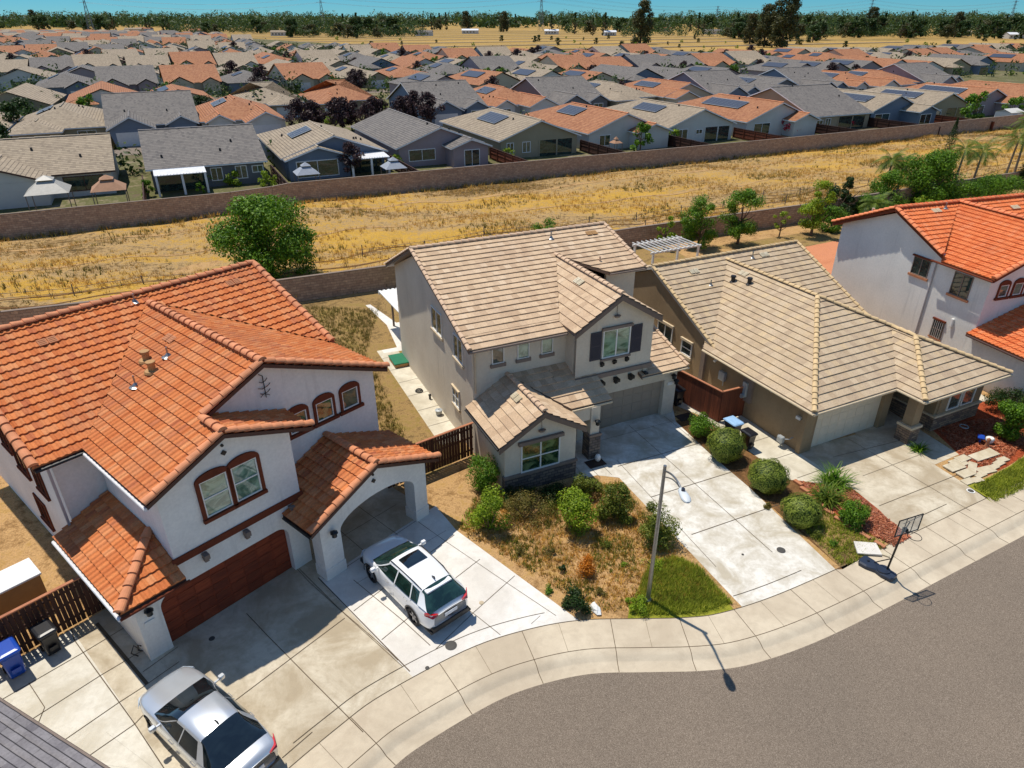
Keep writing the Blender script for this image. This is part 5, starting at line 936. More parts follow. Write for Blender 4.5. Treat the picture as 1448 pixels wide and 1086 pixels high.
# ================================================================ bins
def wheelie(loc, rz, label, mat, lid, s_=1.0, open_=0):
    t = empty('wheeled_bin', (*loc, 0), R(rz), label, 'bin', 'wheeled bins by the houses'); b = MB(); rows = []
    for z, w_, d_ in ((.06, .20, .22), (.3, .215, .25), (.85, .25, .32), (.93, .28, .36), (.97, .28, .36)): rows.append([(x * w_ * s_, (y * d_ + (.03 if z > .5 else 0)) * s_, z * s_) for x, y in ((-1, -.85), (-.85, -1), (.85, -1), (1, -.85), (1, .85), (.85, 1), (-.85, 1), (-1, .85))])
    b.grid(rows, True); b.poly(list(reversed(rows[0]))); b.box(-.12 * s_, -.36 * s_, .3 * s_, .12 * s_, -.30 * s_, .45 * s_); b.build('body', mat, t)
    b = MB(); rows = [[(x * w_ * s_, (y * d_ + .03) * s_, z * s_) for x, y in ((-1, -.85), (-.85, -1), (.85, -1), (1, -.85), (1, .95), (.9, 1), (-.9, 1), (-1, .95))] for z, w_, d_ in ((.975, .30, .40), (1.0, .30, .40), (1.04, .27, .36), (1.06, .2, .28))]
    b.grid(rows, True); b.poly(rows[-1]); b.tube([(-.24 * s_, .42 * s_, .96 * s_), (.24 * s_, .42 * s_, .96 * s_)], .022, 6); b.build('lid', lid, t)
    for x in (-.22, .22): b = MB(); b.tube([((x - .03) * s_, .26 * s_, .12), ((x + .03) * s_, .26 * s_, .12)], .115, 16); b.build('wheel', 'tyre', t)
    return t
wheelie((-15.95, 14.98), 50, 'blue wheeled bin in front of the slatted fence at the left edge', 'plastic_blue', 'plastic_blue', 1.08)
wheelie((-15.3, 15.85), 52, 'black wheeled bin beside the blue one in front of the slatted fence', 'plastic_black', 'plastic_black')
wheelie((10.95, 28.75), 26, 'dark bin with a pale blue lid behind the largest clipped round bush', 'plastic_navy', 'plastic_lightblue', 1.08)
wheelie((11.5, 28.0), 26, 'black bin in front of the one with a pale blue lid', 'plastic_black', 'plastic_black', .92)
wheelie((8.95, 32.3), 25, 'black bin beside the white garage pillar of the beige house', 'plastic_black', 'plastic_black', 1.0)
# ================================================================ timber fences
def fence(name, a, b_, h, label, mat='wood_dark', gap=.012, wide=.14, rail='wood_rail', seed=1):
    a = Vector((*a, 0)); b_ = Vector((*b_, 0)); d = b_ - a; L = d.length; t = empty(name, a, math.atan2(d.y, d.x), label, 'fence'); r_ = random.Random(seed); m = MB(); x = 0
    while x < L - .02:
        w_ = wide * r_.uniform(.9, 1.05); m.box(x, -.012, .06, min(x + w_, L), .012, h - .02 - r_.random() * .02); x += w_ + (gap if r_.random() < .72 else gap * 2.4)
    m.build('boards', mat, t); m = MB()
    for z in (.3, h * .55, h - .3): m.box(0, .013, z, L, .05, z + .09)
    m.build('back_rails', mat, t); m = MB(); m.box(-.02, -.05, h, L + .02, .07, h + .045); m.build('top_rail', rail, t)
    n = max(1, round(L / 2.4))
    for i in range(n + 1): m = MB(); x = min(max(i * L / n, .05), L - .05); m.box(x - .045, .051, 0, x + .045, .14, h - .004); m.build('post', mat, t)
    return t
fence('slatted_fence', F1(-7.5, 3.5), F1(-.02, 3.5), 1.75, 'dark brown slatted timber fence with gaps behind the blue and black bins', gap=.018, seed=3)
fence('slatted_fence', F1(11.15, 1.2), (-1.85, 27.4), 1.8, 'dark brown timber fence closing the gap between the white and the beige house', gap=.018, seed=5)
fence('board_fence', (8.75, 33.3), (10.72, 30.4), 1.8, 'red-brown board gate fence along the walkway beside the tan house', 'wood_redbrown', .0015, .2, seed=7)
fence('board_fence', (10.74, 30.42), (12.25, 31.1), 1.8, 'short red-brown board fence meeting the wall of the tan house', 'wood_redbrown', .0015, .2, seed=8)
# white shed top at the left edge
t = empty('storage_box', (-17.75, 17.35, 0), R(50), 'white-topped tan storage box behind the fence at the left edge', 'storage box'); b = MB(); b.box(-1.3, -.55, 0, 1.2, .55, 1.4); b.build('body', 'tan_box', t); b = MB(); b.box(-1.36, -.6, 1.4, 1.26, .6, 1.48, .02); b.build('lid', 'white_shed', t)
# things in the side yard
t = empty('sandbox', F2(-.43, 11.2) + (0,), R(25), 'green topped garden box on the concrete strip beside the beige house', 'garden box'); b = MB(); b.box(-.42, -.68, .0, .42, .68, .22, .02); b.build('body', 'tan_box', t); b = MB(); b.box(-.46, -.72, .225, .46, .72, .29, .02); b.build('lid', 'plastic_green', t)
b = MB()
for k in range(3): b.tube([(.22 * (1 - k * .12) * math.cos(a / 10 * 6.283), .2 * (1 - k * .12) * math.sin(a / 10 * 6.283), .04 + k * .035) for a in range(11)], .018, 6, False)
o = b.build('garden_hose', 'iron_black'); o.location = F2(-.45, 7.2) + (0,); tag(o, 'coiled black garden hose lying on the concrete strip', 'hose')
t = empty('steel_bucket', F2(-.3, 4.3) + (0,), 0, 'round grey metal bucket with a lid on the concrete strip', 'bucket'); b = MB(); b.lathe([(.15, .0), (.18, .26), (.19, .28)], (0, 0, 0), 16); b.build('body', 'galvanised', t); b = MB(); b.lathe([(.2, .281), (.2, .3), (.05, .33), (.03, .37)], (0, 0, 0), 16); b.build('lid', 'box_grey', t)
b = MB(); b.lathe([(.06, 0), (.06, .2), (.08, .22), (.08, .3), (.03, .33)], (0, 0, 0), 10); o = b.build('garden_spigot', 'iron_black'); o.location = F2(-.18, 6.1) + (0,); tag(o, 'black standpipe tap at the foot of the beige side wall', 'tap')
def doormat(loc, rz, label): b = MB(); b.box(-.45, -.3, 0, .45, .3, .02, .006); o = b.build('doormat', 'doormat'); o.location = (*loc, .01); o.rotation_euler = (0, 0, R(rz)); tag(o, label, 'mat')
doormat((9.15, 30.95), 25, 'dark brown mat on the concrete beside the white garage pillar'); doormat((3.95, 26.7), 25, 'dark brown mat at the foot of the stone porch column')
t = empty('porch_pot', F2(5.1, -2.95) + (0,), 0, 'small white ornament at the foot of the stone porch column', 'ornament'); b = MB(); b.lathe([(.08, 0), (.14, .1), (.15, .22), (.1, .34), (.04, .38)], (0, 0, 0), 14); b.build('body', 'pvc_white', t, True)
def cover(p, r, label, z=.012, ring='iron_cover', cap='iron_cover', nm='drain_cover'):
    t = empty(nm, (*p, z), 0, label, 'drain cover'); b = MB(); b.lathe([(r, 0), (r, .008), (r * .8, .010)], (0, 0, 0), 20); b.build('rim', ring, t); b = MB(); b.lathe([(r * .76, .0101), (r * .7, .016), (.001, .016)], (0, 0, 0), 20); b.build('lid', cap, t)
cover((-2.05, 16.05), .2, 'round iron cover in the shadow behind the white crossover'); cover(F2(8.45, -11.35), .17, 'dark round cover near the bottom of the middle driveway'); cover((20.45, 24.55), .17, 'round cover with a white ring at the corner of the right driveway', ring='pvc_white'); cover(F1(1.75, -.65), .1, 'small dark drain cover in front of the red-brown garage door'); cover((-2.75, 15.15), .07, 'small black drain near the pavement on the white driveway'); cover((-1.1, 17.95), .09, 'small pale square utility lid right of the white crossover', cap='concrete_apron', ring='concrete_apron'); cover(F2(6.9, -10.9), .05, 'tiny dark drain left of the round cover on the middle driveway')
# stones by the driveway on the right
st = [((20.75, 25.25), .32, .2), ((21.2, 25.35), .3, .18), ((21.6, 25.75), .34, .17), ((22.05, 26.1), .5, .26), ((22.6, 26.35), .26, .17), ((23.0, 26.65), .3, .17), ((23.4, 26.95), .3, .17), ((21.55, 26.3), .5, .2), ((21.15, 26.7), .42, .3), ((22.75, 27.35), .85, .3), ((20.75, 26.35), .5, .3), ((20.95, 25.8), .45, .25), ((21.5, 27.0), .4, .22)]
for i, (p, a, b_) in enumerate(st):
    m = MB(); k = random.Random(i); m.prism([(x * a * k.uniform(.9, 1.05), y * b_ * k.uniform(.88, 1.05), 0) for x, y in ((-1, -.9), (.92, -1), (1, .9), (-.95, 1))], (0, 0, .05)); o = m.build('paving_stone', 'paver_stone'); o.location = (*p, .006 + i * .0035); o.rotation_euler = (0, 0, R(24 + k.uniform(-8, 8) + (40 if i == 7 else 0))); tag(o, ['first pale stone from the left in the row bordering the small right lawn', 'second pale stone of the row bordering the small right lawn', 'third pale stone of the row bordering the small right lawn', 'long tilted stone in the middle of the row by the right lawn', 'fifth stone of the row bordering the small right lawn', 'sixth stone of the row bordering the small right lawn', 'last stone of the row bordering the small right lawn', 'slanting stone behind the start of the border row by the driveway', 'squarish stone against the shaded walk of the tan house', 'longest slab lying alone in the red bark by the garden figures', 'broad stone touching the edge of the right driveway', 'stone between the broad one and the start of the border row', 'stone between the squarish one and the longest slab'][i], 'paving stone', 'paving stones beside the right driveway')
m = MB(); m.prism([(-.5, -.32, 0), (.42, -.4, 0), (.5, .28, 0), (-.35, .38, 0)], (0, 0, .06)); o = m.build('paving_stone', 'concrete_white'); o.location = (14.05, 20.75, .05); tag(o, 'broad pale slab lying between the red bark bed and the pavement', 'paving stone')
m = MB(); m.prism([(-.28, -.08, 0), (.28, -.1, 0), (.26, .1, 0), (-.25, .1, 0)], (0, 0, .05)); o = m.build('paving_stone', 'paver_stone'); o.location = (14.55, 20.5, .008); o.rotation_euler = (0, 0, R(-30)); tag(o, 'small narrow stone beside the broad pale slab', 'paving stone')
for i in range(9):
    k = i / 8; p = Vector((12.95, 25.2)).lerp(Vector((14.75, 21.1)), k); m = MB(); m.box(-.22, -.09, 0, .22, .09, .1, .015); o = m.build('edging_brick', 'trim_terra'); o.location = (p.x - .35 * math.sin(k * 3), p.y - .1, .01); o.rotation_euler = (0, 0, R(-62 + (i * 37 % 17))); tag(o, 'terracotta edging brick along the red bark bed', 'brick', 'edging bricks of the bark bed')
m = MB(); m.prism([(24.2, 26.15, 0), (29, 28.4, 0), (28.9, 28.65, 0), (24.1, 26.4, 0)], (0, 0, .12)); tag(m.build('edging_kerb', 'trim_terra'), 'low terracotta edging between the small lawn and the pavement at right', 'edging')
t = empty('garden_figure', F3(9.1, -3.5) + (0,), R(60), 'small garden figures with a blue and white pot on the red bark', 'ornament'); b = MB(); b.lathe([(.08, 0), (.17, .12), (.2, .3), (.15, .34)], (.15, 0, 0), 14); b.build('pot', 'pvc_white', t, True); b = MB(); b.lathe([(.12, .0), (.05, .3), (.1, .42), (.02, .5)], (-.25, .1, 0), 12); b.build('figure', 'trim_terra', t, True); b = MB(); b.box(-.2, .25, .3, .22, .55, .36, .02); b.tube([(0, .4, 0), (0, .4, .3)], .04, 8); b.build('tray', 'plastic_blue', t)
t = empty('hose_ring', F3(9.6, -1.9) + (0,), 0, 'pale coiled hose lying in the shade by the stone base', 'hose'); b = MB(); b.tube([(.2 * math.cos(a / 12 * 6.283), .2 * math.sin(a / 12 * 6.283), .04) for a in range(13)], .03, 6, False); b.build('coil', 'box_grey', t)
t = empty('white_sack', (2.95, 17.65, 0), .5, 'crumpled white plastic sack beside the dark low shrub at the pavement', 'sack'); b = MB(); k = random.Random(5); rows = [[(r_ * (1 + k.uniform(-.3, .3)) * math.cos(j / 9 * 6.283), r_ * 1.7 * (1 + k.uniform(-.3, .3)) * math.sin(j / 9 * 6.283), z) for j in range(9)] for r_, z in ((.12, 0), (.17, .06), (.13, .16), (.05, .22))]; b.grid(rows, True); b.poly(rows[-1]); b.build('sack', 'pvc_white', t)
# pergola behind the tan house
t = empty('pergola', (11.0, 51.6, 0), R(27), 'white slatted pergola behind the tan house', 'pergola'); b = MB()
for k in range(11): b.box(k * .44, -.3, 2.5, k * .44 + .05, 2.8, 2.59)
b.build('slats', 'vinyl_white', t); b = MB(); b.box(-.2, 0, 2.36, 4.8, .1, 2.5); b.box(-.2, 2.4, 2.36, 4.8, 2.5, 2.5); b.build('beams', 'vinyl_white', t)
for x, y in ((0, 0), (4.5, 0), (0, 2.4), (4.5, 2.4)): b = MB(); b.box(x, y, 0, x + .14, y + .14, 2.36); b.build('post', 'vinyl_white', t)
t = empty('chimenea', (27.0, 52.0, 0), 0, 'dark barrel planter standing on the terracotta patio', 'planter'); b = MB(); b.lathe([(.4, 0), (.5, .4), (.48, 1.1), (.42, 1.2)], (0, 0, 0), 16); b.build('barrel', 'door_brown', t, True)
for k, ln in enumerate([((33.5, 66.2), (36.4, 63.6)), ((34.2, 66.6), (37.2, 64.0))]):
    b = MB(); b.tube([(*ln[0], .6), (*ln[1], 2.3)], .05, 6); tag(b.build('white_pole', 'vinyl_white'), 'white pole leaning beside the hedge behind the right house', 'pole', 'white poles leaning by the hedge')

# ================================================================ plants
class LB:   # leaf builder
    def __init__(s, seed): s.g = np.random.default_rng(seed); s.V = []; s.n = 0
    def leaves(s, P, N, size, up=.35, aspect=.55, jit=.6):
        n = len(P); g = s.g; nr = N + g.normal(0, jit, (n, 3)); nr[:, 2] += up; nr /= np.linalg.norm(nr, axis=1)[:, None] + 1e-9
        a = g.normal(0, 1, (n, 3)); t = np.cross(nr, a); t /= np.linalg.norm(t, axis=1)[:, None] + 1e-9; b = np.cross(nr, t); L = (size * g.uniform(.6, 1.4, n))[:, None]
        s.V.append(np.stack([P - t * L * .5, P + b * L * aspect * .5, P + t * L * .5 + nr * L * -.12, P - b * L * aspect * .5], 1)); s.n += n
    def clump(s, c, r, n, size, fill=.35, **k):
        g = s.g; d = g.normal(0, 1, (n, 3)); d /= np.linalg.norm(d, axis=1)[:, None]; rr = (1 - fill * g.random(n) ** 1.5)[:, None]; P = np.array(c) + d * rr * np.array(r); s.leaves(P, d, size, **k)
    def build(s, name, mat, parent, zmin=.02):
        V = np.concatenate(s.V); V[:, :, 2] = np.maximum(V[:, :, 2], zmin); return raw(name, V.reshape(-1, 3), np.arange(V.shape[0] * 4).reshape(-1, 4), mat, parent)
def shrub(loc, h, w, mat, label, name='shrub', seed=0, n=3000, size=.085, clumps=14, loose=.3, sticks=5, group=None, low=.12):
    n = int(n * 1.9); size *= .82; clumps = int(clumps * 1.3); w *= 1.18 if w > .8 else 1
    t = empty(name, (*loc, 0), seed * .7, label, 'shrub', group); g = random.Random(seed); lb = LB(seed); R_ = w / 2
    for i in range(clumps):
        a = g.uniform(0, 6.283); q = g.random() ** .5; z = h * (low + (1 - low) * g.random()); k = math.sqrt(max(.05, 1 - ((z / h - .45) / .62) ** 2)); rr = R_ * k * q * .72; cr = R_ * g.uniform(.2, .5)
        lb.clump((rr * math.cos(a), rr * math.sin(a), min(z, h - cr * .7)), (cr, cr, cr * g.uniform(.7, 1.1)), n // clumps, size, fill=loose + .3)
    lb.build('foliage', mat, t); b = MB()
    for i in range(sticks):
        a = g.uniform(0, 6.283); b.tube([(.03 * math.cos(a), .03 * math.sin(a), 0), (R_ * .3 * math.cos(a), R_ * .3 * math.sin(a), h * .4), (R_ * .5 * math.cos(a), R_ * .5 * math.sin(a), h * .75)], [.025, .018, .008], 5)
    b.build('stems', 'bark', t); return t
def ball(loc, r, h, label, seed):
    t = empty('clipped_bush', (*loc, 0), seed, label, 'bush', 'clipped round bushes between the driveways'); lb = LB(seed); g = np.random.default_rng(seed); n = 7500
    d = g.normal(0, 1, (n, 3)); d /= np.linalg.norm(d, axis=1)[:, None]; ph = d[:, 0] * 7 + d[:, 1] * 5; wob = 1 + .05 * np.sin(ph + seed) + .04 * np.sin(d[:, 2] * 9 + d[:, 0] * 6) + .03 * np.sin(d[:, 1] * 17 + seed) - .10 * g.random(n) ** 2
    P = d * wob[:, None] * np.array([r, r * .96, h * .5]) + np.array([0, 0, h * .49]); P[:, 2] = np.maximum(P[:, 2], .05); lb.leaves(P, d, .06, up=.2, jit=.55, aspect=.6); lb.build('foliage', 'leaf_topiary', t)
    b = MB(); b.lathe([(.25 * r, .03), (.72 * r, .18 * h), (.86 * r, .45 * h), (.72 * r, .75 * h), (.3 * r, .9 * h)], (0, 0, 0), 14); b.build('dark_core', 'leaf_dark', t); return t  # solid dark core blocks the view through and paints in the inner shade
ball((10.15, 27.15), .95, 1.62, 'large clipped round bush beside the bin with a pale blue lid', 1); ball((11.35, 24.7), .92, 1.5, 'middle clipped round bush between the two driveways', 2); ball((12.0, 22.4), .84, 1.3, 'smallest clipped round bush, nearest the pavement', 3)
shrub((9.5, 29.2), 1.15, 1.55, 'leaf_green', 'dark glossy shrub behind the clipped bushes beside the shaded driveway', seed=31, n=3500)
shrub((-1.2, 24.85), 1.5, 1.6, 'leaf_green', 'dense green shrub against the left corner of the projecting front room', seed=4, n=4500, clumps=18)
shrub((-.95, 22.0), 1.75, 1.65, 'leaf_bright', 'tall bright green shrub beside the white driveway', seed=5, n=3600, size=.1)
shrub((.65, 22.7), 1.0, 2.0, 'leaf_dry', 'dry olive-brown shrub in front of the room window', seed=6, n=3000, size=.07, clumps=16)
shrub((2.5, 21.9), 1.75, 1.9, 'leaf_bright', 'yellow-green shrub in the middle of the front yard', seed=7, n=4200, size=.1)
shrub((3.25, 24.2), 1.05, 1.45, 'leaf_olive', 'olive shrub beside the shaded path to the porch', seed=8, n=2600)
shrub((4.3, 22.7), 1.6, 1.6, 'leaf_olive', 'upright olive-green shrub left of the middle driveway', seed=9, n=3600, size=.1)
shrub((5.75, 21.3), 1.65, 1.75, 'leaf_olive', 'rounded green shrub behind the street lamp', seed=10, n=4000, size=.09)
shrub((2.9, 19.5), .62, .92, 'leaf_orange', 'small orange-leaved shrub in the front yard', seed=11, n=1500, size=.07, clumps=9)
shrub((2.3, 17.75), .75, 1.2, 'leaf_dark', 'dark low shrub beside the pavement and the white sack', seed=12, n=1500, size=.1, clumps=8, loose=.6)
shrub((1.35, 18.5), .2, .55, 'leaf_green', 'tiny green shrub at the edge of the white driveway', seed=13, n=350, size=.06, clumps=4, sticks=1); shrub((1.9, 19.6), .3, .4, 'leaf_dark', 'small thin dark seedling left of the orange shrub', seed=14, n=160, size=.08, clumps=4, sticks=2)
shrub((4.3, 19.9), .15, .4, 'leaf_bright', 'tiny yellow-green sprout behind the lamp grass', seed=15, n=160, size=.06, clumps=3, sticks=1); shrub((4.5, 17.75), .42, .9, 'leaf_bright', 'low green clump at the foot of the street lamp', seed=16, n=1500, size=.06, clumps=8)
shrub((.2, 24.0), .55, 1.6, 'leaf_dark', 'low dark plants under the room window', seed=17, n=1800, size=.08, clumps=10)
shrub((1.9, 24.0), .7, 1.5, 'leaf_dark', 'low dark plants at the right end of the stone base of the room', seed=18, n=1500, size=.08, clumps=9)
shrub((24.9, 28.9), 2.2, 2.1, 'leaf_green', 'tall leafy green bush in the red bark bed at the right edge', seed=19, n=4500, size=.13, clumps=16); shrub((25.2, 26.9), 1.4, 1.7, 'leaf_green', 'rounded dark green bush cut by the right edge above the small lawn', seed=20, n=3200, size=.08)
shrub((26.5, 31.5), 1.2, 2.2, 'leaf_dark', 'dark bush behind the tall leafy one at the right edge', seed=21, n=2500, size=.1); shrub((12.9, 21.0), .25, .5, 'leaf_green', 'small green weed in the strip before the round bushes', seed=22, n=300, size=.06, clumps=4, sticks=1)
def strappy(loc, h, w, label, seed, n=120, mat='leaf_palm', name='agapanthus'):
    t = empty(name, (*loc, 0), 0, label, 'plant'); g = random.Random(seed); V = []; F = []
    for i in range(n):
        a = g.uniform(0, 6.283); L = h * g.uniform(.7, 1.25); el = g.uniform(.25, 1.35); ox, oy = g.gauss(0, w * .10), g.gauss(0, w * .10); p = Vector((ox, oy, .02)); d = Vector((math.cos(a) * math.cos(el), math.sin(a) * math.cos(el), math.sin(el))); sd_ = Vector((-math.sin(a), math.cos(a), 0)); wd_ = .022; K = 5; base = len(V)
        for k in range(K + 1):
            ww = wd_ * (1 - (k / K) ** 2 * .9); V += [p + sd_ * ww, p - sd_ * ww]; p = p + d * (L / K); d = (d + Vector((math.cos(a) * .06, math.sin(a) * .06, -.24))).normalized()
            if p.z < .02: p.z = .02
        for k in range(K): F.append((base + 2 * k, base + 2 * k + 1, base + 2 * k + 3, base + 2 * k + 2))
    raw('leaves', [tuple(v) for v in V], F, mat, t)
    b = MB(); b.lathe([(w * .14, .0), (w * .12, .08), (w * .04, .12)], (0, 0, 0), 10); b.build('crown', 'leaf_dark', t); return t
strappy((14.55, 25.1), 1.0, 1.7, 'tall spiky green plant nearest the tan house garage', 1, 190, 'leaf_green'); strappy((13.75, 23.9), 1.0, 1.7, 'spiky green plant in the middle of the bark bed group', 2, 210, 'leaf_palm'); shrub((14.2, 22.4), .95, 1.25, 'leaf_green', 'bushy green plant at the front of the red bark bed', seed=41, n=3000, size=.09)
strappy((19.75, 27.75), .55, .8, 'small spiky plant at the foot of the stone porch pillar', 4, 90, 'leaf_green')
for i, (x, y, h_, m_) in enumerate([(-1.3, 23.2, .35, 'leaf_dry'), (1.5, 23.2, .4, 'leaf_olive'), (2.9, 23.3, .5, 'leaf_dry'), (.3, 20.6, .25, 'leaf_dry'), (3.7, 20.9, .3, 'leaf_olive'), (1.4, 20.4, .3, 'leaf_dry'), (4.9, 23.6, .4, 'leaf_olive'), (3.3, 18.4, .22, 'leaf_dry'), (5.4, 19.9, .4, 'leaf_bright'), (-.4, 23.4, .4, 'leaf_olive'), (12.3, 21.6, .3, 'leaf_olive'), (11.0, 23.4, .2, 'leaf_dry')]):
    shrub((x, y), h_, h_ * 2.4, m_, 'low weedy plant on the bare ground, %s of the small weeds between the driveways' % ['first', 'second', 'third', 'fourth', 'fifth', 'sixth', 'seventh', 'eighth', 'ninth', 'tenth', 'eleventh', 'twelfth'][i], name='weed', seed=200 + i, n=420, size=.06, clumps=7, sticks=1, group='low weeds in the front yard')
# trees
def limbs(b, h, r, g, n=7, spread=.5, ht=.35, lean=0):
    b.tube([(0, 0, -.1), (.05 * h * .3, .02, h * ht), (lean, 0, h * .7)], [r, r * .75, r * .35], 8); pts = []
    for i in range(n):
        a = i * 2.4 + g.uniform(-.4, .4); z0 = h * (ht * .7 + g.random() * .25); L = h * spread * g.uniform(.6, 1); e = g.uniform(.4, 1.1); m = (L * .5 * math.cos(a) * math.cos(e) * 1.2, L * .5 * math.sin(a) * math.cos(e) * 1.2, z0 + L * .45 * math.sin(e)); q = (L * math.cos(a) * math.cos(e), L * math.sin(a) * math.cos(e), z0 + L * math.sin(e)); b.tube([(0, 0, z0), m, q], [r * .5, r * .3, r * .12], 6); pts.append(q)
    return pts
def tree(loc, h, w, mat, label, seed, n=7000, size=.2, clumps=34, name='tree', low=.2, group=None, cat='tree', ht=.25, z=0.0, shape=1.0, zs=1.0):
    n = int(n * (1.9 if n > 2000 else 1.25)); size *= .82 if n > 2000 else 1; t = empty(name, (*loc, z), 0, label, cat, group); g = random.Random(seed); b = MB(); limbs(b, h, max(.06, h * .03), g, 8, .45, ht); b.build('trunk', 'bark', t); lb = LB(seed)
    for i in range(clumps):
        u = g.random(); z_ = low + (1 - low) * u; k = math.sqrt(max(.03, 1 - ((z_ - low - .42 * (1 - low)) / (.62 * (1 - low))) ** 2)) if shape == 1 else max(.08, 1 - u) ** .8
        a = g.uniform(0, 6.283); q = g.random() ** .45; rr = w / 2 * k * q * .78; cr = w * g.uniform(.10, .2) * (1 if shape == 1 else .75); lb.clump((rr * math.cos(a), rr * math.sin(a), min(z_ * h, h - cr * .6)), (cr, cr, cr * .8), n // clumps, size, fill=.7)
    lb.build('crown', mat, t); return t
tree((-19.2, 52.0), 6.7, 8.2, 'leaf_green', 'big round green tree in the dry field behind the Spanish style house', 51, n=15000, size=.26, clumps=75, low=.05, ht=.16)
tree((2.9, 61.2), 2.6, 3.4, 'leaf_green', 'low green tree top showing above the ridge of the beige house', 52, n=2600, size=.2, clumps=16, low=.05)
tree((17.0, 61.0), 4.6, 4.0, 'leaf_green', 'round green tree behind the white pergola', 53, n=5500, size=.18, clumps=30, low=.15); tree((21.0, 62.2), 5.0, 4.2, 'leaf_green', 'spreading green tree on the lawn strip behind the tan house', 54, n=5500, size=.18, clumps=30, low=.2)
tree((13.8, 60.6), 3.2, 2.0, 'leaf_bright', 'small light green tree left of the white pergola', 55, n=1600, size=.16, clumps=10, low=.2); tree((25.7, 64.6), 2.6, 1.9, 'leaf_bright', 'thin young tree on the lawn strip by the block wall', 56, n=450, size=.14, clumps=8, low=.4); tree((28.9, 65.0), 5.2, 3.6, 'leaf_bright', 'light green open tree beside the terracotta patio', 57, n=4200, size=.2, clumps=24, low=.15)
tree((35.0, 72.0), 4.4, 3.0, 'leaf_dark', 'dark green conical tree by the block wall at right', 58, n=3500, size=.18, clumps=24, low=.05, shape=2); tree((46.5, 77.5), 5.8, 7.2, 'leaf_green', 'large rounded green tree behind the bright orange roof', 59, n=9000, size=.24, clumps=50, low=.05); tree((41.5, 76.0), 4.0, 5.0, 'leaf_green', 'green tree among the palms left of the large rounded one', 60, n=5000, size=.2, clumps=30, low=.05)
tree((56.5, 80.6), 2.6, 7.0, 'leaf_green', 'broad low green bush below the palms at the right edge', 61, n=5500, size=.2, clumps=34, low=.03, name='shrub', cat='shrub'); tree((38.0, 72.5), 2.2, 4.0, 'leaf_green', 'low bush under the palm fronds beside the dark conical tree', 62, n=3500, size=.18, clumps=20, low=.03, name='shrub', cat='shrub'); tree((64, 86), 3.6, 5, 'leaf_dark', 'dark bush cut by the right edge below the palms', 63, n=3500, size=.2, clumps=20, low=.03, name='shrub', cat='shrub')
tree((44, 72), 1.9, 4.5, 'leaf_bright', 'light green low bush in front of the large rounded tree', 64, n=3000, size=.18, clumps=18, low=.03, name='shrub', cat='shrub')
tree((31.5, 66.8), 2.4, 3.4, 'leaf_green', 'low green bush between the light tree and the conical tree', 65, n=2600, size=.18, clumps=18, low=.03, name='shrub', cat='shrub'); tree((48.5, 79.5), 4.6, 5.0, 'leaf_green', 'second rounded tree right behind the large one', 66, n=4500, size=.22, clumps=28, low=.05); tree((51, 78.2), 2.4, 5.0, 'leaf_green', 'green bush at the foot of the tall curved palm', 67, n=3500, size=.2, clumps=22, low=.03, name='shrub', cat='shrub'); tree((33.2, 69.8), 3.6, 3.2, 'leaf_dark', 'dark bushy tree left of the conical tree', 68, n=3000, size=.18, clumps=22, low=.05)
t = empty('cypress', (58.5, 95.3, 0), 0, 'single tall narrow dark cypress at the edge of the dry field', 'tree'); b = MB(); b.tube([(0, 0, 0), (0, 0, 2)], .1, 6); b.build('trunk', 'bark', t); lb = LB(70)
for k in range(22): z_ = .5 + k * .3; rr = .62 * math.sin(math.pi * min(.98, (.12 + .86 * (1 - k / 22)))) ** .7 * (1 if k < 14 else 1 - (k - 14) / 11); lb.clump((0, 0, z_), (max(.1, rr), max(.1, rr), .35), 130, .14, fill=.4)
lb.build('crown', 'leaf_dark', t)
def palm(loc, h, label, seed, nf=22, L=2.5, lean=(0, 0), name='palm_tree', tilt=0):
    t = empty(name, (*loc, 0), 0, label, 'palm'); g = random.Random(seed); b = MB(); top = Vector((lean[0], lean[1], h)); b.tube([(0, 0, -.1), (lean[0] * .3, lean[1] * .3, h * .4), (lean[0] * .7, lean[1] * .7, h * .8), top], [.16, .13, .11, .1], 9); b.build('trunk', 'bark_palm', t); V = []; F = []
    for i in range(nf):
        a = i * 2.4 + g.uniform(-.2, .2); e = 1.25 - 1.5 * (i / nf); p = top.copy(); d = Vector((math.cos(a) * math.cos(e), math.sin(a) * math.cos(e), math.sin(e))); K = 14; LL = L * g.uniform(.8, 1.1); sd_ = Vector((-math.sin(a), math.cos(a), 0))
        for k in range(K):
            q = p + d * LL / K; w_ = .02
            base = len(V); V += [p + sd_ * w_, p - sd_ * w_, q - sd_ * w_, q + sd_ * w_]; F.append((base, base + 1, base + 2, base + 3))
            if k > 1:
                ll = .62 * math.sin(math.pi * (k / K) ** .7) + .12
                for sg in (1, -1):
                    for o in (0, .5):
                        c = p.lerp(q, o); tip = c + sd_ * sg * ll * .8 + d * ll * .5 + Vector((0, 0, -.32 * ll)); base = len(V); V += [c, c + d * .06, tip + d * .012, tip]; F.append((base, base + 1, base + 2, base + 3))
            p = q; d = (d + Vector((0, 0, -.13))).normalized()
    raw('fronds', [tuple(v) for v in V], F, 'leaf_palm', t); return t
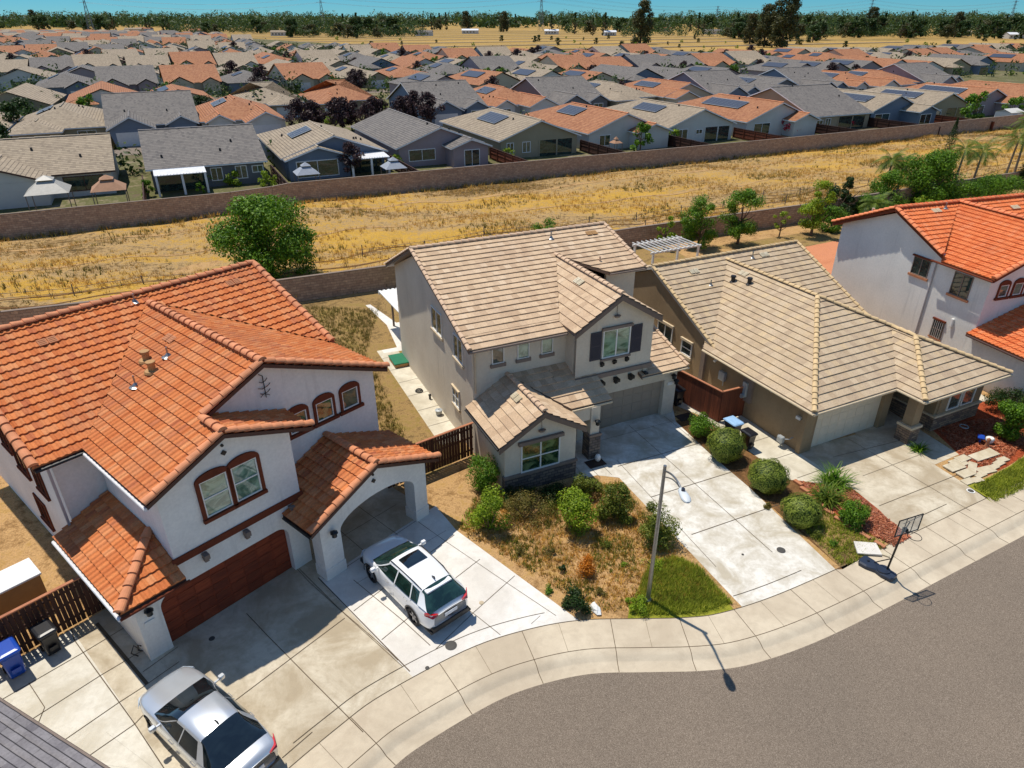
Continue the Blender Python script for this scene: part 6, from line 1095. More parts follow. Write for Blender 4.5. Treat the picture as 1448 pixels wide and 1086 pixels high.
palm((50.5, 79.6), 5.3, 'tall curved palm in front of the field at right', 1, 20, 2.7, (1.0, 1.2)); palm((55.5, 84.0), 4.6, 'palm between the tall curved one and the right edge group', 2, 18, 2.6, (.3, .2)); palm((61.3, 87.0), 5.4, 'palm with arching fronds at the right edge', 3, 20, 2.8, (.6, .5)); palm((64.5, 90.0), 7.0, 'tallest palm cut by the right edge', 4, 20, 2.8, (.5, 1)); palm((42.8, 79.6), 4.3, 'feathery palm left of the large rounded tree', 5, 20, 2.2, (.2, .3)); palm((37.5, 70.8), 1.6, 'low yellow-green palm behind the bright orange roof', 6, 20, 2.1); palm((45.3, 81.5), 3.9, 'second feathery palm just left of the large rounded tree', 7, 16, 2.0)
# field details: two low wire fences
def wirefence(a, b_, n, label, seed):
    a = Vector((*a, 0)); b_ = Vector((*b_, 0)); t = empty('wire_fence', a, 0, label, 'fence'); g = random.Random(seed); wi = MB(); P = [a.lerp(b_, i / n) - a for i in range(n + 1)]
    for i, p in enumerate(P): m = MB(); h = g.uniform(.7, 1.1); hh = .2 + hills(p.x + a.x, p.y + a.y); m.tube([p + Vector((0, 0, hh - .2)), p + Vector((g.uniform(-.05, .05), 0, hh + h))], .045, 5); m.build('post', 'wood_grey', t)
    for z in (.35, .7): wi.tube([p + Vector((0, 0, z + .15 + hills(p.x + a.x, p.y + a.y))) for p in P], .018, 4, False)
    wi.build('wires', 'wood_grey', t)
wirefence((-46, 42.5), (-20, 54.5), 6, 'low sagging wire fence crossing the dry field at left', 1); wirefence((-13, 57.5), (44, 86), 11, 'low sagging wire fence crossing the dry field from the big tree to the right', 2); wirefence((2, 61), (30, 75.4), 5, 'second low wire fence nearer the block wall in the dry field', 3)

# ================================================================ the far neighbourhood
ROOF = {'orange': ('far_orange', 'cap_orange'), 'tan': ('far_tan', 'cap_tan'), 'grey': ('far_grey', 'cap_grey')}
for nm, c in dict(wall_white=srgb(200, 198, 192), wall_blue=srgb(112, 124, 140), wall_grey=srgb(112, 112, 114), wall_mauve=srgb(158, 142, 144), wall_tan=srgb(160, 148, 124), wall_sand=srgb(190, 178, 156)).items(): plain(nm, c, .95, var=.06, sc=.6, spec=.2)
UP = Vector((0, 0, 1))
def fplane(mb, pts):
    P = [Vector(p) for p in pts]; n = (P[1] - P[0]).cross(P[2] - P[0]).normalized()
    if n.z < 0: P.reverse(); n = -n
    s_ = UP.cross(n).normalized(); t_ = n.cross(s_).normalized()
    if t_.z < 0: t_ = -t_
    o = min(P, key=lambda p: p.z); mb.poly(P, [((p - o).dot(s_) + 50, (p - o).dot(t_)) for p in P])
def gable(rm, wm, x0, y0, x1, y1, ze, pitch, along, hip0=0, hip1=0, ov=.5, th=.16, tr=None):
    """roof over a rectangle; along = 'x' or 'y' ridge direction; hip0/hip1 hip the low/high end"""
    X0, Y0, X1, Y1 = x0 - ov, y0 - ov, x1 + ov, y1 + ov; f = (lambda a, b, z: (a, b, z)) if along == 'x' else (lambda a, b, z: (b, a, z))
    a0, a1, b0, b1 = (X0, X1, Y0, Y1) if along == 'x' else (Y0, Y1, X0, X1); half = (b1 - b0) / 2; zr = ze + pitch * half; m = (b0 + b1) / 2; r0 = a0 + (half if hip0 else 0); r1 = a1 - (half if hip1 else 0)
    P = lambda a, b, z: f(a, b, z)
    for bb in (b0, b1): fplane(rm, [P(a0, bb, ze), P(a1, bb, ze), P(r1, m, zr), P(r0, m, zr)])
    for aa, r_, h in ((a0, r0, hip0), (a1, r1, hip1)):
        if h: fplane(rm, [P(aa, b0, ze), P(aa, b1, ze), P(r_, m, zr)])
        else:
            ia = aa + (ov if aa == a0 else -ov); wm.poly([P(ia, b0 + ov, ze - .02), P(ia, b1 - ov, ze - .02), P(ia, m, zr - pitch * ov - .06)])
            for bb in (b0, b1):
                if tr: tr.prism([P(aa, bb, ze - .01), P(aa, m, zr - .01), P(aa, m, zr - .2), P(aa, bb, ze - .2)], f(.04 if aa == a0 else -.04, 0, 0))
    if tr:
        for bb in (b0, b1): tr.prism([P(a0, bb, ze - .01), P(a1, bb, ze - .01), P(a1, bb, ze - .17), P(a0, bb, ze - .17)], f(0, .04 if bb == b0 else -.04, 0))
        for aa, h in ((a0, hip0), (a1, hip1)):
            if h: tr.prism([P(aa, b0, ze - .01), P(aa, b1, ze - .01), P(aa, b1, ze - .17), P(aa, b0, ze - .17)], f(.04 if aa == a0 else -.04, 0, 0))
    return zr, P(r0, m, zr), P(r1, m, zr), m
def walls(wm, x0, y0, x1, y1, h): wm.box(x0, y0, 0, x1, y1, h)
def tract(uv, w, d, rc, wc, label, along='y', pitch=.4, hips=(0, 1), wings=(), wins=(), patio=None, solar=None, garage=None, detail=2, group='single-storey houses beyond the long block wall', trim='gutter_white', th=26, extra=None, h=2.7):
    x, y = FW(*uv); t = empty('tract_house', (x, y, -.03), R(th), label, 'house', group); rm, wm, tr, cm = MB(), MB(), MB(), MB()
    walls(wm, 0, 0, w, d, h); zr, r0, r1, m = gable(rm, wm, 0, 0, w, d, h, pitch, along, hips[0], hips[1], tr=tr if detail > 1 else None)
    caps(cm, r0, r1, .12, 1.6, .03) if detail > 1 else None
    for (a0, b0, a1, b1, al, pt, hp) in wings:
        walls(wm, a0, b0, a1, b1, h); z2, q0, q1, mm = gable(rm, wm, a0, b0, a1, b1, h - .02, pt, al, *hp, tr=tr if detail > 1 else None)
        if detail > 1: caps(cm, q0, q1, .12, 1.6, .03)
    wm.build('wall', wc, t); ro = rm.build('roof', ROOF[rc][0], t)
    if detail > 1: tr.build('trim', trim, t); cm.build('ridge_tiles', ROOF[rc][1], ro)
    if detail > 1:
        gw = random.Random(int(uv[0] * 7))
        for i in range(5):
            vx = gw.uniform(1.5, w - 1.5); vy = gw.uniform(2, d * .7); zz = h + pitch * (min(vx, w - vx) + .5) if along == 'y' else h + pitch * (min(vy, d - vy) + .5)
            if (vy > d - w / 2 and along == 'y') : continue
            pm = MB(); pm.lathe([(.16, -.1), (.12, .25), (.14, .3)], (vx, vy, zz), 7); pm.build('roof_vent', 'iron_black', ro)
    for (a, z0, a2, z1, yy) in wins:
        pl = Fr((0, yy)); g = MB(); pl.rect(g, a, z0, a2, z1, .004, .02); wn = g.build('window', 'glass_grey' if (a * 7) % 2 > 1 else 'glass_dark', t); f = MB()
        for q in ((a - .1, z0 - .1, a, z1 + .1), (a2, z0 - .1, a2 + .1, z1 + .1), (a, z0 - .1, a2, z0), (a, z1, a2, z1 + .1), ((a + a2) / 2 - .04, z0, (a + a2) / 2 + .04, z1)): pl.rect(f, *q, .021, .06)
        f.build('frame', trim, wn)
    if patio:   # a flat dark panel stands in for porch shade, with posts and a cover
        a, b_, dp, kind = patio; g = MB(); pl = Fr((0, -.0)); pl.rect(g, a + .2, 0, b_ - .2, 2.3, .005, .02); g.build('patio_shade_panel', 'glass_dark', t)
        if kind == 'lattice':
            c_ = MB(); n = int((b_ - a) / .35)
            c_.prism([(a, -dp, 2.35), (b_, -dp, 2.35), (b_, -.05, 2.6), (a, -.05, 2.6)], (0, 0, .07)); [c_.box(a + i * .35, -dp, 2.44, a + i * .35 + .05, -dp + .6, 2.5) for i in range(n)]; c_.build('patio_cover', 'gutter_white', t)
        for xx in (a + .05, (a + b_) / 2, b_ - .3): p = MB(); p.box(xx, -dp + .05, 0, xx + .25, -dp + .3, 2.34); p.build('post', trim if kind == 'lattice' else wc, t)
    if solar:
        for (a0, b0, a1, b1, side) in solar:
            sm = MB()
            if side in ('l', 'r'):
                zf2 = (lambda x_: h + pitch * (x_ + .5) + .14) if side == 'l' else (lambda x_: h + pitch * (w - x_ + .5) + .14); q = [(a0, b0, zf2(a0)), (a1, b0, zf2(a1)), (a1, b1, zf2(a1)), (a0, b1, zf2(a0))]
            else: zf2 = lambda y_: h + pitch * (y_ + .5) + .14; q = [(a0, b0, zf2(b0)), (a1, b0, zf2(b0)), (a1, b1, zf2(b1)), (a0, b1, zf2(b1))]
            sm.prism(q, (0, 0, .05)); sp_ = sm.build('solar_panel', 'solar_cell', t)
            fm = MB(); Q = [Vector(p) + Vector((0, 0, .055)) for p in q]
            for i in range(4): fm.tube([Q[i], Q[(i + 1) % 4]], .03, 4)
            n = max(2, int((Q[3] - Q[0]).length / 1.1))
            for i in range(1, n): fm.tube([Q[0].lerp(Q[3], i / n), Q[1].lerp(Q[2], i / n)], .012, 4)
            fm.build('panel_frame', 'box_grey', sp_)
    if garage:
        a, b_, yy = garage; g = MB(); pl = Fr((0, yy)); pl.rect(g, a, 0, b_, 2.15, .004, .03); g.build('garage_door', 'garage_white', t)
    return t
V0 = 14
tract((-64, 15.5), 18.5, 16, 'tan', 'wall_white', 'tan-roofed house with a wide gable at the left edge behind the gazebo', 'x', .36, (0, 0), wings=[(3, -3.5, 12, 6, 'y', .36, (0, 0))], wins=[(13.5, .7, 17.5, 2.2, 0)], patio=None, solar=[(4, 3, 7, 6.5, 'f')], trim='fascia_brown')
tract((-41.3, 14), 13, 19, 'grey', 'wall_grey', 'house with a broad dark grey roof and a white lattice patio cover', 'x', .32, (0, 0), wins=[(6.7, .8, 7.9, 2.2, 0), (9.6, .8, 10.8, 2.2, 0), (11.6, 1.4, 12.8, 2.1, 0)], patio=(.3, 6.0, 3.2, 'lattice'))
tract((-25.6, 14.5), 13.2, 22, 'tan', 'wall_blue', 'tan-roofed house with blue gables and a dark leafy bush at its patio', 'y', .34, (0, 1), wings=[(.2, -1.6, 8, 3, 'y', .32, (0, 0))], wins=[(1.2, .4, 6.4, 2.3, -1.6)], patio=(7.8, 13, 3.4, 'lattice'), solar=[(2.6, 8, 5.4, 12, 'l')])
tract((-10, 15.5), 12.4, 24, 'grey', 'wall_mauve', 'grey-roofed mauve house with a gabled porch', 'y', .36, (0, 0), wings=[(6.9, -3.2, 12.2, 3, 'y', .34, (0, 0))], wins=[(1.5, .8, 5.3, 2.2, 0), (8.6, .1, 10.8, 2.2, -3.2)])
tract((5.5, 15), 13, 24, 'tan', 'wall_tan', 'tan-roofed olive brown house with a wide gable and a dark open patio', 'y', .36, (0, 1), wins=[(1.0, .8, 2.0, 2.2, 0), (3.6, .8, 4.8, 2.2, 0)], patio=(6.2, 12.4, .12, 'open'), solar=[(2.6, 8, 5.2, 15, 'l')])
tract((21, 15.5), 13.6, 24, 'orange', 'wall_white', 'orange-roofed white house with a small front gable behind the light green tree', 'y', .36, (0, 1), wings=[(7.6, -2.4, 13.6, 3, 'y', .34, (0, 0))], wins=[(2.0, .7, 3.9, 2.2, 0)], patio=(8, 13.2, 2.2, 'open'), solar=[(3, 10, 5.6, 16, 'l')])
tract((36, 15), 13.6, 24, 'tan', 'wall_white', 'tan-roofed white house with a wide plain gable and a corner patio', 'y', .36, (0, 1), wins=[(1.8, .6, 3.9, 2.2, 0), (5.8, 1.4, 7.0, 2.0, 0)], patio=(7.4, 13.2, .12, 'open'), solar=[(3, 8, 5.4, 15, 'l')])
tract((52.8, 15), 14.8, 24, 'orange', 'wall_white', 'orange-roofed house with a long solar panel and a small gable by the red flowers', 'y', .36, (0, 1), wings=[(8.6, -2.6, 14, 3, 'y', .36, (0, 0))], wins=[(1.8, .3, 5.4, 2.2, 0)], patio=(9, 13.6, 2.4, 'open'), solar=[(3, 6, 5.6, 16, 'l')])
tract((68.6, 15), 14.9, 22, 'grey', 'wall_tan', 'grey-roofed house with a broad plain roof behind red flowering bushes', 'x', .36, (0, 0), wins=[(1.2, 1.3, 2.6, 1.9, 0), (3.4, .6, 4.6, 2.1, 0)], patio=(6.5, 14, .12, 'open'))
tract((84.6, 15.5), 13.8, 24, 'tan', 'wall_blue', 'tan-roofed blue house with two gables and a solar panel', 'y', .36, (0, 1), wings=[(8.4, -4, 13.4, 3, 'y', .34, (0, 0))], wins=[(1.2, .7, 5.2, 2.1, 0), (9, .2, 12, 2.1, -4)], solar=[(2.6, 4, 5.2, 15, 'l')])
tract((99.8, 15), 13.2, 23, 'tan', 'wall_tan', 'tan-roofed house with a dark shaded gable left of the round tree', 'y', .36, (0, 1), wins=[(1.6, .5, 4.8, 2.1, 0)], patio=(6.2, 12.8, .12, 'open'), solar=[(2.6, 5, 5.2, 14, 'l')])
tract((115, 16), 14, 23, 'orange', 'wall_mauve', 'orange-roofed house behind the round tree at right', 'y', .36, (0, 1), wings=[(8.6, -3, 13.6, 3, 'y', .34, (0, 0))], wins=[(1.6, .5, 5, 2.1, 0)], solar=[(3, 5, 5.6, 15, 'l')])
tract((130.5, 16), 14, 23, 'orange', 'wall_sand', 'orange-roofed house cut by the right edge behind the wall', 'y', .36, (0, 1), wings=[(.6, -3, 5.6, 3, 'y', .34, (0, 0))], wins=[(7, .5, 9, 2.1, 0)])
tract((-81, 16), 14.5, 22, 'orange', 'wall_tan', 'orange-roofed house cut by the left edge behind the trees', 'x', .36, (0, 1), wins=[(1.6, .5, 5, 2.1, 0)])
# second row faces the camera across the street: gabled garages
R2 = [(-106, 'tan', 'wall_blue', 0), (-91, 'grey', 'wall_tan', 1), (-75.5, 'tan', 'wall_tan', 1), (-60.5, 'tan', 'wall_tan', 1), (-46.8, 'grey', 'wall_blue', 0), (-32.5, 'orange', 'wall_white', 2), (8, 'grey', 'wall_blue', 0), (22.5, 'orange', 'wall_white', 2), (37, 'grey', 'wall_grey', 0), (51.5, 'tan', 'wall_tan', 1), (66, 'orange', 'wall_sand', 3), (81, 'grey', 'wall_blue', 0), (96, 'grey', 'wall_grey', 3), (111, 'grey', 'wall_blue', 0), (126.5, 'orange', 'wall_white', 2), (142, 'orange', 'wall_mauve', 1), (157.5, 'grey', 'wall_mauve', 0)]
DES = {'orange': 'orange', 'tan': 'tan', 'grey': 'grey'}; WD = dict(wall_blue='blue', wall_tan='brown', wall_white='white', wall_grey='grey', wall_sand='sand coloured', wall_mauve='mauve')
for i, (u, rc, wc, k) in enumerate(R2):
    lab = '%s-roofed %s house facing the street, %s in the second row from the left' % (rc, WD[wc], ['first', 'second', 'third', 'fourth', 'fifth', 'sixth', 'seventh', 'eighth', 'ninth', 'tenth', 'eleventh', 'twelfth', 'thirteenth', 'fourteenth', 'fifteenth', 'sixteenth', 'seventeenth'][i])
    if k == 0: tract((u, 57), 13.6, 22, rc, wc, lab, 'x', .36, (0, 0), wings=[(.2, -4.5, 6.6, 8, 'y', .5, (0, 0)), (9, -1.5, 13.4, 6, 'y', .5, (0, 0))], garage=(1, 5.8, -4.5), wins=[(10, .8, 12.2, 2.1, -1.5)])
    elif k == 1: tract((u, 58), 13.6, 22, rc, wc, lab, 'y', .36, (1, 1), wings=[(.4, -4, 6.8, 6, 'y', .36, (1, 0))], garage=(1, 6, -4), wins=[(9, .8, 11.6, 2.1, 0)], solar=[(2.6, 10, 5.0, 16, 'l')])
    elif k == 2: tract((u, 57), 13.6, 22, rc, wc, lab, 'y', .38, (1, 1), wings=[(7.2, -5, 13.4, 6, 'y', .46, (0, 0)), (1, -2, 5, 4, 'y', .5, (0, 0))], garage=(8, 12.6, -5), wins=[(2, .8, 4, 2.1, -2)], solar=[(3, 8, 5.4, 14, 'l')])
    else: tract((u, 56), 13.8, 23, rc, wc, lab, 'y', .36, (0, 1), wings=[(.4, -4, 6.6, 4, 'y', .4, (0, 0))], garage=(1, 6, -4), wins=[(9, .8, 12, 2.1, 0)], solar=[(2.6, 8, 5, 16, 'l')])
tract((-8, 80), 13.6, 18, 'orange', 'wall_tan', 'orange-roofed brown house standing behind the row of purple trees', 'x', .36, (1, 1), wings=[(.4, -4, 6.8, 6, 'y', .36, (1, 0))], garage=(1, 6, -4))
tract((-23.5, 82), 13, 18, 'tan', 'wall_tan', 'tan-roofed hipped house standing behind the left end of the purple trees', 'x', .36, (1, 1), wings=[(6, -4, 12, 6, 'y', .36, (1, 0))], garage=(7, 11.5, -4))
# the rest: copies of twelve plans, one tree of walls, roof and panel each
def proto(k, rc, wc):
    rm, wm = MB(), MB(); t = empty('tract_house', (0, 0, 0), R(26)); h = 2.7; w, d = 13.6, 22; sol = None
    walls(wm, 0, 0, w, d, h)
    if k == 0: gable(rm, wm, 0, 0, w, d, h, .34, 'y', 0, 1); sol = (2.6, 6, 5.4, 15)
    elif k == 1: gable(rm, wm, 0, 0, w, d, h, .3, 'x', 0, 0); walls(wm, .3, -4, 6.4, 0, h); gable(rm, wm, .3, -4, 6.4, 8, h - .02, .46, 'y', 0, 0); walls(wm, 9, -1.6, 13.2, 0, h); gable(rm, wm, 9, -1.6, 13.2, 6, h - .02, .46, 'y', 0, 0)
    elif k == 2: gable(rm, wm, 0, 0, w, d, h, .34, 'y', 1, 1); walls(wm, 7, -4.5, 13.2, 0, h); gable(rm, wm, 7, -4.5, 13.2, 5, h - .02, .42, 'y', 0, 0); sol = (2.8, 9, 5.4, 14)
    else: gable(rm, wm, 0, 0, w, d, h, .34, 'y', 0, 0); walls(wm, .4, -3, 5.4, 0, h); gable(rm, wm, .4, -3, 5.4, 4, h - .02, .4, 'y', 1, 0)
    wm.build('wall', wc, t); ro = rm.build('roof', ROOF[rc][0], t)
    g = MB(); pl = Fr((0, 0)); yy = {0: 0, 1: -4, 2: -4.5, 3: -3}[k]; a = {0: 4, 1: 1, 2: 7.8, 3: 1}[k]; pl = Fr((0, yy)); pl.rect(g, a, 0, a + 4.4, 2.1, .004, .03); g.build('garage_door' if k in (1, 2) else 'window', 'garage_white' if k in (1, 2) else 'glass_dark', t)
    if sol: a0, b0, a1, b1 = sol; z = lambda x_: h + .34 * (x_ + .5) + .12; sm = MB(); sm.prism([(a0, b0, z(a0)), (a1, b0, z(a1)), (a1, b1, z(a1)), (a0, b1, z(a0))], (0, 0, .06)); sm.build('solar_panel', 'solar_cell', t)
    return t
rg = random.Random(77); protos = []
for rc in ('orange', 'tan', 'grey'):
    for k in range(4): protos.append([proto(k, rc, rg.choice({'orange': ['wall_white', 'wall_sand'], 'tan': ['wall_white', 'wall_tan', 'wall_blue'], 'grey': ['wall_blue', 'wall_grey', 'wall_mauve']}[rc])), rc, k, False])
def inframe(x, y, m=1.03):
    c, s_ = math.cos(R(28.226)), math.sin(R(28.226)); f = y * c + 18.6 * s_; return abs(x) / f < .75 * m
EDGE = [(-1300, 1150), (-500, 1000), (-330, 840), (-235, 640), (-173, 510), (-84, 440), (0, 385), (150, 365), (228, 430), (300, 440), (365, 400), (600, 420)]
def ymax(x):
    for a, b in zip(EDGE, EDGE[1:]):
        if a[0] <= x <= b[0]: return a[1] + (b[1] - a[1]) * (x - a[0]) / (b[0] - a[0])
    return 450
PL_ = {0: 'a plain gable', 1: 'two front gables', 2: 'one front gable', 3: 'a low wing'}
cands = []; rows_v = []; v = 96
while v < 1250: rows_v += [v, v + 44]; v += 80
for rv in rows_v:
    u = -420 if rv < 500 else -700
    while u < 520:
        uu = u + rg.uniform(-1, 1) + (rv % 7) * 2; x, y = FW(uu, rv); u += 15.4
        if not inframe(x + 6, y) or y > ymax(x) or y > 1100 or y < 60: continue
        if rg.random() < .03: continue
        if rv < 100 and -38 < uu < 7: continue
        cands.append((y, uu, rv, x, y))
cands.sort(); keep = 300 - len(R2) - 16
ORD = ['first', 'second', 'third', 'fourth', 'fifth', 'sixth', 'seventh', 'eighth', 'ninth', 'tenth', 'eleventh', 'twelfth', 'thirteenth', 'fourteenth', 'fifteenth', 'sixteenth', 'seventeenth', 'eighteenth', 'nineteenth', 'twentieth']
def ordn(n): return ORD[n - 1] if n <= 20 else '%d%s' % (n, {1: 'st', 2: 'nd', 3: 'rd'}.get(n % 10, 'th'))
RI = {}
for c_ in cands[:keep]: RI.setdefault(c_[2], []).append(c_[1])
for k_ in RI: RI[k_].sort()
for i, (dd, uu, rv, x, y) in enumerate(cands[:keep]):
    rr_ = rg.random(); wc_ = 'orange' if rr_ < .27 else 'tan' if rr_ < .63 else 'grey'; p = [q for q in protos if q[1] == wc_][0]; flip = rows_v.index(min(rows_v, key=lambda q: abs(q - rv))) % 2 == 0
    kk = [q for q in protos if q[1] == p[1] and (q[2] in ((0, 3) if flip else (1, 2)))]; p = rg.choice(kk)
    lab = 'distant house with %s roof and %s' % ({'orange': 'an orange', 'tan': 'a tan', 'grey': 'a grey'}[p[1]], PL_[p[2]])
    lab = '%s-roofed house with %s, %s from the left in the %s row' % (p[1], PL_[p[2]], ordn(RI[rv].index(uu) + 1), ordn(rows_v.index(rv) + 3))
    if not p[3]: o = p[0]; p[3] = True; o['label'] = lab; o['category'] = 'house'; o['group'] = 'distant houses of the neighbourhood'; o.location = (x, y, -.03)
    else: o = copy_tree(p[0], (x, y, -.03), label=lab)
    o.rotation_euler[2] = R(26 + rg.uniform(-3, 3) + (4 * math.sin(uu * .02 + rv * .01))); o.scale = (1, 1, 1 + rg.uniform(-.05, .2))
for p in protos:
    if not p[3]:
        for ch in list(p[0].children): bpy.data.objects.remove(ch)
        bpy.data.objects.remove(p[0])
mb = MB()
for (dd, uu, rv, x, y) in cands[keep:]:
    c, s_ = math.cos(R(26)), math.sin(R(26)); q = lambda a, b, z: (x + c * a - s_ * b, y + s_ * a + c * b, z); mb.cur = 3; mb.prism([q(0, 0, 0), q(13, 0, 0), q(13, 20, 0), q(0, 20, 0)], (0, 0, 2.7)); mb.cur = rg.randrange(3)
    for pts in ([(-.5, -.5, 2.7), (14, -.5, 2.7), (10, 10, 5), (4, 10, 5)], [(-.5, 21, 2.7), (14, 21, 2.7), (10, 10, 5), (4, 10, 5)], [(-.5, -.5, 2.7), (-.5, 21, 2.7), (4, 10, 5)], [(14, -.5, 2.7), (14, 21, 2.7), (10, 10, 5)]): fplane(mb, [q(*p) for p in pts])
tag(mb.build('farthest_houses', ['far_orange', 'far_tan', 'far_grey', 'wall_grey']), 'farthest roofs of the neighbourhood merging into one mass', 'houses', kind='stuff')
# streets of the neighbourhood
for i, rv in enumerate([43.5] + [rows_v[k] + 27 for k in range(0, len(rows_v), 2)]):
    w_ = 9 if i == 0 else 8; mb = MB(); a, b = (-260, 380) if i < 3 else (-500, 560); mb.poly([(*FW(a, rv), -.015 - .001 * i), (*FW(b, rv), -.015 - .001 * i), (*FW(b, rv + w_), -.015 - .001 * i), (*FW(a, rv + w_), -.015 - .001 * i)]); tag(mb.build('street', 'asphalt'), kind='structure')
# plants of the neighbourhood: prototypes copied
def tproto(h, w, mat, seed, n, size, clumps, shape=1.0, low=.1, name='garden_tree'): return tree((0, -500 - seed), h, w, mat, 'x', seed, n=n, size=size, clumps=clumps, name=name, low=low, shape=shape)
used = {}
def put(proto, x, y, label, sc=1, group=None, z=0, rz=None):
    if proto.name not in used: used[proto.name] = 1; o = proto; o.location = (x, y, z)
    else: o = copy_tree(proto, (x, y, z))
    o.scale = (sc, sc, sc) if not isinstance(sc, tuple) else sc; o.rotation_euler = (0, 0, rg.uniform(0, 6.28)); o['label'] = label
    if group: o['group'] = group
    elif 'group' in o: del o['group']
    return o
pur = tproto(5.2, 4.4, 'leaf_purple', 80, 1500, .34, 22, name='plum_tree'); grn = tproto(4, 3.4, 'leaf_green', 81, 1300, .3, 18); brt = tproto(2.2, 3.0, 'leaf_bright', 82, 900, .24, 14, low=.03, name='garden_shrub'); drk = tproto(3.6, 4.6, 'leaf_dark', 83, 1300, .32, 18, low=.05); rd = tproto(1.7, 2.6, 'flower_red', 84, 700, .2, 12, low=.03, name='flowering_bush'); pl5 = palm((0, -520), 3.0, 'x', 20, 14, 2.2)
P45 = lambda px, py: (lambda d: (d[0] * 18.6 / -d[2], d[1] * 18.6 / -d[2]))((lambda x, y: (x, math.cos(R(28.226)) + y * math.sin(R(28.226)), -math.sin(R(28.226)) + y * math.cos(R(28.226))))((px - 724) / 965, -(py - 543) / 965))
gp = 'dark purple-leaved trees along the first street'
for i in range(13): x, y = FW(-16.5 + i * 1.95 + rg.uniform(-.5, .5), 50 + (i % 3) * 2.6 + rg.uniform(-1, 1)); put(pur, x, y, '%s purple-leaved tree from the left in the row along the first street' % ordn(i + 1), rg.uniform(.95, 1.3), gp)
for px, py, s_, lab in ((502, 250, .85, 'dark leafy bush at the patio of the tan-roofed blue house'), (875, 143, .9, 'purple-leaved tree in front of the pale garage at centre right'), (982, 128, .9, 'purple-leaved tree beside the orange roof at centre right'), (1010, 130, .8, 'smaller purple-leaved tree right of the one beside the orange roof'), (1285, 112, .9, 'purple-leaved tree in front of the orange roof at right'), (1305, 111, .8, 'purple-leaved tree beside its twin at right'), (895, 150, .6, 'low purple-leaved tree by the street lamp post at centre right')): x, y = P45(px, py); put(pur, x, y, lab, s_)
for px, py, s_, lab in ((905, 214, 1.1, 'light green tree in the yard just behind the far wall'), (1372, 178, 1.55, 'large round green tree behind the wall at right'), (1428, 172, 1.2, 'round green tree at the right edge behind the wall'), (285, 274, .35, 'small round bush behind the left part of the wall'), (210, 278, .5, 'round clipped yellow-green bush between two left houses'), (930, 150, .8, 'green tree beside the tan-roofed house in the second row'), (470, 142, .5, 'small green tree at the end of the purple trees')): x, y = P45(px, py); put(grn, x, y, lab, s_)
for px, py, s_, lab in ((25, 195, 1.6, 'dense dark tree at the left edge behind the first row'), (8, 235, 1.6, 'dark tree mass beside the left house'), (60, 160, 1.2, 'dark bush between the tan roofs at left'), (40, 175, 1.3, 'olive tree cut off by the tan roof at left'), (860, 55, 1, 'dark shrub at the edge of the golden field')): x, y = P45(px, py); put(drk, x, y, lab, s_)
for i, (px, py, s_) in enumerate([(452, 172, .7), (465, 175, .5), (480, 173, .6), (492, 174, .5), (415, 205, .6), (380, 262, .5), (560, 238, .5), (775, 206, .5), (850, 208, .4), (948, 205, .7), (1200, 178, .8), (1215, 176, .7), (1240, 174, .6), (1292, 170, .7), (300, 262, .5), (330, 262, .5), (415, 245, .4), (718, 228, .5)]): x, y = P45(px, py); put(brt, x, y, 'low green shrub in a back yard close behind the far wall', s_ * 1.7, 'low green shrubs behind the far wall')
for px, py, s_, lab in ((1112, 190, 1.0, 'red flowering bush in front of the small orange gable'), (1178, 182, .8, 'red flowering bush left of the round green shrub'), (1192, 180, .9, 'brightest red flowering bush behind the wall at right'), (1088, 186, .6, 'small red flowering bush at the corner of the orange house'), (907, 139, .7, 'red flowering bush at the tan-roofed second row house'), (822, 141, .5, 'small red bush above the orange roof at centre'), (175, 98, 1.4, 'magenta flowering bush among the far roofs at left')): x, y = P45(px, py); put(rd, x, y, lab, s_ * 1.75)
for px, py, s_, lab in ((135, 103, 1, 'small palm among the roofs at left'), (1132, 122, 1.1, 'small palm left of the grey gable at right'), (1158, 122, 1.1, 'second small palm beside the grey gable at right'), (1100, 120, .8, 'low palm in the tan-roofed garden at right'), (1262, 96, .9, 'small palm above the orange roof at right')): x, y = P45(px, py); put(pl5, x, y, lab, s_)
for i in range(780):
    rv = rg.choice(rows_v[:12]) + rg.choice([-10, 24, 33]); uu = rg.uniform(-250, 330); x, y = FW(uu, rv)
    if inframe(x, y) and 110 < y < min(ymax(x), 460): put(rg.choice([grn, grn, drk, brt, pur]), x, y, 'small garden tree or shrub between the distant houses', rg.uniform(.7, 1.35), 'garden plants among the distant houses')
lb = LB(111)
for k in range(3600):
    rv = rg.choice([0] + rows_v[:14] + rows_v[:6]) + rg.choice([-11, -9, 25, 27, 12, 36, 8]); uu = rg.uniform(-300, 420); x, y = FW(uu + (14.4 if rg.random() < .5 else 0), rv)
    if rv < 16 or not inframe(x, y) or y > min(ymax(x), 520): continue
    s_ = rg.uniform(.9, 2.3) * (1 + y / 900); lb.clump((x, y, s_ * .75), (s_, s_, s_ * rg.uniform(.9, 1.7)), 90, s_ * .34, fill=.6, up=.2)
tag(lb.build('garden_greenery', 'leaf_far', None), 'hedges and low greenery filling the gaps between the far houses', 'hedges', kind='stuff')
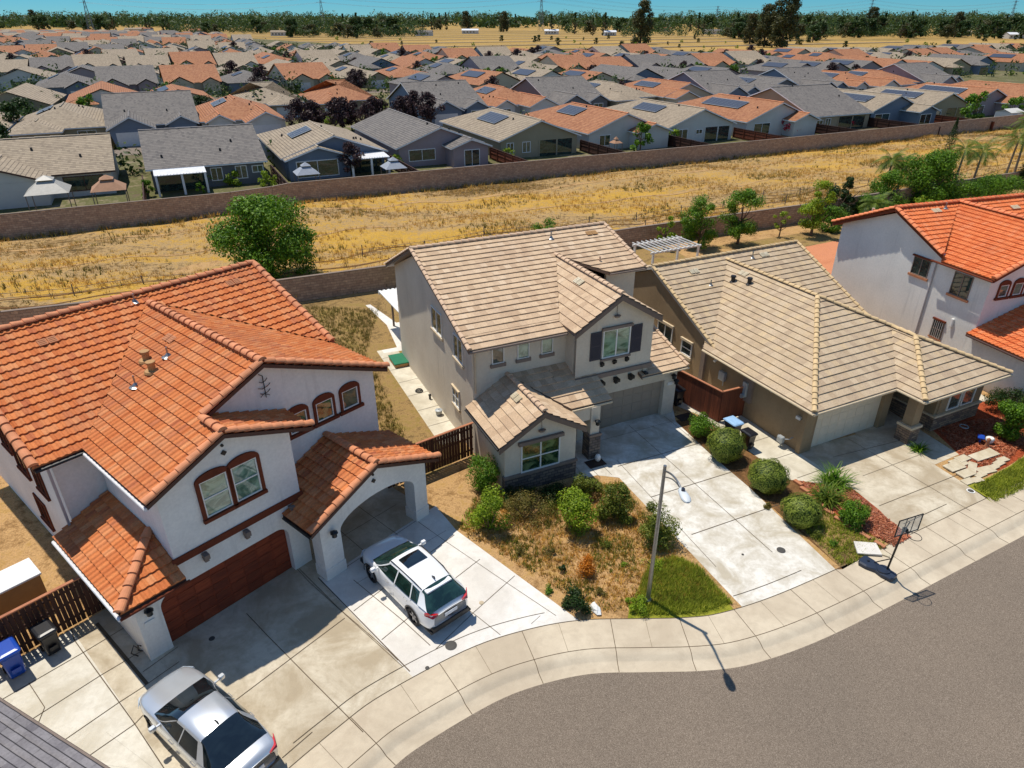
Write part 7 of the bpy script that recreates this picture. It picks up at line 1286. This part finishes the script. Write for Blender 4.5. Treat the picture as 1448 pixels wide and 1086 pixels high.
# yard fences and patio things of the first row
for i, u in enumerate((-42.3, -27.2, -11.2, 4.2, 19.8, 35.3, 51.0, 67.9, 84.0, 99.2)): fence('yard_fence', FW(u, .6), FW(u, 16), 1.7, '%s timber fence between two back yards behind the far wall' % ['leftmost', 'second', 'third', 'fourth', 'fifth', 'sixth', 'seventh', 'eighth', 'ninth', 'tenth'][i], 'wood_dark' if i % 3 else 'wood_redbrown', .0, .5, 'wood_dark', seed=i)
def gazebo(px, py, s_, mat, label, nm='gazebo', poles=True, hh=2.3):
    x, y = P45(px, py); t = empty(nm, (x, y, 0), R(26), label, nm.replace('_', ' ')); b = MB(); k = s_
    for z, r0, r1, h_ in ((hh, k, .32 * k, .75 * k * .5), (hh + .75 * k * .5 + .12, .4 * k, .02, .4)):
        for a in range(4): c0, c1 = [(math.cos(R(45 + 90 * (a + j))), math.sin(R(45 + 90 * (a + j)))) for j in (0, 1)]; b.poly([(c0[0] * r0, c0[1] * r0, z), (c1[0] * r0, c1[1] * r0, z), (c1[0] * r1, c1[1] * r1, z + h_), (c0[0] * r1, c0[1] * r1, z + h_)])
    b.build('canopy', mat, t)
    for a in range(4): b = MB(); q = (math.cos(R(45 + 90 * a)) * k * .93, math.sin(R(45 + 90 * a)) * k * .93); b.tube([(*q, 0), (*q, hh)], .05, 6); b.build('post', 'trim_taupe', t)
gazebo(78, 300, 2.9, 'metal_cover', 'gazebo with a two-tier striped metal roof at left behind the wall'); gazebo(162, 296, 2.4, 'cloth_tan', 'tan canopy tent between the gazebo and the grey-roofed house', 'canopy'); gazebo(436, 264, 2.0, 'cloth_grey', 'grey canopy in front of the blue gabled house', 'canopy', hh=1.7); gazebo(558, 254, 2.0, 'cloth_grey', 'grey-blue canopy beside the mauve house', 'canopy', hh=1.6); gazebo(870, 216, 1.1, 'cloth_tan', 'small tan canopy beside the light green tree', 'canopy', hh=1.5)
t = empty('garden_shed', (*FW(111, 5), 0), R(26), 'white garden shed with a blue window left of the round tree', 'shed'); b = MB(); b.box(0, 0, 0, 4, 3, 2.2); b.build('wall', 'vinyl_white', t); b = MB(); gable(b, b, 0, 0, 4, 3, 2.2, .35, 'x', ov=.2); b.build('roof', 'wall_white', t); b = MB(); b.box(.8, -.02, 1, 2.2, -.005, 1.9); b.build('window', 'plastic_lightblue', t)
for i, (px, py, c) in enumerate(((758, 165, 'paint_white'), (772, 158, 'paint_white'), (570, 150, 'paint_silver'), (372, 208, 'paint_white'))):
    x, y = P45(px, py); t = empty('parked_car', (x, y, 0), R(26 + (80 if i == 0 else 10)), ['white car parked in front of the white garage at centre', 'white car parked behind the first white car at centre', 'silver car parked in the first street under the purple trees', 'white car beside the tan-roofed blue house'][i], 'car'); b = MB(); rows = []
    for x_, hw, z_ in ((2.2, .6, .7), (1.9, .85, .85), (1.2, .9, .95), (.5, .75, 1.45), (-1.2, .75, 1.45), (-1.9, .85, 1.0), (-2.2, .7, .9)): rows.append([(x_, -.88 if abs(x_) < 2 else -.7, .25), (x_, -.9 if abs(x_) < 2 else -.7, .7), (x_, -hw, z_), (x_, hw, z_), (x_, .9 if abs(x_) < 2 else .7, .7), (x_, .88 if abs(x_) < 2 else .7, .25)])
    b.grid(rows); b.poly(rows[0]); b.poly(list(reversed(rows[-1]))); b.build('body', c, t); b = MB(); b.prism([(1.15, -.72, 1.0), (1.15, .72, 1.0), (.55, .68, 1.42), (.55, -.68, 1.42)], (.03, 0, .03)); b.prism([(.4, -.86, 1.0), (-1.3, -.86, 1.0), (-1.2, -.79, 1.38), (.35, -.79, 1.38)], (0, -.03, 0)); b.build('glass', 'car_glass', t)
    for wx in (1.35, -1.35):
        for sy in (.8, -.8): b = MB(); b.tube([(wx, sy - .1, .32), (wx, sy + .12, .32)], .32, 12); b.build('wheel', 'tyre', t)
# the tree belt beyond
T1 = tproto(17, 16, 'leaf_far', 90, 1500, 1.5, 30, low=.03, name='far_tree'); T2 = tproto(14, 17, 'leaf_farolive', 91, 1000, 1.5, 26, low=.02, name='far_tree'); T3 = tproto(20, 6.5, 'leaf_far', 92, 800, 1.2, 30, shape=2, low=.03, name='far_conifer'); T4 = tproto(27, 18, 'leaf_farolive', 93, 3600, 1.3, 60, low=.03, name='eucalyptus')
gB = 'trees of the dark belt beyond the golden field'
BASE = [(-20, 40), (120, 44), (250, 48), (350, 49), (450, 55), (560, 53), (640, 44), (724, 43), (800, 50), (905, 54), (1000, 52), (1060, 56), (1130, 62), (1200, 54), (1330, 54), (1470, 56)]
def by(px):
    for a, b in zip(BASE, BASE[1:]):
        if a[0] <= px <= b[0]: return a[1] + (b[1] - a[1]) * (px - a[0]) / (b[0] - a[0])
    return 50
LABB = {T1.name: 'dark round tree in the belt of trees beyond the fields', T2.name: 'broad olive tree in the belt of trees beyond the fields', T3.name: 'narrow dark conifer in the belt of trees beyond the fields'}
nb = 0
for i in range(250):
    px = rg.uniform(-10, 1460) if i % 3 else rg.uniform(1040, 1460); r_ = rg.random(); bb = by(px); py = bb - (bb - 33) * r_ ** 1.4 * (1 if px > 1000 or px < 500 else .8)
    if 610 < px < 1000 and rg.random() < .45: continue
    x, y = P45(px, py); d_ = y; p = rg.choice([T1, T1, T2, T2, T3]) ; k = rg.uniform(.55, 1.0) * min(1.35, .6 + d_ / 1500)
    put(p, x, y, LABB[p.name], (k * 1.15, k * 1.15, k), gB); nb += 1
for px, py, s_, lab in ((905, 62, 1.15, 'tall eucalyptus standing alone at the edge of the golden field'), (1105, 67, 1.35, 'tallest eucalyptus at the right of the field'), (1080, 66, 1.0, 'eucalyptus just left of the tallest one'), (1060, 62, .8, 'lower eucalyptus at the left end of the right-hand group'), (1350, 52, .9, 'eucalyptus above the tree belt at far right'), (660, 46, 1.0, 'large dark eucalyptus at centre beyond the field'), (712, 45, 1.0, 'second large eucalyptus at centre beyond the field'), (1228, 50, 1.1, 'eucalyptus under the lattice pylon at right'), (50, 36, 1.4, 'tall eucalyptus at the left end of the horizon')): x, y = P45(px, py); put(T4, x, y, lab, s_)
for px, py, s_, lab in ((838, 50, .95, 'slim dark conifer left of the lone eucalyptus'), (855, 50, 1.2, 'tallest slim conifer left of the lone eucalyptus'), (986, 50, 1.2, 'dark conifer right of the lone eucalyptus'), (994, 50, 1.05, 'second dark conifer right of the lone eucalyptus'), (610, 42, 1.2, 'first slim conifer of the centre group'), (622, 42, 1.3, 'second slim conifer of the centre group'), (631, 42, 1.35, 'third slim conifer of the centre group'), (240, 46, 1.0, 'slim conifer above the roofs at left'), (208, 44, .9, 'pair of dark conifers at left, the left one'), (213, 44, 1.0, 'pair of dark conifers at left, the right one')): x, y = P45(px, py); put(T3, x, y, lab, s_)
for i in range(46):
    px = rg.choice([rg.uniform(430, 1050), rg.uniform(560, 1448)]); py = rg.uniform(54, 69); x, y = P45(px, py)
    if y > ymax(x) + 12: put(drk if i % 3 else brt, x, y, 'dark shrub standing in the golden field beyond the estate', rg.uniform(.6, 1.5), 'shrubs in the golden field')
# a continuous far-off wood along the horizon
lb = LB(99); g = np.random.default_rng(4)
for k in range(420):
    px = g.uniform(-60, 1510); d_ = g.uniform(1500, 3200); x = (px - 724) / 965 * (d_ * .881 + 8.8); lb.clump((x, d_, 8 + g.uniform(-2, 4)), (g.uniform(20, 55), 14, g.uniform(8, 13)), 60, 9.5, fill=.5, up=.1)
ow = lb.build('distant_wood', 'leaf_far', None); tag(ow, 'far-off dark wood reading as one line along the horizon', 'wood', kind='stuff')
lb = LB(101)
def wood_patch(lb, x0, x1, y0, y1, n, r):
    for k in range(n):
        px = g.uniform(x0, x1); py = y1 - (y1 - y0) * g.random() ** .8; x, y = P45(px, py); s_ = r * g.uniform(.7, 1.4) * (1 + max(0, y - 900) / 1800); lb.clump((x, y, s_ * .8), (s_, s_, s_ * g.uniform(.7, 1.25)), 70, s_ * .3, fill=.5, up=.15)
wood_patch(lb, 1045, 1500, 27.5, 50.5, 700, 8); wood_patch(lb, 240, 430, 29, 47, 230, 8); wood_patch(lb, -30, 240, 29, 38, 220, 8); wood_patch(lb, 420, 600, 30, 51, 170, 8); wood_patch(lb, 760, 850, 28.5, 34, 60, 8); wood_patch(lb, 930, 1050, 28.5, 34, 70, 8); wood_patch(lb, 880, 1045, 36, 50, 90, 7); wood_patch(lb, 600, 720, 28.5, 32.5, 60, 8); wood_patch(lb, 790, 880, 37, 48, 45, 6)
wood_patch(lb, 1045, 1500, 49, 53, 260, 4.5); wood_patch(lb, 240, 430, 44, 48.5, 90, 4.5); wood_patch(lb, 420, 600, 48, 53, 80, 4.5); wood_patch(lb, 880, 1045, 47, 53, 60, 4); wood_patch(lb, -30, 240, 36, 40, 60, 6)
ow = lb.build('woodland', 'leaf_far', None); tag(ow, 'dense dark woodland behind the single trees beyond the golden field', 'wood', kind='stuff')
# low sheds and barns beyond the field
for i, (px, py, w_, m, r_) in enumerate(((280, 47, 20, 'wall_white', 'far_orange'), (190, 45, 24, 'wall_sand', 'far_tan'), (205, 44, 24, 'wall_white', 'far_orange'), (395, 50, 18, 'wall_white', 'far_tan'), (665, 47, 22, 'wall_white', 'gutter_white'), (780, 48, 18, 'wall_white', 'gutter_white'), (862, 50, 14, 'wall_white', 'gutter_white'), (930, 44, 40, 'wall_sand', 'far_orange'), (1008, 48, 26, 'wall_white', 'far_grey'), (552, 41, 26, 'wall_white', 'gutter_white'), (1360, 50, 18, 'wall_sand', 'far_tan'), (1215, 42, 26, 'wall_sand', 'far_orange'), (1432, 54, 16, 'wall_white', 'gutter_white'), (600, 50, 20, 'wall_white', 'far_grey'))):
    x, y = P45(px, py); t = empty('farm_building', (x, y, -.4), R(rg.uniform(-12, 12)), ['white house with an orange roof beyond the roofs at left', 'long sand coloured barn at left beyond the roofs', 'white barn beside the long sand coloured one', 'small white shed before the trees at left', 'long white greenhouse beyond the field at centre', 'white shed left of the lone eucalyptus', 'low white shelter beside the slim conifers', 'long orange-roofed building right of the lone eucalyptus', 'white building before the dark conifers', 'white roofed hall far off at centre left', 'sand coloured house in the tree belt at far right', 'sand coloured house glimpsed in the belt under the pylon', 'white buildings at the right edge', 'white house among the trees at centre left'][i], 'building'); b = MB(); b.box(-w_ / 2, -5, 0, w_ / 2, 5, 4); b.build('wall', m, t); b = MB(); gable(b, b, -w_ / 2, -5, w_ / 2, 5, 4, .35, 'x', ov=.4); b.build('roof', r_, t)
    b = MB()
    for k in range(4): b.box(-w_ / 2 + (k + .5) * w_ / 5, -5.06, 1.2, -w_ / 2 + (k + .5) * w_ / 5 + 1.6, -5.01, 2.8)
    b.build('window', 'glass_dark', t)
# pylons and their wires
PY = [(130, 1100, 52), (458, 1180, 54), (765, 1250, 58), (1012, 1900, 44), (1226, 1500, 50), (1425, 1400, 46)]
tops = []
for i, (px, d_, h_) in enumerate(PY):
    x = (px - 724) / 965 * (d_ * .881 + 8.8); t = empty('lattice_pylon', (x, d_, 0), .3, ['lattice pylon above the roofs at far left', 'lattice pylon at centre left of the horizon', 'lattice pylon at the centre of the horizon', 'short faint pylon right of centre on the horizon', 'lattice pylon over the tree belt at right', 'lattice pylon near the right edge of the horizon'][i], 'pylon'); b = MB(); W_ = 4.0
    def lw(z): return W_ * (1 - .78 * min(1, z / (h_ * .75)))
    Z = [h_ * k / 9 for k in range(10)]
    for sx, sy in ((1, 1), (1, -1), (-1, -1), (-1, 1)): b.tube([(sx * lw(z), sy * lw(z), z) for z in Z], .22, 4)
    for k in range(9):
        z0, z1_ = Z[k], Z[k + 1]; a, c_ = lw(z0), lw(z1_)
        for q in (((-a, -a, z0), (c_, -c_, z1_)), ((a, -a, z0), (-c_, -c_, z1_)), ((-a, a, z0), (c_, a, z1_)), ((a, -a, z0), (c_, c_, z1_)), ((-a, a, z0), (-c_, -c_, z1_))): b.tube(q, .13, 4)
    b.build('tower', 'steel_pylon', t)
    for z in (h_ * .72, h_ * .84, h_ * .96): b = MB(); b.tube([(-7, 0, z), (0, 0, z + .8), (7, 0, z)], .2, 4); b.build('crossarm', 'steel_pylon', t)
    tops.append((x, d_, h_))
b = MB()
for (x0, y0, h0), (x1, y1, h1) in zip(tops, tops[1:]):
    for f_ in (.72, .84, .96):
        for o in (-6, 6): b.tube([(x0 + (x1 - x0) * k / 16 + o, y0 + (y1 - y0) * k / 16, h0 * f_ + (h1 * f_ - h0 * f_) * k / 16 - 9 * math.sin(math.pi * k / 16)) for k in range(17)], .09, 3, False)
tag(b.build('power_lines', 'steel_pylon'), 'thin sagging power lines strung between the pylons on the horizon', 'power lines')
